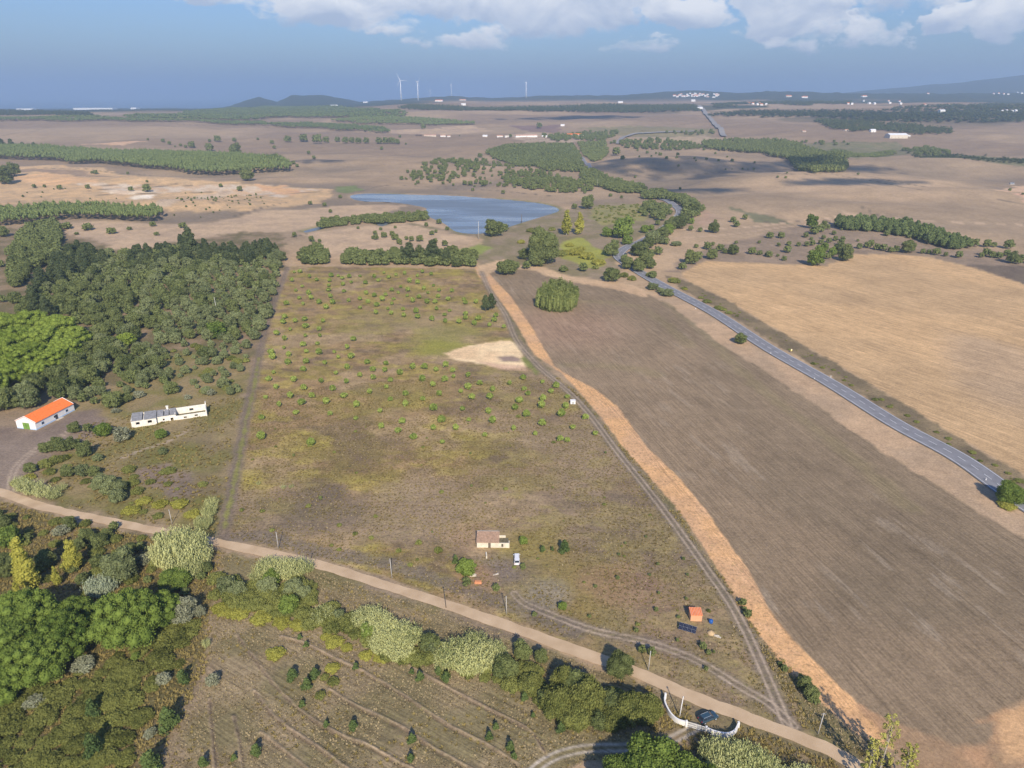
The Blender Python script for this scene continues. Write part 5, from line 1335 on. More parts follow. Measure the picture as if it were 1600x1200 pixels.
puts('yellow', ((26, 756, 20), (45, 748, 22), (106, 714, 14), (225, 785, 26), (250, 790, 26), (205, 800, 30), (280, 790, 30), (300, 805, 26)), 'yellowish brush near the dirt road on the left', 'yellow brush near the dirt road', hf=0.6)
puts('reed', ((322, 822, 22), (328, 805, 20), (332, 792, 18), (318, 828, 18), (312, 822, 16)), 'tall pale reed clump on the dirt road at the foot of the grass track', 'reeds at the foot of the grass track', hf=1.3)

# lower left thicket
for a, b, c, k, l, h in ((46, 922, 48, 'poplar', 'tall yellow green poplar at the left below the dirt road', 0.8), (33, 945, 22, 'poplar', 'short golden poplar at the foot of the tall yellow green one', 0.8), (91, 915, 20, 'poplar', 'small golden poplar right of the tall one', 0.7), (118, 892, 38, 'poplar', 'ragged yellow green tree below the dirt road', 0.6),
                         (190, 905, 62, 'olive', 'broad grey green tree behind the umbrella pines', 0.85), (160, 925, 40, 'reedg', 'bluish green reed clump beside the umbrella pines', 0.9), (278, 915, 56, 'bright', 'bright green bushy tree in front of the big reeds', 0.6), (288, 970, 56, 'grey', 'silvery green tree right of the umbrella pines', 0.95),
                         (313, 962, 24, 'grey', 'silvery thin leaved shrub touching the silvery green tree', 1.0), (228, 880, 32, 'grey', 'leafless grey bush left of the big reeds', 0.7), (97, 835, 32, 'grey', 'grey green bush right below the dirt road', 0.7), (157, 855, 30, 'oak', 'dark tree with deep shadow below the dirt road', 0.9),
                         (137, 845, 26, 'oak', 'left dark tree in the pair below the dirt road', 0.9), (18, 855, 40, 'bright', 'green tree at the left edge below the dirt road', 1.1), (10, 900, 44, 'oak', 'dark tree at the left edge beside the poplar', 1.0), (74, 885, 30, 'oak', 'dark tree between the two poplars', 1.2),
                         (213, 1030, 15, 'bright', 'small yellow green sapling between scrub and umbrella pines', 1.0), (258, 1066, 30, 'grey', 'silvery shrub with bare twigs beside the sandy strip', 0.8), (286, 1068, 18, 'sapling', 'green pine sapling right of the silvery shrub', 1.0), (333, 1070, 28, 'grey', 'blue grey shrub on the terraced field', 0.9),
                         (266, 1138, 30, 'sapling', 'larger green pine casting a long shadow in the lower left field', 0.95), (236, 1150, 26, 'grey', 'dry pale leafless shrub next to the larger pine', 0.7), (236, 1205, 30, 'sapling', 'green pine at the bottom edge of the picture', 0.9), (323, 1010, 12, 'reed', 'small pale yellow reed tuft on the terraced field', 1.6),
                         (146, 1120, 20, 'sapling', 'dark green sapling in the lower left heath', 1.2), (148, 1180, 24, 'sapling', 'dark green sapling low in the lower left heath', 1.3), (132, 1045, 46, 'grey', 'dead grey branched bush under the umbrella pines', 0.5), (55, 1100, 40, 'grey', 'dry grey brush below the umbrella pines', 0.5)):
    put(k, a, b, c, l, hf=h)
puts('reed', ((262, 878, 44), (288, 888, 50), (312, 880, 34), (275, 862, 44), (300, 865, 44), (296, 900, 36)), 'clump of the big pale reed bed beside the dirt road', 'big reed bed beside the dirt road', hf=1.2)
scatter('shrub', ((-60, 800), (60, 800), (240, 840), (330, 880), (330, 930), (250, 930), (150, 930), (-60, 960)), 5.0, (2.5, 5), 'dull green shrub filling the thicket below the dirt road', 'shrubs of the thicket below the dirt road', 81, 0.6, mix=('oak', 0.4, 'dark small tree in the thicket below the dirt road', 'small trees of the thicket below the dirt road'))
scatter('heathm', ((-80, 1080), (130, 1050), (230, 980), (300, 960), (310, 1010), (230, 1100), (190, 1220), (190, 1290), (-80, 1290)), 3.2, (2.6, 7.0), 'olive green heath shrub in the lower left corner', 'heath shrubs of the lower left corner', 82, 0.85, hf=0.62)
# hedge below the road
HL = ('dense olive green shrub in the hedge between the dirt road and the terraced field', 'hedge shrubs below the dirt road')
scatter('shrub', ((330, 905), (400, 915), (480, 908), (492, 950), (560, 965), (590, 1000), (640, 1025), (680, 1035), (610, 1032), (540, 1000), (500, 985), (430, 965), (340, 945)), 3.2, (4, 6.5), *HL, seed=83, hf=0.95, mix=('bright', 0.05, 'brighter bush in the hedge below the dirt road', 'brighter hedge bushes'))
puts('yellow', ((345, 952, 30), (375, 960, 36), (410, 968, 36), (440, 972, 30), (470, 980, 26)), 'yellow green bramble at the lower edge of the hedge', 'yellow brambles at the hedge edge', hf=0.55)
puts('olive', ((355, 925, 34), (372, 930, 30), (420, 925, 34), (460, 930, 36), (475, 935, 28)), 'grey green tree in the left part of the hedge', 'grey green hedge trees', hf=0.9)
puts('reed', ((420, 895, 34), (440, 900, 38), (458, 898, 34), (475, 892, 30), (405, 905, 26)), 'pale reed clump over the edge of the dirt road', 'reeds over the dirt road edge', hf=0.95)
put('reed', 505, 968, 30, 'single pale reed clump in the middle of the hedge')
put('olive', 530, 968, 22, 'grey green round bush right of the single reed clump')
puts('reed', ((570, 975, 34), (590, 985, 40), (612, 1000, 44), (635, 1005, 40), (600, 1015, 36), (625, 1025, 36), (650, 1000, 26), (585, 965, 26)), 'pale reed clump in the wide bed in the centre of the hedge', 'reed bed in the centre of the hedge', hf=1.0)
puts('reed', ((712, 1035, 44), (735, 1045, 46), (755, 1040, 44), (772, 1030, 36), (742, 1020, 40), (720, 1022, 30), (695, 1030, 30), (690, 1042, 22)), 'pale yellow reed clump in the bed left of the round dark trees', 'reed bed left of the dark trees', hf=1.1)
puts('olive', ((675, 1022, 26),), 'small grey green tree between the two reed beds', None)
scatter('shrub', ((655, 1030), (690, 1040), (800, 1060), (900, 1090), (870, 1110), (780, 1075), (690, 1055)), 3.4, (3, 5), *HL, seed=84, hf=0.8)
for a, b, c, k, l, h in ((816, 1030, 31, 'oak', 'round dark tree right after the reed bed, next to the dirt road', 1.15), (846, 1036, 22, 'oak', 'tall narrow dark tree beside the dirt road', 1.5), (797, 1058, 32, 'oak', 'dark green tree below the round one at the reed bed', 1.15), (830, 1078, 44, 'shrub', 'yellowish green bushy tree under the narrow dark tree', 1.4),
                         (880, 1075, 46, 'shrub', 'tall olive green tree crown reaching over the dirt road', 1.9), (870, 1110, 60, 'shrub', 'broad olive green crown at the bottom of the big hedge', 1.5), (915, 1100, 64, 'shrub', 'broadest olive green crown in the big hedge', 1.6), (900, 1125, 60, 'shrub', 'lowest olive green crown facing the terraced field', 1.2),
                         (966, 1054, 45, 'oak', 'round green tree standing over the dirt road, casting a dark shadow', 1.0), (948, 1098, 18, 'reedg', 'narrow pale reed tuft between two olive green crowns', 1.8), (985, 1120, 62, 'shrub', 'olive green crown left of the entrance wall', 1.6), (1012, 1118, 52, 'shrub', 'olive green crown touching the white entrance wall', 1.5),
                         (960, 1130, 50, 'shrub', 'olive green crown over the shaded driveway', 1.3)):
    put(k, a, b, c, l, hf=h)
puts('oak', ((1003, 1020, 14), (1018, 1024, 15)), 'dark small tree behind the pale pole', 'two small trees behind the pale pole', hf=1.3)
scatter('shrub', ((640, 1012), (700, 1018), (790, 1040), (880, 1062), (960, 1095), (1030, 1110), (1020, 1135), (940, 1140), (860, 1115), (780, 1070), (700, 1050), (650, 1035)), 4.6, (4, 7.5), *HL, seed=86, hf=0.95, mix=('oak', 0.3, 'dark small tree in the hedge below the dirt road', 'dark small hedge trees'))
scatter('shrub', ((480, 915), (560, 940), (640, 975), (640, 1000), (560, 965), (490, 945)), 6.0, (2.5, 5), *HL, seed=87, hf=0.7, keep=0.6)
scatter('yellow', ((335, 948), (430, 965), (500, 985), (550, 1005), (600, 1030), (590, 1034), (530, 1010), (430, 982), (340, 958)), 3.4, (3, 5), 'yellow green bramble at the lower edge of the hedge', 'yellow brambles at the hedge edge', 88, 0.75, hf=0.6)
# bottom edge
puts('bright', ((1010, 1225, 96), (1060, 1238, 84), (965, 1228, 60), (1100, 1240, 60), (1035, 1262, 90), (960, 1262, 70)), 'glossy bright green tree at the bottom edge below the driveway', 'bright green trees at the bottom edge', hf=1.0)
puts('reed', ((1115, 1190, 44), (1140, 1200, 50), (1165, 1205, 50), (1190, 1215, 46), (1130, 1225, 50), (1160, 1240, 50), (1215, 1230, 40)), 'tall yellow green reed clump below the entrance wall', 'reeds below the entrance wall', hf=1.2)
puts('reed', ((1255, 1232, 40), (1275, 1236, 36), (1300, 1244, 30)), 'yellow reed clump right of the shaded gap at the bottom', 'reeds right of the shaded gap', hf=1.2)
puts('sparse', ((1374, 1206, 46), (1352, 1222, 34)), 'tall sparse yellow green poplar at the bottom right', 'sparse poplars at the bottom right', hf=1.0)
put('sparse', 1408, 1228, 40, 'leaning half bare poplar with a grey trunk at the bottom right', hf=0.85)
puts('shrub', ((1335, 1235, 34), (1420, 1245, 40), (1450, 1230, 40), (1430, 1270, 60), (1310, 1240, 30)), 'brownish brush at the foot of the bare poplar', 'brush at the foot of the poplars', hf=0.8)
scatter('shrub', ((1160, 1140), (1250, 1175), (1310, 1215), (1240, 1215), (1170, 1180)), 4.5, (1.2, 2.6), 'dull brown bush on the bank below the dirt road', 'bushes on the bank below the dirt road', 85, 0.6, hf=0.7)
# terraced field
puts('sapling', ((630, 645, 66), (720, 705, 66), (770, 635, 60), (690, 815, 40), (840, 945, 40), (1010, 955, 56), (1375, 1045, 60), (1025, 582, 38), (715, 445, 36), (675, 395, 32), (1375, 610, 30), (1425, 655, 56), (1540, 610, 44), (1590, 660, 60), (400, 1115, 66), (265, 1150, 36), (70, 1190, 60)), 'small green pine with its long shadow on the terraced field', 'small pines on the terraced field', 300, 900, 4, 0.85)
puts('sapling', ((765, 1155, 12), (798, 1172, 14), (775, 1140, 10), (820, 1095, 12), (876, 1145, 15), (833, 1120, 7), (866, 1110, 9), (803, 1185, 10), (642, 1190, 12)), 'small green pine with its long shadow on the terraced field', 'small pines on the terraced field', hf=0.9)
puts('shrub', ((885, 670, 80), (805, 755, 76), (760, 620, 60), (830, 640, 60)), 'dense green bush in the ring in the terraced field', 'ring of bushes in the terraced field', 300, 900, 4, 0.95)
puts('yellow', ((520, 495, 130), (880, 585, 100)), 'yellow brown thorny shrub on the terraced field', 'yellow shrubs on the terraced field', 300, 900, 4, 0.6)

# ------------------------------------------------------------------ plants: build
LIMIT = 285


LANDMARKS = (('white pole in the forest', 340, 478), ('white farmhouse', 70, 645), ('ruined house', 262, 650), ('left umbrella pines', 60, 560), ('pale sand patch', 760, 553), ('round copse', 871, 465), ('tiny cottage', 770, 845), ('orange hut', 1087, 962),
             ('white cabin', 895, 628), ('pond', 730, 330), ('entrance gate', 1090, 1135), ('big reed bed', 285, 865), ('lone umbrella pine', 207, 960), ('square dark wood', 835, 245), ('pair of slim trees', 764, 475), ('road bend', 1060, 330), ('large white barn', 1400, 212),
             ('yellow shrub patch', 910, 395), ('largest dark oak', 852, 390), ('yellow road sign', 1236, 550), ('round verge tree', 1575, 768), ('long left plantation', 250, 250), ('short left plantation', 130, 330), ('upper end of the grass track', 445, 420), ('lower end of the grass track', 348, 838),
             ('curved pine row', 1400, 355), ('tapering dark wood', 1240, 250), ('far farm row', 790, 213), ('central reed bed', 605, 985), ('ring of bushes', 505, 1065), ('wooden pole', 134, 672), ('bottom left corner', 60, 1200), ('far straight road', 1125, 200), ('middle of the scrub field', 620, 650), ('hedge above the scrub field', 640, 405))
ORD = ('nearest', 'second nearest', 'third nearest', 'fourth nearest', 'fifth nearest', 'sixth nearest', 'seventh nearest', 'eighth nearest', 'ninth nearest', 'tenth nearest', 'eleventh nearest', 'twelfth nearest')
SHORT = dict(oak='dark green oak', olive='grey green tree', grey='silvery shrub', bright='bright green tree', stone='umbrella pine', stoneb='bright umbrella pine', young='round young pine', pine='dark pine', sapling='small pine sapling', euca='eucalyptus', poplar='yellow poplar',
             shrub='green shrub', yellow='yellow shrub', reed='pale reed clump', reedg='green reed clump', rowpine='bushy pine', narrow='narrow copse tree', heathm='heath shrub', sparse='sparse poplar')


def pixof(p):
    yd = -p[1] * SP - (p[2] - CAMH) * CP; d = depth(p)
    return 800 + F * p[0] / d, 600 + F * yd / d


def single_out(L_):
    """give each of many look-alikes a label by its kind and where it stands"""
    n = {}
    for q in L_: n[q['label']] = n.get(q['label'], 0) + 1
    cells = {}
    for q in L_:
        if n[q['label']] < 2: continue
        x, y = pixof(q['p'])
        k = min(range(len(LANDMARKS)), key=lambda i: math.hypot(x - LANDMARKS[i][1], (y - LANDMARKS[i][2]) * 1.3))
        lx, ly = LANDMARKS[k][1:]; dx, dy = x - lx, y - ly; a = (math.degrees(math.atan2(-dy, dx)) + 360) % 360
        s = int((a + 22.5) // 45) % 8
        cells.setdefault((k, s), []).append((math.hypot(dx, dy), q))
    D8 = ('on the right of', 'above and right of', 'straight above', 'above and left of', 'on the left of', 'below and left of', 'straight below', 'below and right of')
    for (k, s), M_ in cells.items():
        M_.sort(key=lambda t: t[0])
        for i, (_, q) in enumerate(M_):
            o_ = ORD[i] if i < len(ORD) else ('%dth nearest' % (i + 1) if (i + 1) % 10 not in (1, 2, 3) or 10 < (i + 1) % 100 < 14 else '%d%s nearest' % (i + 1, ('st', 'nd', 'rd')[(i + 1) % 10 - 1]))
            q['label'] = '%s, %s %s the %s' % (SHORT[q['kind']], o_, D8[s], LANDMARKS[k][0])


def build_plants():
    bykind = {}
    for q in PL:
        if q['px'] < 0.5: continue
        bykind.setdefault(q['kind'], []).append(q)
    r = RS(77)
    STUFF = dict(oak=('distant_oaks', 'loose small dark oaks and bushes spread over the distant dry hills and deep in the left forest'), young=('distant_young_pines', 'smallest bright green young pines at the top of the scrub field'),
                 olive=('distant_olive_trees', 'grey green trees deep in the left forest'), shrub=('low_shrubs', 'low dull green shrub cover of the thickets and the scrub field'), pine=('distant_pines', 'farther green pines of the rows and forest edge'))
    for kind, L_ in bykind.items():
        L_.sort(key=lambda q: -q['px'])
        ind, rest = L_[:LIMIT], L_[LIMIT:]
        single_out(ind)
        name, cat, tmat = KIND[kind][4:]
        for i, q in enumerate(ind):
            pxr = q['px'] * 0.64
            if kind in ('reed', 'reedg', 'stone', 'euca', 'poplar'): pxr *= 1.3
            lod = 0 if pxr > 26 else 1 if pxr > 8.5 else 2
            cm, tm = proto(kind, lod, i % 3)
            rz = r.rand() * 6.283
            nm = q['name'] or name
            s = (q['w'] * (0.92 + 0.16 * r.rand()), q['w'], q['w'] * q['hf'])
            if tm is None:
                o = bpy.data.objects.new(nm, cm); COL.objects.link(o)
                o.location = q['p']; o.rotation_euler = (0, 0, rz)
            else:
                o = empty(nm, q['p'], rz)
                for pn, me in (('crown', cm), ('trunk', tm)):
                    c = bpy.data.objects.new(pn, me); COL.objects.link(c); c.parent = o
            o.scale = s
            tag(o, q['label'], q['cat'] or cat, q['group'])
        if rest and kind in STUFF:
            items = [(q['p'][0], q['p'][1], q['w'], q['w'] * q['hf']) for q in rest]
            V_, Q_, T_ = crown(lumps_of(kind, 2), 130, KIND[kind][3] * 3.8, 9, core=1)
            merged(STUFF[kind][0], kind, items, STUFF[kind][1], lod=(V_, Q_, T_))
        print('PLANTS', kind, len(ind), len(rest))


build_plants()


def ground_cover():
    """loose dry grass and low heath in the near fields"""
    def tuft(n, h, w, seed):
        r = RS(seed); V = []; T = []
        for i in range(n):
            a = r.rand() * 6.283; b = r.rand() * 6.283; c = np.array([0.3 * w * math.cos(b), 0.3 * w * math.sin(b), -0.03])
            tip = c + np.array([w * math.cos(a), w * math.sin(a), h * (0.6 + 0.6 * r.rand())]); s = np.array([-math.sin(a), math.cos(a), 0]) * w * 0.35
            V += [c - s, c + s, tip]; T.append((3 * i, 3 * i + 1, 3 * i + 2))
        return np.array(V), np.zeros((0, 4), int), np.array(T)
    for nm, kind, poly, sp, w, h, keep, lab, seed in (
        ('dry_grass', 'grass', MAINF, 1.9, 0.34, 0.30, 0.62, 'dry straw coloured grass tufts of the scrub field', 1),
        ('heath', 'heath', MAINF, 1.5, 0.42, 0.26, 0.62, 'low olive brown heath of the scrub field', 2),
        ('dry_grass', 'grass', BOTF, 0.75, 0.30, 0.26, 0.66, 'dry straw coloured grass tufts of the terraced field', 3),
        ('heath', 'heath', BOTF, 2.2, 0.5, 0.34, 0.52, 'low olive brown heath of the terraced field', 4),
        ('heath', 'heath', BOTL, 1.3, 0.7, 0.5, 0.8, 'rough olive brown heath in the lower left corner', 5),
        ('dry_grass', 'grass', RVERGE, 0.8, 0.30, 0.3, 0.62, 'dry grass between the rutted track and the orange strip', 7),
        ('heath', 'heath', RVERGE, 1.3, 0.55, 0.4, 0.55, 'low brown heath between the rutted track and the orange strip', 8),
        ('heath', 'heath', GATEV, 1.1, 0.6, 0.5, 0.62, 'rough brown heath below the dirt road around the gate', 9),
        ('heath', 'heath', RUINF, 2.3, 0.7, 0.45, 0.6, 'rough grass and heath around the ruined house', 6)):
        pts, _ = inpoly(poly, sp, seed)
        d = np.hypot(pts[:, 0], pts[:, 1])
        pts = pts[(d < 330) & (fbm(pts[:, 0] / 9, pts[:, 1] / 9, 60 + seed) < keep)]
        if nm == 'dry_grass' or True:
            dd = np.minimum.reduce([plsd(pts[:, 0], pts[:, 1], T[0]) for T in TRACKS[:3]] + [plsd(pts[:, 0], pts[:, 1], ROADD) - 1.2, plsd(pts[:, 0], pts[:, 1], DARKT) - 1])
            pts = pts[dd > 1.6]
        for hx, hy, hr in ((-6, 188, 8), (49, 153, 3.2), (46, 148.5, 3.5), (2, 178.5, 3.6), (44.5, 120, 4)):
            pts = pts[np.hypot(pts[:, 0] - hx, pts[:, 1] - hy) > hr]
        r = RS(seed); n = len(pts); s = 0.6 + 0.8 * r.rand(n)
        lod = tuft(6, 1, 1, seed) if kind == 'grass' else tuft(10, 1, 0.9, seed)
        o = merged(nm, kind, np.column_stack([pts, w * s, h * s]), lab, lod=lod)
        o['category'] = 'grass' if kind == 'grass' else 'heath'
        print('COVER', nm, n)


ground_cover()
# ------------------------------------------------------------------ buildings
def part(b, name, m, parent, smooth=False):
    return b.build(name, m, parent, smooth)


def gable(b, x0, x1, y0, y1, z, zr, axis='x', over=0.3, th=0.14, mi=0):
    """two thick roof slopes; ridge along axis"""
    if axis == 'x':
        ym = (y0 + y1) / 2; k = (zr - z) / (ym - y0); e = over
        for ya, s in ((y0, -1), (y1, 1)):
            yo = ya + s * e; zo = z - k * e
            V = [(x0 - e, yo, zo), (x1 + e, yo, zo), (x1 + e, ym, zr), (x0 - e, ym, zr)]
            V += [(a, c, d + th) for a, c, d in V]
            b.add(V, [(0, 1, 2, 3), (4, 7, 6, 5), (0, 4, 5, 1), (1, 5, 6, 2), (2, 6, 7, 3), (3, 7, 4, 0)], mi)
    else:
        xm = (x0 + x1) / 2; k = (zr - z) / (xm - x0); e = over
        for xa, s in ((x0, -1), (x1, 1)):
            xo = xa + s * e; zo = z - k * e
            V = [(xo, y0 - e, zo), (xo, y1 + e, zo), (xm, y1 + e, zr), (xm, y0 - e, zr)]
            V += [(a, c, d + th) for a, c, d in V]
            b.add(V, [(0, 1, 2, 3), (4, 7, 6, 5), (0, 4, 5, 1), (1, 5, 6, 2), (2, 6, 7, 3), (3, 7, 4, 0)], mi)


def tiles(b, x0, x1, ya, za, yb, zb, n, r=0.05, along='y'):
    for i in range(n):
        x = x0 + (x1 - x0) * (i + 0.5) / n
        b.tube([(x, ya, za), (x, yb, zb)], r, 5, 0, cap=False) if along == 'y' else b.tube([(ya, x, za), (yb, x, zb)], r, 5, 0, cap=False)


def farmhouse():
    e = empty('farmhouse', (-199.6, 268.9, float(hgt(-199.6, 268.9))), math.radians(77.7), 'white farmhouse with bright orange tiled roof and green door at the left edge', 'house')
    L_, Wd, H, R_ = 20.8, 9.6, 3.3, 5.5                         # local x along the long wall, y to the left (gable side)
    w = MB(); t = 0.3
    w.box(0, L_, 0, t, 0, H); w.box(0, L_, Wd - t, Wd, 0, H)
    for x in (0, L_ - t):
        w.box(x, x + t, t, Wd - t, 0, H)
        w.add([(x, 0, H), (x, Wd, H), (x, Wd / 2, R_), (x + t, 0, H), (x + t, Wd, H), (x + t, Wd / 2, R_)], [(0, 2, 1), (3, 4, 5), (0, 3, 5, 2), (2, 5, 4, 1)])
    w.build('wall', M_white, e)
    r = MB(); gable(r, 0.25, L_ - 0.25, 0, Wd, H + 0.05, R_ + 0.08, 'x', 0.35, 0.12)
    rf = r.build('roof', M_tile, e)
    tl = MB(); k = (R_ - H) / (Wd / 2)
    for i in range(52):
        x = 0.1 + (L_ - 0.2) * (i + 0.5) / 52
        for y0, y1 in ((-0.35, Wd / 2), (Wd + 0.35, Wd / 2)):
            tl.tube([(x, y0, H - k * 0.35 + 0.19), (x, y1, R_ + 0.21)], 0.10, 5, cap=False)
    tl.build('tile_rows', M_tile, rf)
    for x in (0.0, L_ - 0.3):
        v = MB()
        for s in (0, 1):
            y0, y1 = (-0.35, Wd / 2) if s == 0 else (Wd + 0.35, Wd / 2)
            v.tube([(x + 0.1, y0, H - k * 0.35 + 0.24), (x + 0.1, y1, R_ + 0.30)], 0.15, 6)
        v.build('verge_trim', M_white, rf)
    p = MB(); p.box(-0.04, L_ + 0.04, -0.04, -0.003, 0, 0.55); p.box(-0.04, -0.003, 0, Wd, 0, 0.45); p.build('plinth', M_blue, e)
    d = MB(); d.box(-0.10, -0.045, 3.1, 6.3, 0.0, 2.9); dr = d.build('barn_door', M_green, e)
    d = MB(); d.box(-0.16, -0.11, 4.66, 4.74, 0.05, 2.85); d.box(-0.16, -0.11, 3.1, 6.3, 1.5, 1.6); d.build('door_rail', mat('dark_green', (0.08, 0.16, 0.03)), dr)
    for x in (3.6, 16.6):
        f = MB(); f.box(x - 0.7, x + 0.7, -0.08, -0.042, 1.1, 2.3); fo = f.build('window', M_blue, e)
        g = MB(); g.box(x - 0.5, x + 0.5, -0.12, -0.085, 1.25, 2.15); g.build('pane', M_glass, fo)
    f = MB(); f.box(10.2, 11.5, -0.09, -0.042, 0.05, 2.3); fo = f.build('door', M_glass, e)
    f = MB(); f.box(9.6, 10.1, -0.09, -0.042, 1.3, 2.2); f.build('side_window', M_glass, e)
    s = MB(); s.box(10.0, 13.2, -1.3, -0.1, 0, 0.18); s.build('doorstep', M_stone, e)


farmhouse()


def wall_openings(b, x0, x1, y0, y1, z0, z1, ops, mi=0):
    """wall along local x with rectangular openings (xa, xb, za, zb)"""
    x = x0
    for xa, xb, za, zb in sorted(ops):
        if xa > x: b.box(x, xa, y0, y1, z0, z1, mi)
        if za > z0: b.box(xa, xb, y0, y1, z0, za, mi)
        if zb < z1: b.box(xa, xb, y0, y1, zb, z1, mi)
        x = xb
    if x1 > x: b.box(x, x1, y0, y1, z0, z1, mi)


def ruin():
    e = empty('ruined_house', (-160.6, 271.0, 0), math.radians(22.5), 'long abandoned house, left half under grey sheets, right half roofless', 'house')
    e.location.z = float(hgt(-160.6, 271))
    D = 7.0; t = 0.35
    w = MB()
    wall_openings(w, 0, 9.6, 0, t, 0, 2.9, [(1.8, 3.2, 1.1, 2.2), (6.3, 7.9, 1.1, 2.3)])
    w.box(0, t, t, D, 0, 3.3); w.box(9.25, 9.6, t, D, 0, 2.9); w.box(t, 9.25, D - t, D, 0, 3.5); w.box(4.6, 4.9, t, D - t, 0, 2.9)
    wall_openings(w, 9.6, 17.2, 1.6, 1.6 + t, 0, 2.6, [(12.0, 12.7, 0.5, 1.4), (15.0, 16.1, 0, 1.3)])
    w.box(9.6, 17.2, D - t, D, 0, 3.3)
    wall_openings(w, 17.2, 29.2, 1.3, 1.3 + t, 0, 1.9, [(20.2, 21.4, 0.3, 1.1), (24.6, 25.9, 0.5, 1.3)])
    wall_openings(w, 17.2, 29.2, D - t, D, 0, 3.4, [(22.6, 24.2, 1.3, 2.4)])
    w.box(16.85, 17.2, 1.95, D - t, 0, 3.0); w.box(29.2, 29.6, 0.8, D + 0.2, 0, 3.6); w.box(29.2, 29.6, D - 1.4, D + 0.2, 3.6, 4.6)
    w.build('wall', M_ruin, e)
    for x0, x1, y0, z0, z1 in ((0.15, 4.3, -0.2, 2.95, 3.75), (5.0, 9.7, -0.2, 2.95, 3.6), (9.9, 12.4, 1.4, 2.65, 3.4), (12.8, 14.6, 1.4, 2.65, 3.4), (14.9, 17.3, 1.4, 2.65, 3.45)):
        r = MB()
        V = [(x0, y0, z0), (x1, y0, z0), (x1, D + 0.2, z1), (x0, D + 0.2, z1)]; V += [(a, b, c + 0.1) for a, b, c in V]
        r.add(V, [(3, 2, 1, 0), (4, 5, 6, 7), (0, 1, 5, 4), (1, 2, 6, 5), (2, 3, 7, 6), (3, 0, 4, 7)])
        ro = r.build('roof_panel', M_asb, e)
        q = MB(); k = int((x1 - x0) / 0.45)
        for i in range(k):
            x = x0 + (i + 0.5) * (x1 - x0) / k; q.tube([(x, y0, z0 + 0.12), (x, D + 0.2, z1 + 0.12)], 0.05, 4, cap=False)
        q.build('corrugation', M_asb, ro)
    c = MB(); c.box(13.6, 14.4, D - 0.2, D + 0.5, 0, 4.6); c.box(13.45, 14.55, D - 0.35, D + 0.65, 4.6, 4.9); c.build('chimney', M_ruin, e)
    g = MB(); g.box(17.25, 29.15, 1.7, D - 0.4, 0.0, 0.5); g.build('overgrown_floor', mat('weeds', (0.14, 0.12, 0.05), var=0.3, scale=1), e)


ruin()


def cottage():
    e = empty('cottage', (-10.9, 185.2, 0), math.radians(-1), 'tiny cream cottage with a faded tiled roof and a roofless right end', 'house')
    D = 5.4; t = 0.3; w = MB()
    wall_openings(w, 0, 6.8, 0, t, 0, 2.0, [(3.5, 4.3, 0, 1.8)])
    w.box(0, 6.8, D - t, D, 0, 2.0)
    for x in (0, 6.5):
        w.box(x, x + t, t, D - t, 0, 2.0)
        w.add([(x, 0, 2), (x, D, 2), (x, 3.9, 3.3), (x + t, 0, 2), (x + t, D, 2), (x + t, 3.9, 3.3)], [(0, 2, 1), (3, 4, 5), (0, 3, 5, 2), (2, 5, 4, 1)])
    wall_openings(w, 6.8, 10.1, 0, t, 0, 1.7, [(7.6, 8.2, 0.2, 1.4)])
    w.box(9.8, 10.1, t, 2.2, 0, 1.2); w.box(6.8, 8.8, D - t, D, 0, 1.0)
    w.build('wall', M_offwhite, e)
    r = MB()
    for ya, za, yb, zb in ((-0.25, 1.95, 3.9, 3.36), (5.6, 1.95, 3.9, 3.36)):
        V = [(-0.15, ya, za), (6.95, ya, za), (6.95, yb, zb), (-0.15, yb, zb)]; V += [(a, b, c + 0.12) for a, b, c in V]
        r.add(V, [(0, 1, 2, 3), (4, 7, 6, 5), (0, 4, 5, 1), (1, 5, 6, 2), (2, 6, 7, 3), (3, 7, 4, 0)])
    ro = r.build('roof', M_oldtile, e)
    q = MB()
    for i in range(26):
        x = -0.1 + 7.0 * (i + 0.5) / 26
        q.tube([(x, -0.25, 2.10), (x, 3.9, 3.51)], 0.07, 4, cap=False); q.tube([(x, 5.6, 2.10), (x, 3.9, 3.51)], 0.07, 4, cap=False)
    q.build('tile_rows', M_oldtile, ro)
    q = MB(); q.tube([(-0.15, 3.9, 3.55), (6.95, 3.9, 3.55)], 0.12, 6); q.build('ridge', M_asb, ro)
    d = MB(); d.box(3.5, 4.3, 0.12, 0.2, 0, 1.8); d.build('door', M_wood, e)
    d = MB(); d.box(6.9, 9.7, 0.4, 4.9, 0.0, 0.35); d.build('rubble_floor', mat('rubble', (0.16, 0.14, 0.09), var=0.4, scale=2.0, bump=0.1), e)
    b = MB(); b.box(0, 0.35, 0, 2.2, 0, 0.9); o = b.build('wall_stub', M_offwhite, None)
    p = P(759.5, 873); o.location = p; o.rotation_euler.z = 0.1
    tag(o, 'low stub of cream wall in front of the tiny cottage', 'wall')
    b = MB(); b.box(-1.0, 1.0, -0.45, 0.45, 0, 0.7); b.box(-0.8, 0.8, -0.3, 0.3, 0.7, 0.74); o = b.build('brick_trough', M_brick, None); o.location = P(747, 911)
    tag(o, 'orange brick trough beside the dark round bush', 'trough')
    b = MB(); b.box(-1.0, 0.9, -0.6, 0.6, 0, 0.18, taper=(0.1, 0.1)); b.box(-0.5, 0.6, -0.3, 0.35, 0.18, 0.32, rot=0.3); o = b.build('stone_slab', M_stone, None); o.location = P(739.5, 899)
    tag(o, 'pale stone slab below the bright green bush', 'slab')
    b = MB(); b.box(-0.9, 0.8, -0.15, 0.15, 0, 0.12); b.box(-0.3, 0.9, -0.1, 0.2, 0.12, 0.2, rot=0.4); o = b.build('plank_pile', M_stone, None); o.location = P(775, 898); o.rotation_euler.z = 0.3
    tag(o, 'small pale pile of planks on the grey yard', 'planks')


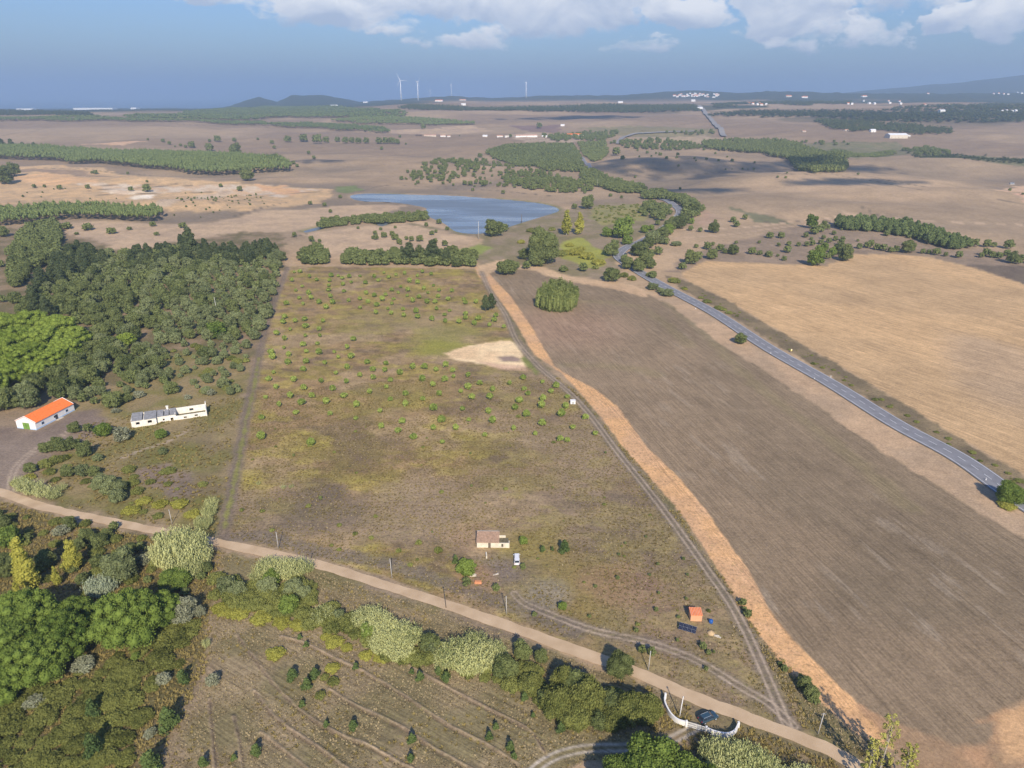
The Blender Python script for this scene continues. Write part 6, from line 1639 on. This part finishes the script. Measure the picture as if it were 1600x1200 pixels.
cottage()


def hut():
    e = empty('brick_hut', (*P(1078.6, 970.5)[:2], 0), math.radians(-2), 'small orange hut with a single pitched tile roof near the rutted track', 'hut')
    w = MB(); w.box(0, 3.0, 0, 2.6, 0, 1.95); w.add([(0, 0, 1.95), (3, 0, 1.95), (3, 2.6, 2.25), (0, 2.6, 2.25), (0, 2.6, 1.95), (3, 2.6, 1.95)], [(0, 3, 4), (1, 5, 2), (4, 3, 2, 5)])
    w.build('wall', M_salmon, e)
    r = MB(); V = [(-0.12, -0.15, 1.97), (3.12, -0.15, 1.97), (3.12, 2.75, 2.31), (-0.12, 2.75, 2.31)]; V += [(a, b, c + 0.08) for a, b, c in V]
    r.add(V, [(3, 2, 1, 0), (4, 5, 6, 7), (0, 1, 5, 4), (1, 2, 6, 5), (2, 3, 7, 6), (3, 0, 4, 7)]); ro = r.build('roof', M_tile, e)
    q = MB()
    for i in range(8):
        x = 0.05 + i * 0.41; q.tube([(x, -0.15, 2.08), (x, 2.75, 2.42)], 0.10, 5)
    q.build('tile_rows', mat('pale_tiles', (0.78, 0.42, 0.27), var=0.1, scale=2), ro)
    d = MB(); d.box(2.99, 3.04, 0.8, 1.6, 0, 1.8); d.build('door', M_wood, e)


hut()


def solar():
    c = P(1074, 985)
    e = empty('solar_array', c, math.radians(-25), 'row of dark blue solar panels tilted on a low frame below the orange hut', 'solar panels')
    t = math.radians(28)
    for i in range(4):
        x = -2.25 + i * 1.13
        b = MB(); y0, z0 = -0.85, 0.35; y1, z1 = y0 + 1.9 * math.cos(t), z0 + 1.9 * math.sin(t)
        V = [(x, y0, z0), (x + 1.08, y0, z0), (x + 1.08, y1, z1), (x, y1, z1)]; V += [(a, bb, cc + 0.04) for a, bb, cc in V]
        b.add(V, [(3, 2, 1, 0), (4, 5, 6, 7), (0, 1, 5, 4), (1, 2, 6, 5), (2, 3, 7, 6), (3, 0, 4, 7)])
        o = b.build('panel', M_solar, e)
        g = MB()
        for k in (0, 1 / 3, 2 / 3, 1):
            xx = x + 1.08 * k; g.tube([(xx, y0, z0 + 0.05), (xx, y1, z1 + 0.05)], 0.013, 4)
        for k in (0, 0.5, 1):
            yy, zz = y0 + (y1 - y0) * k, z0 + (z1 - z0) * k + 0.05; g.tube([(x, yy, zz), (x + 1.08, yy, zz)], 0.016, 4)
        g.build('frame', M_metal, o)
    b = MB()
    for x in (-2.0, 0.0, 2.0):
        b.tube([(x, -0.8, 0), (x, -0.8, 0.36)], 0.03, 5); b.tube([(x, 0.75, 0), (x, 0.75, 1.2)], 0.03, 5)
    b.build('stand', M_metal, e)


solar()
b = MB(); b.tube([(0, 0, 0), (0, 0, 0.12), (0, 0, 0.85), (0, 0, 1.0), (0, 0, 1.08)], [0.50, 0.56, 0.56, 0.42, 0.2], 14); o = b.build('water_tank', M_bluep, None, True); o.location = P(1110.5, 973); tag(o, 'round blue plastic water tank beside the orange hut', 'water tank')
b = MB(); b.tube([(0, 0, 1.08), (0, 0, 1.16)], 0.16, 10); b.build('lid', M_bluep, o)
b = MB(); b.tube([(0, 0, -0.1), (0, 0, 0.15), (0.05, 0, 0.5), (0.1, 0.05, 0.75)], [1.15, 1.0, 0.55, 0.1], 11); o = b.build('sand_heap', M_soil, None, True); o.location = P(1111, 989); tag(o, 'small heap of orange sand below the blue tank', 'heap')
b = MB(); b.box(-0.9, 0.9, -0.25, 0.25, 0, 0.18); b.box(-0.6, 0.5, 0.1, 0.4, 0.18, 0.3, rot=0.5); o = b.build('timber_pile', M_stone, None); o.location = P(1121, 995); o.rotation_euler.z = -0.6; tag(o, 'pale pile of timber beside the sand heap', 'timber')
b = MB(); b.box(-1.15, 1.15, -0.9, 0.9, 0.25, 1.75); b.box(-1.2, 1.2, -0.95, 0.95, 1.755, 1.85)
o = b.build('white_cabin', M_white, None); o.location = P(895, 631); tag(o, 'small white box cabin beside the rutted track among the young pines', 'cabin')
b = MB()
for x in (-0.9, 0.9):
    for y in (-0.7, 0.7): b.box(x - 0.08, x + 0.08, y - 0.08, y + 0.08, 0, 0.25)
b.build('feet', M_wood, o)
b = MB(); b.box(-0.3, 0.3, -0.94, -0.905, 0.4, 1.4); b.build('door', M_metal, o)


def house(name, px_, py_, wm, dm, hm, rot, label, wallm=M_white, roofm=M_tile, group=None, zf=1.0, windows=3, cat='house', dist=None):
    p = P(px_, py_)
    if dist: q = azdir(px_, dist); p = np.array([q[0], q[1], float(hgt(*q))])
    e = empty(name, p, math.radians(rot), label, cat, group)
    w = MB(); w.box(-wm / 2, wm / 2, -dm / 2, dm / 2, -1.5, hm); w.build('wall', wallm, e)
    zr = hm + dm * 0.22 * zf
    w = MB(); gable(w, -wm / 2, wm / 2, -dm / 2, dm / 2, hm + 0.02, zr, 'x', 0.4, 0.25)
    for x in (-wm / 2 + 0.02, wm / 2 - 0.02): w.add([(x, -dm / 2, hm), (x, dm / 2, hm), (x, 0, zr)], [(0, 1, 2)])
    w.build('roof', roofm, e)
    for i in range(windows):
        x = -wm / 2 + wm * (i + 0.5) / windows
        g = MB()
        if i == windows // 2: g.box(x - 0.55, x + 0.55, -dm / 2 - 0.06, -dm / 2 - 0.01, 0, 2.1); g.build('door', M_dark, e)
        else: g.box(x - 0.5, x + 0.5, -dm / 2 - 0.06, -dm / 2 - 0.01, 1.0, 2.1); g.build('window', M_dark, e)
    return e


M_pink = mat('faded_pink_tiles', (0.55, 0.33, 0.24), var=0.1, scale=0.4)
M_shed = mat('white_sheet_roof', (0.75, 0.76, 0.77), var=0.05, scale=0.3)
M_cream = mat('cream_wall', (0.62, 0.56, 0.46), var=0.06, scale=0.4)
M_brown = mat('brown_shed', (0.12, 0.09, 0.07))
FG2 = 'buildings of the far farm row'
for i, (x, y, wp, dm, hm, wmat, rm, lab) in enumerate((
    (654, 212.5, 9, 8, 2.4, M_brown, M_brown, 'dark low shed at the left end of the far farm row'), (672, 212.8, 19, 8, 2.6, M_cream, M_pink, 'long low pink roofed building next to the dark shed in the far row'),
    (692, 213.5, 8, 8, 3.4, M_white, M_pink, 'white house right of the long pink roofed building in the far row'), (701, 214, 5, 6, 3.0, M_white, M_pink, 'smallest white house in the left part of the far row'),
    (758, 213.5, 7, 8, 3, M_white, M_shed, 'white shed standing apart in the gap of the far farm row'), (781, 214, 9, 8, 3, M_white, M_pink, 'white walled house left of the dark tree in the far row'),
    (792, 214.5, 7, 8, 3, M_white, M_cream, 'cream roofed house just left of the dark tree in the far row'), (822, 213.5, 36, 9, 3.4, M_white, M_pink, 'longest pink roofed white terrace in the far row'),
    (851, 214, 9, 7, 2.6, M_white, M_shed, 'white low shed right of the longest terrace'), (864, 214.6, 9, 7, 2.2, M_cream, M_shed, 'pale wall like low shed between terrace and red roofed farm'),
    (897, 213.5, 24, 14, 6, M_white, M_tile, 'large white farm with red tiled roof beside the dark trees'), (915, 214.5, 9, 9, 4, M_white, M_shed, 'white annex right of the large red roofed farm'),
    (879, 197, 6, 9, 4, M_white, M_shed, 'lone white house on the rise above the far farm row'), (1363, 206, 8, 12, 5, M_white, M_shed, 'white shed in the trees left of the big barn'),
    (1256, 206, 6, 6, 2.4, M_cream, M_pink, 'tiny shed alone on the bare field at the right'), (1322, 204.5, 7, 8, 3, M_cream, M_pink, 'small cream shed at the edge of the pine wood'),
    (1385, 214.5, 5, 6, 3, M_cream, M_cream, 'small cream lean to at the left of the big barn'), (1418, 214, 7, 7, 3, M_cream, M_shed, 'low cream shed right of the big barn'),
    (522, 166, 11, 14, 6, M_white, M_shed, 'white shed in the green plantation under the dark hills'), (571, 160.5, 7, 14, 6, M_white, M_shed, 'white shed left of the two tall turbines'),
    (686, 158.5, 12, 16, 7, M_white, M_tile, 'white farm with red roof right of the two tall turbines'), (723, 157, 10, 14, 6, M_cream, M_tile, 'upper farm on the plain between the turbines'),
    (724, 164.5, 7, 12, 7, M_white, M_shed, 'lower white house on the plain between the turbines'), (969, 160.5, 8, 14, 6, M_white, M_shed, 'white shed on the plain below the horizon left of the village'),
    (1083, 158.5, 6, 16, 9, M_white, M_shed, 'white house where the far straight road meets the trees'), (1093, 171.5, 8, 18, 8, M_white, M_shed, 'white building beside the far straight road'),
    (1471, 175, 9, 14, 6, M_white, M_shed, 'white shed in the strip of pale field at the far right'), (1350, 151.5, 9, 18, 8, M_white, M_tile, 'white house high among the woods at the right'),
    (1257, 153, 9, 16, 9, M_white, M_tile, 'pink house right of the far village'), (1232, 151.5, 9, 16, 9, M_cream, M_tile, 'cream house group right of the far village'))):
    m_px = depth(P(x, y)) / F
    house('far_house' if hm > 2.7 else 'far_shed', x, y, wp * m_px, dm, hm, -6 + 9 * (i % 4), lab, wmat, rm, FG2 if y > 210 and x < 930 else None, windows=3 if y > 200 else 0)
e = house('barn', 1400, 215.5, 29 * depth(P(1400, 215)) / F, 26, 8, 4, 'large barn with bright white roof among the dark trees at the right', M_cream, M_shed, windows=5, cat='barn', zf=0.7)
rr = RS(12)
def nth(i):
    i += 1
    return '%d%s' % (i, 'th' if 10 < i % 100 < 14 else {1: 'st', 2: 'nd', 3: 'rd'}.get(i % 10, 'th'))


VH = []
VG = 'houses of the far white village'
for i in range(46):
    x = 1052 + 70 * rr.rand() if i < 36 else 1080 + 14 * rr.rand(); y = 152.6 - 5.0 * rr.rand() - 1.0 * math.exp(-((x - 1083) / 12) ** 2) + (0.8 if x < 1060 else 0)
    VH.append((x, y, 9 + 13 * rr.rand(), 4 + 5 * rr.rand(), -20 + 40 * rr.rand(), M_tile if rr.rand() < 0.5 else M_shed))
for i, (x, y, w_, h_, a_, m_) in enumerate(sorted(VH, key=lambda t: t[0])):
    house('village_house', x, y, w_, 12, h_, a_, 'white house of the distant village, %s from the left' % nth(i), M_white, m_, VG, windows=0)
RG = 'scattered white houses far right'
for i, (x, y) in enumerate(sorted(((1170, 162.5), (1176, 163), (1183, 164), (1190, 164.5), (1197, 164), (1186, 162), (1325, 163), (1331, 163.5), (1358, 162.5), (1366, 163), (1388, 158.5), (1390, 162), (1405, 159), (1407, 163), (1444, 165), (1480, 164.5), (1349, 158.5), (1565, 175.5), (1572, 175), (1580, 175.5), (1586, 175), (1552, 147), (1560, 146.5), (1568, 147.5), (1575, 148), (1590, 145), (1596, 146.5), (1301, 160), (1450, 147)))):
    house('distant_house', x, y, 2.4 * depth(P(x, y)) / F + 5 * rr.rand(), 12, 6, -20 + 40 * rr.rand(), 'small white house in the woods at the far right, %s from the left' % nth(i), M_white, M_tile if rr.rand() < 0.4 else M_shed, RG, windows=0)
for x, y, wp, l in ((145, 165.5, 50, 'long white strip of greenhouses on the far left horizon'), (38, 166.5, 20, 'shorter pale strip of greenhouses at the far left horizon'), (208, 164.5, 7, 'small white building right of the long greenhouses')):
    k = 8400 / F
    house('greenhouse', x, y, wp * k, 90, 16, 0, l, M_shed, M_shed, windows=0, cat='greenhouse', zf=0.1, dist=8400)


# ------------------------------------------------------------------ entrance wall and gate
def wallline(name, pts, h, th, m, label):
    L_ = smoothline(px(*pts), 5); b = MB()
    T = np.gradient(L_, axis=0); T /= np.linalg.norm(T, axis=1)[:, None]; Nn = np.stack([T[:, 1], -T[:, 0]], 1) * th / 2
    V = []
    for p, n_ in zip(L_, Nn):
        for q, z in ((p - n_, 0), (p + n_, 0), (p + n_, h), (p - n_, h)): V.append((*q, z))
    k = len(L_); Fc = [(i * 4 + j, i * 4 + (j + 1) % 4, (i + 1) * 4 + (j + 1) % 4, (i + 1) * 4 + j) for i in range(k - 1) for j in range(4)] + [(3, 2, 1, 0), tuple((k - 1) * 4 + j for j in range(4))]
    b.add(V, Fc); o = b.build(name, m)
    c = MB(); V = []
    for p, n_ in zip(L_, Nn * 1.35):
        for q, z in ((p - n_, h + 0.003), (p + n_, h + 0.003), (p + n_, h + 0.08), (p - n_, h + 0.08)): V.append((*q, z))
    c.add(V, Fc); c.build('coping', m, o)
    ps = MB()
    for p in (L_[0], L_[-1]): ps.box(p[0] - 0.22, p[0] + 0.22, p[1] - 0.22, p[1] + 0.22, 0, h + 0.35)
    ps.build('end_pillar', m, o)
    return tag(o, label, 'wall')


wallline('entrance_wall', ((1039, 1092), (1038, 1101), (1042, 1112), (1049, 1123), (1059, 1131), (1072, 1135)), 1.35, 0.25, M_white, 'white curved entrance wall on the left of the gate')
wallline('entrance_wall', ((1103, 1144), (1115, 1149), (1128, 1152), (1139, 1152), (1148, 1147), (1153, 1137)), 1.35, 0.25, M_white, 'white curved entrance wall on the right, behind the reeds')


def gate():
    a, c = P(1073.5, 1135.5), P(1102, 1144)
    v = c - a; L_ = math.hypot(v[0], v[1])
    e = empty('entrance_gate', a, math.atan2(v[1], v[0]), 'white barred gate between the two curved entrance walls', 'gate')
    for s in range(2):
        b = MB(); x0, x1 = s * L_ / 2 + 0.05, (s + 1) * L_ / 2 - 0.05
        for z in (0.15, 0.75, 1.4): b.box(x0, x1, -0.03, 0.03, z, z + 0.07)
        n = 11
        for i in range(n + 1):
            x = x0 + (x1 - x0) * i / n; b.box(x - 0.035, x + 0.035, -0.025, 0.025, 0.16, 1.55)
        b.build('gate_leaf', M_white, e)


gate()


# ------------------------------------------------------------------ poles
def pole(bx, by, ty, m, label, lean=0.0, arm=False, r=0.11, name='utility_pole'):
    p = P(bx, by); vb, vt = (by - 600) / F, (ty - 600) / F; d = depth(p)
    h = (vb * d - vt * d) / (CP - vt * SP)
    b = MB(); b.tube([(0, 0, -0.3), (lean * 0.5, 0, h * 0.5), (lean, 0, h)], [r, r * 0.85, r * 0.65], 8)
    o = b.build(name, m, None, True); o.location = p
    tag(o, label, 'pole')
    b = MB()
    b.box(lean - (0.55 if arm else 0.2), lean + (0.55 if arm else 0.2), -0.06, 0.06, h - 0.35, h - 0.25)
    c = b.build('crossbar', M_metal, o)
    b = MB()
    for x in ((-0.45, 0, 0.45) if arm else (-0.15, 0.15)): b.tube([(lean + x, 0, h - 0.25), (lean + x, 0, h - 0.08)], 0.05, 6)
    b.build('insulators', M_dark, c)
    return h


for a in ((435, 857, 831, M_conc, 'pale pole above the dirt road left of the pale reed clump', 0.0), (486, 874, 864, M_wood, 'short dark post by the dirt road behind the reed clump', 0.0), (612.5, 903, 873, M_conc, 'pale leaning pole by the dirt road in the middle of the scrub field edge', -0.2),
          (697, 950, 921, M_wood, 'dark pole on the verge of the dirt road above the central reed bed', -0.25), (791.5, 960, 931, M_conc, 'pale pole between the grey yard and the dirt road', -0.1), (1013, 1047, 1017, M_conc, 'pale pole in front of two small dark trees beside the dirt road', 0.15),
          (269, 819, 796, M_conc, 'thin pole left of the tall reeds on the upper side of the dirt road', -0.1), (134.5, 684, 659, M_wood, 'wooden pole near the dark bush between farmhouse and ruin', -0.5), (340, 492, 464, M_white, 'white pole rising out of the left forest', -0.4),
          (606.5, 393, 383, M_wood, 'thin pole behind the dark hedge on the bare rise', 0.0), (933, 296, 280, M_conc, 'thin pole in the oak belt along the winding road', 0.0)):
    pole(a[0], a[1], a[2], a[3], a[4], a[5])
pole(1061.5, 1121, 1088, M_white, 'white pole standing against the left entrance wall', 0.35, r=0.13)
pole(1278, 1147, 1114, M_conc, 'pale pole with crossbar right of where the rutted track meets the dirt road', 0.35, arm=True)
pole(748, 374, 345, M_conc, 'tall pale mast on the near shore of the pond', 0.0, r=0.25, name='mast')
pole(815, 347, 335, M_wood, 'short post standing in the pond near the dam', 0.0, r=0.4, name='gauge_post')

# white marker posts of the road
for x, y, l in ((1087, 483, 'white marker post on the left verge, farthest up the road'), (1204, 553, 'white marker post on the left verge, opposite the yellow sign'), (1272, 593, 'white marker post on the left verge of the straight stretch'), (1298, 590, 'white marker post on the right verge of the straight stretch'), (1540, 751, 'white marker post just before the large round tree')):
    b = MB(); b.box(-0.16, 0.16, -0.09, 0.09, 0, 1.05, taper=(0.02, 0.01)); b.box(-0.17, 0.17, -0.10, 0.10, 0.75, 0.9, 1)
    o = b.build('marker_post', [M_white, M_dark]); o.location = P(x, y); tag(o, l, 'post')
e = empty('road_sign', P(1236, 551), 0.3, 'small yellow and white sign on the verge at the tan field', 'sign')
b = MB(); b.tube([(0, 0, 0), (0, 0, 1.6)], 0.05, 6); b.build('post', M_metal, e)
b = MB(); b.box(-0.45, 0.45, -0.075, -0.055, 0.9, 2.1, 0); b.build('plate', M_yel, e)
b = MB(); b.box(-0.3, 0.3, -0.10, -0.08, 1.4, 2.0, 0); b.build('panel', M_white, e)


# ------------------------------------------------------------------ vehicles
def car(pos, rz, paint, label, L_=4.4, Wd=1.8, H=1.55, van=False, rails=True, name='car'):
    e = empty(name, pos, rz, label, 'van' if van else 'car')
    hl, hw = L_ / 2, Wd / 2
    bm = bmesh.new()
    prof = [(-hl, 0.35), (-hl + 0.05, 0.9), (-hl + 0.25, 1.0), (-0.95 + (-0.9 if van else -0.55), 1.02), (0.95, 1.0), (hl - 0.35, 0.86), (hl, 0.68), (hl, 0.32)]
    if van: prof = [(-hl, 0.3), (-hl + 0.02, 1.1), (hl - 1.0, 1.08), (hl - 0.25, 0.9), (hl, 0.7), (hl, 0.3)]
    V = []
    for s in (-1, 1):
        for x, z in prof: V.append(bm.verts.new((x, s * hw * (0.97 if abs(x) > hl - 0.1 else 1), z)))
    n = len(prof)
    for i in range(n): bm.faces.new((V[i], V[(i + 1) % n], V[n + (i + 1) % n], V[n + i]))
    bm.faces.new(V[:n][::-1]); bm.faces.new(V[n:])
    bmesh.ops.recalc_face_normals(bm, faces=bm.faces)
    bmesh.ops.bevel(bm, geom=list(bm.edges), offset=0.07, segments=3, affect='EDGES', profile=0.6)
    me = bpy.data.meshes.new('body'); bm.to_mesh(me); bm.free(); me.materials.append(paint)
    me.polygons.foreach_set('use_smooth', [True] * len(me.polygons))
    o = bpy.data.objects.new('body', me); COL.objects.link(o); o.parent = e
    x0, x1, xt0, xt1 = (-hl + 0.1, 1.15, -hl + 0.5, 0.35) if not van else (-hl + 0.03, hl - 0.85, -hl + 0.15, hl - 1.55)
    g = MB(); zt = H - 0.06; z0 = 0.98 if not van else 1.06
    wi = hw - 0.05; wt = hw - 0.27
    g.add([(x0, -wi, z0), (x1, -wi, z0), (x1, wi, z0), (x0, wi, z0), (xt0, -wt, zt), (xt1, -wt, zt), (xt1, wt, zt), (xt0, wt, zt)], [(4, 5, 6, 7), (0, 1, 5, 4), (1, 2, 6, 5), (2, 3, 7, 6), (3, 0, 4, 7)])
    g.build('windows', M_glass, e)
    r = MB(); r.box(xt0 - 0.03, xt1 + 0.03, -wt - 0.04, wt + 0.04, zt + 0.003, H, taper=(0.08, 0.08))
    for s in (-1, 1):                                            # pillars
        for fa, fb in ((x0, xt0), (x1, xt1), (x0 * 0.45, xt0 * 0.45 + 0.02)) + (((0.0, 0.0),) if not van else ()):
            r.tube([(fa, s * (wi + 0.01), z0), (fb, s * (wt + 0.01), zt)], 0.05, 5)
    ro = r.build('roof', paint, e)
    if rails:
        for s in (-1, 1):
            q = MB(); q.tube([(xt0 + 0.1, s * (wt - 0.06), H + 0.05), (xt1 - 0.1, s * (wt - 0.06), H + 0.05)], 0.03, 5); q.build('roof_rail', M_cars, ro)
    for sx in (-1, 1):
        for sy in (-1, 1):
            w = MB(); x = sx * (hl - 0.82); y = sy * (hw - 0.09); w.tube([(x, y - 0.11, 0.33), (x, y + 0.11, 0.33)], 0.33, 16)
            wo = w.build('wheel', M_tyre, e)
            w = MB(); w.tube([(x, y + sy * 0.112, 0.33), (x, y + sy * 0.125, 0.33)], 0.20, 12); w.build('rim', M_cars, wo)
    for s in (-1, 1):
        w = MB(); w.box(hl - 0.08, hl + 0.012, s * (hw - 0.4) - 0.17, s * (hw - 0.4) + 0.17, 0.58, 0.74); w.build('headlight', M_glass if van else M_cars, e)
        w = MB(); w.box(-hl - 0.012, -hl + 0.1, s * (hw - 0.25) - 0.12, s * (hw - 0.25) + 0.12, 0.7, 0.92); w.build('tail_light', M_red, e)
        w = MB(); w.box(0.75 if not van else hl - 1.1, 0.95 if not van else hl - 0.9, s * (hw + 0.09) - 0.09, s * (hw + 0.09) + 0.09, 0.98, 1.12); w.build('mirror', paint, e)
    return e


car(P(1106, 1124), math.radians(24), M_carb, 'dark blue estate car with roof rails parked in front of the entrance gate', 4.6, 1.85, 1.6)
car(P(807.5, 876), math.radians(91), M_carw, 'white van parked on the grey yard right of the tiny cottage', 5.2, 1.75, 1.9, van=True, rails=False, name='van')
car(P(1057, 338), math.radians(115), M_carw, 'white car driving round the bend of the winding road', 4.6, 1.9, 1.6, rails=False)
car(P(978, 398), math.radians(60), M_carb, 'dark car on the short visible stretch of road between the trees', 4.4, 1.8, 1.5, rails=False)
car(P(1581, 288), 0.2, M_carw, 'white vehicle alone on the far bare field at the right edge', 9, 2.6, 3.0, van=True, rails=False, name='van')


# ------------------------------------------------------------------ wind turbines
def turbine(px_, by, ty, rot, blade0, label, r=0.03, dist=None):
    p = P(px_, by)
    if dist:
        q = azdir(px_, dist); p = np.array([q[0], q[1], float(hgt(*q))]); by = pixof(p)[1]
    d = depth(p); vb, vt = (by - 600) / F, (ty - 600) / F
    h = (vb * d - vt * d) / (CP - vt * SP)
    e = empty('wind_turbine', p, math.radians(rot), label, 'wind turbine')
    R_ = h * r
    b = MB(); b.tube([(0, 0, -2), (0, 0, h * 0.5), (0, 0, h)], [R_, R_ * 0.8, R_ * 0.55], 12); b.build('tower', M_turb, e, True)
    b = MB(); b.box(-h * 0.015, h * 0.015, -h * 0.04, h * 0.07, h, h * 1.035, taper=(h * 0.003, h * 0.003)); b.build('nacelle', M_turb, e)
    b = MB(); b.tube([(0, -h * 0.04, h * 1.018), (0, -h * 0.06, h * 1.018), (0, -h * 0.07, h * 1.018)], [h * 0.016, h * 0.014, h * 0.004], 10); hub = b.build('hub', M_turb, e, True)
    for k in range(3):
        a = math.radians(blade0 + 120 * k); b = MB(); dx, dz = math.sin(a), math.cos(a); n = np.array([dz, 0, -dx])
        V = []
        for f, c in ((0.0, 0.010), (0.08, 0.022), (0.5, 0.014), (1.0, 0.004)):
            q = np.array([dx * f * h * 0.4, -h * 0.052, h * 1.018 + dz * f * h * 0.4])
            V += [q - n * c * h * 0.35, q + np.array([0, 0.004 * h * (1 - f * 0.7), 0]), q + n * c * h * 0.65, q - np.array([0, 0.004 * h * (1 - f * 0.7), 0])]
        b.add(V, [(i * 4 + j, i * 4 + (j + 1) % 4, i * 4 + 4 + (j + 1) % 4, i * 4 + 4 + j) for i in range(3) for j in range(4)] + [(12, 13, 14, 15)])
        b.build('blade', M_turb, hub)
    return h


turbine(627, 157.0, 126, -10, 92, 'leftmost of the two tall white wind turbines standing together')
turbine(653.5, 157.0, 128.5, 62, 40, 'right one of the two tall white wind turbines standing together')
turbine(822, 153.5, 129, 85, 10, 'tall white wind turbine alone right of the pair')
turbine(705.5, 156.0, 133, 80, 20, 'faint thin wind turbine between the pair and the lone one', 0.016, 8600)
turbine(672, 152.0, 142, 30, 30, 'smallest faint wind turbine just right of the pair', 0.016, 8600)

# ------------------------------------------------------------------ clouds whose shadows lie on the hills
def cloud(px_, py_, rx, ry, seed, rot=0.0, alt=950, thick=0.25):
    g = P(px_, py_); t = (alt - g[2]) / SUND[2]; c = g + SUND * t
    r = RS(seed); V = []; T = []; o = 0; L_ = []
    for i in range(60):
        a = i * 2.4; q = math.sqrt((i + 0.5) / 60); L_.append((q * math.cos(a) * rx, q * math.sin(a) * ry, 0.16 * (1.15 - q) + 0.03))
    for x, y, s in L_:
        k = s * rx * (0.6 + 0.9 * r.rand()); x += r.randn() * rx * 0.09; y += r.randn() * ry * 0.09
        cr, sr = math.cos(rot), math.sin(rot)
        nz = 0.85 + 0.3 * r.rand(len(ICO2[0]), 1)
        V.append(np.array([x * cr - y * sr, x * sr + y * cr, r.rand() * thick * k]) + ICO2[0] * nz * np.array([k, k * 0.9, k * thick * 2])); T.append(ICO2[1] + o); o += len(ICO2[0])
    ob = bigmesh('cloud', np.vstack(V), np.zeros((0, 4), int), [M_cloud], tris=np.vstack(T), smooth=True)
    ob.location = c; tag(ob, kind='structure')


M_cloud = mat('cloud_white', (0.85, 0.86, 0.88), rough=1.0)
_N, _L = M_cloud.node_tree.nodes, M_cloud.node_tree.links
_t = _N.new('ShaderNodeBsdfTransparent'); _m = _N.new('ShaderNodeMixShader'); _m.inputs[0].default_value = 0.33
_L.new(_t.outputs[0], _m.inputs[1]); _L.new(_N['Principled BSDF'].outputs[0], _m.inputs[2]); _L.new(_m.outputs[0], _N['Material Output'].inputs[0])
cloud(1065, 258, 185, 175, 1, 0.2)
cloud(985, 254, 90, 90, 2)
cloud(1185, 262, 120, 110, 3)
cloud(1340, 264, 90, 60, 4)
cloud(905, 185, 300, 110, 5, 0.1)
cloud(1240, 256, 100, 80, 6)
cloud(1090, 297, 90, 34, 7)
cloud(1330, 285, 110, 40, 8)
cloud(480, 250, 90, 60, 10)

# ------------------------------------------------------------------ haze
b = MB(); b.box(-64000, 64000, -64000, 74000, -75, 600)
hz = b.build('haze', [])
m = bpy.data.materials.new('air'); m.use_nodes = True
N, L = m.node_tree.nodes, m.node_tree.links; N.clear()
out = N.new('ShaderNodeOutputMaterial'); vp = N.new('ShaderNodeVolumePrincipled')
vp.inputs['Color'].default_value = (0.56, 0.76, 1.0, 1); vp.inputs['Density'].default_value = 1.2e-4; vp.inputs['Anisotropy'].default_value = 0.2
L.new(vp.outputs[0], out.inputs['Volume'])
hz.data.materials.append(m); tag(hz, kind='stuff')
hz['label'] = 'thin blue haze lying over the whole landscape'
print('OBJECTS', len(bpy.data.objects))
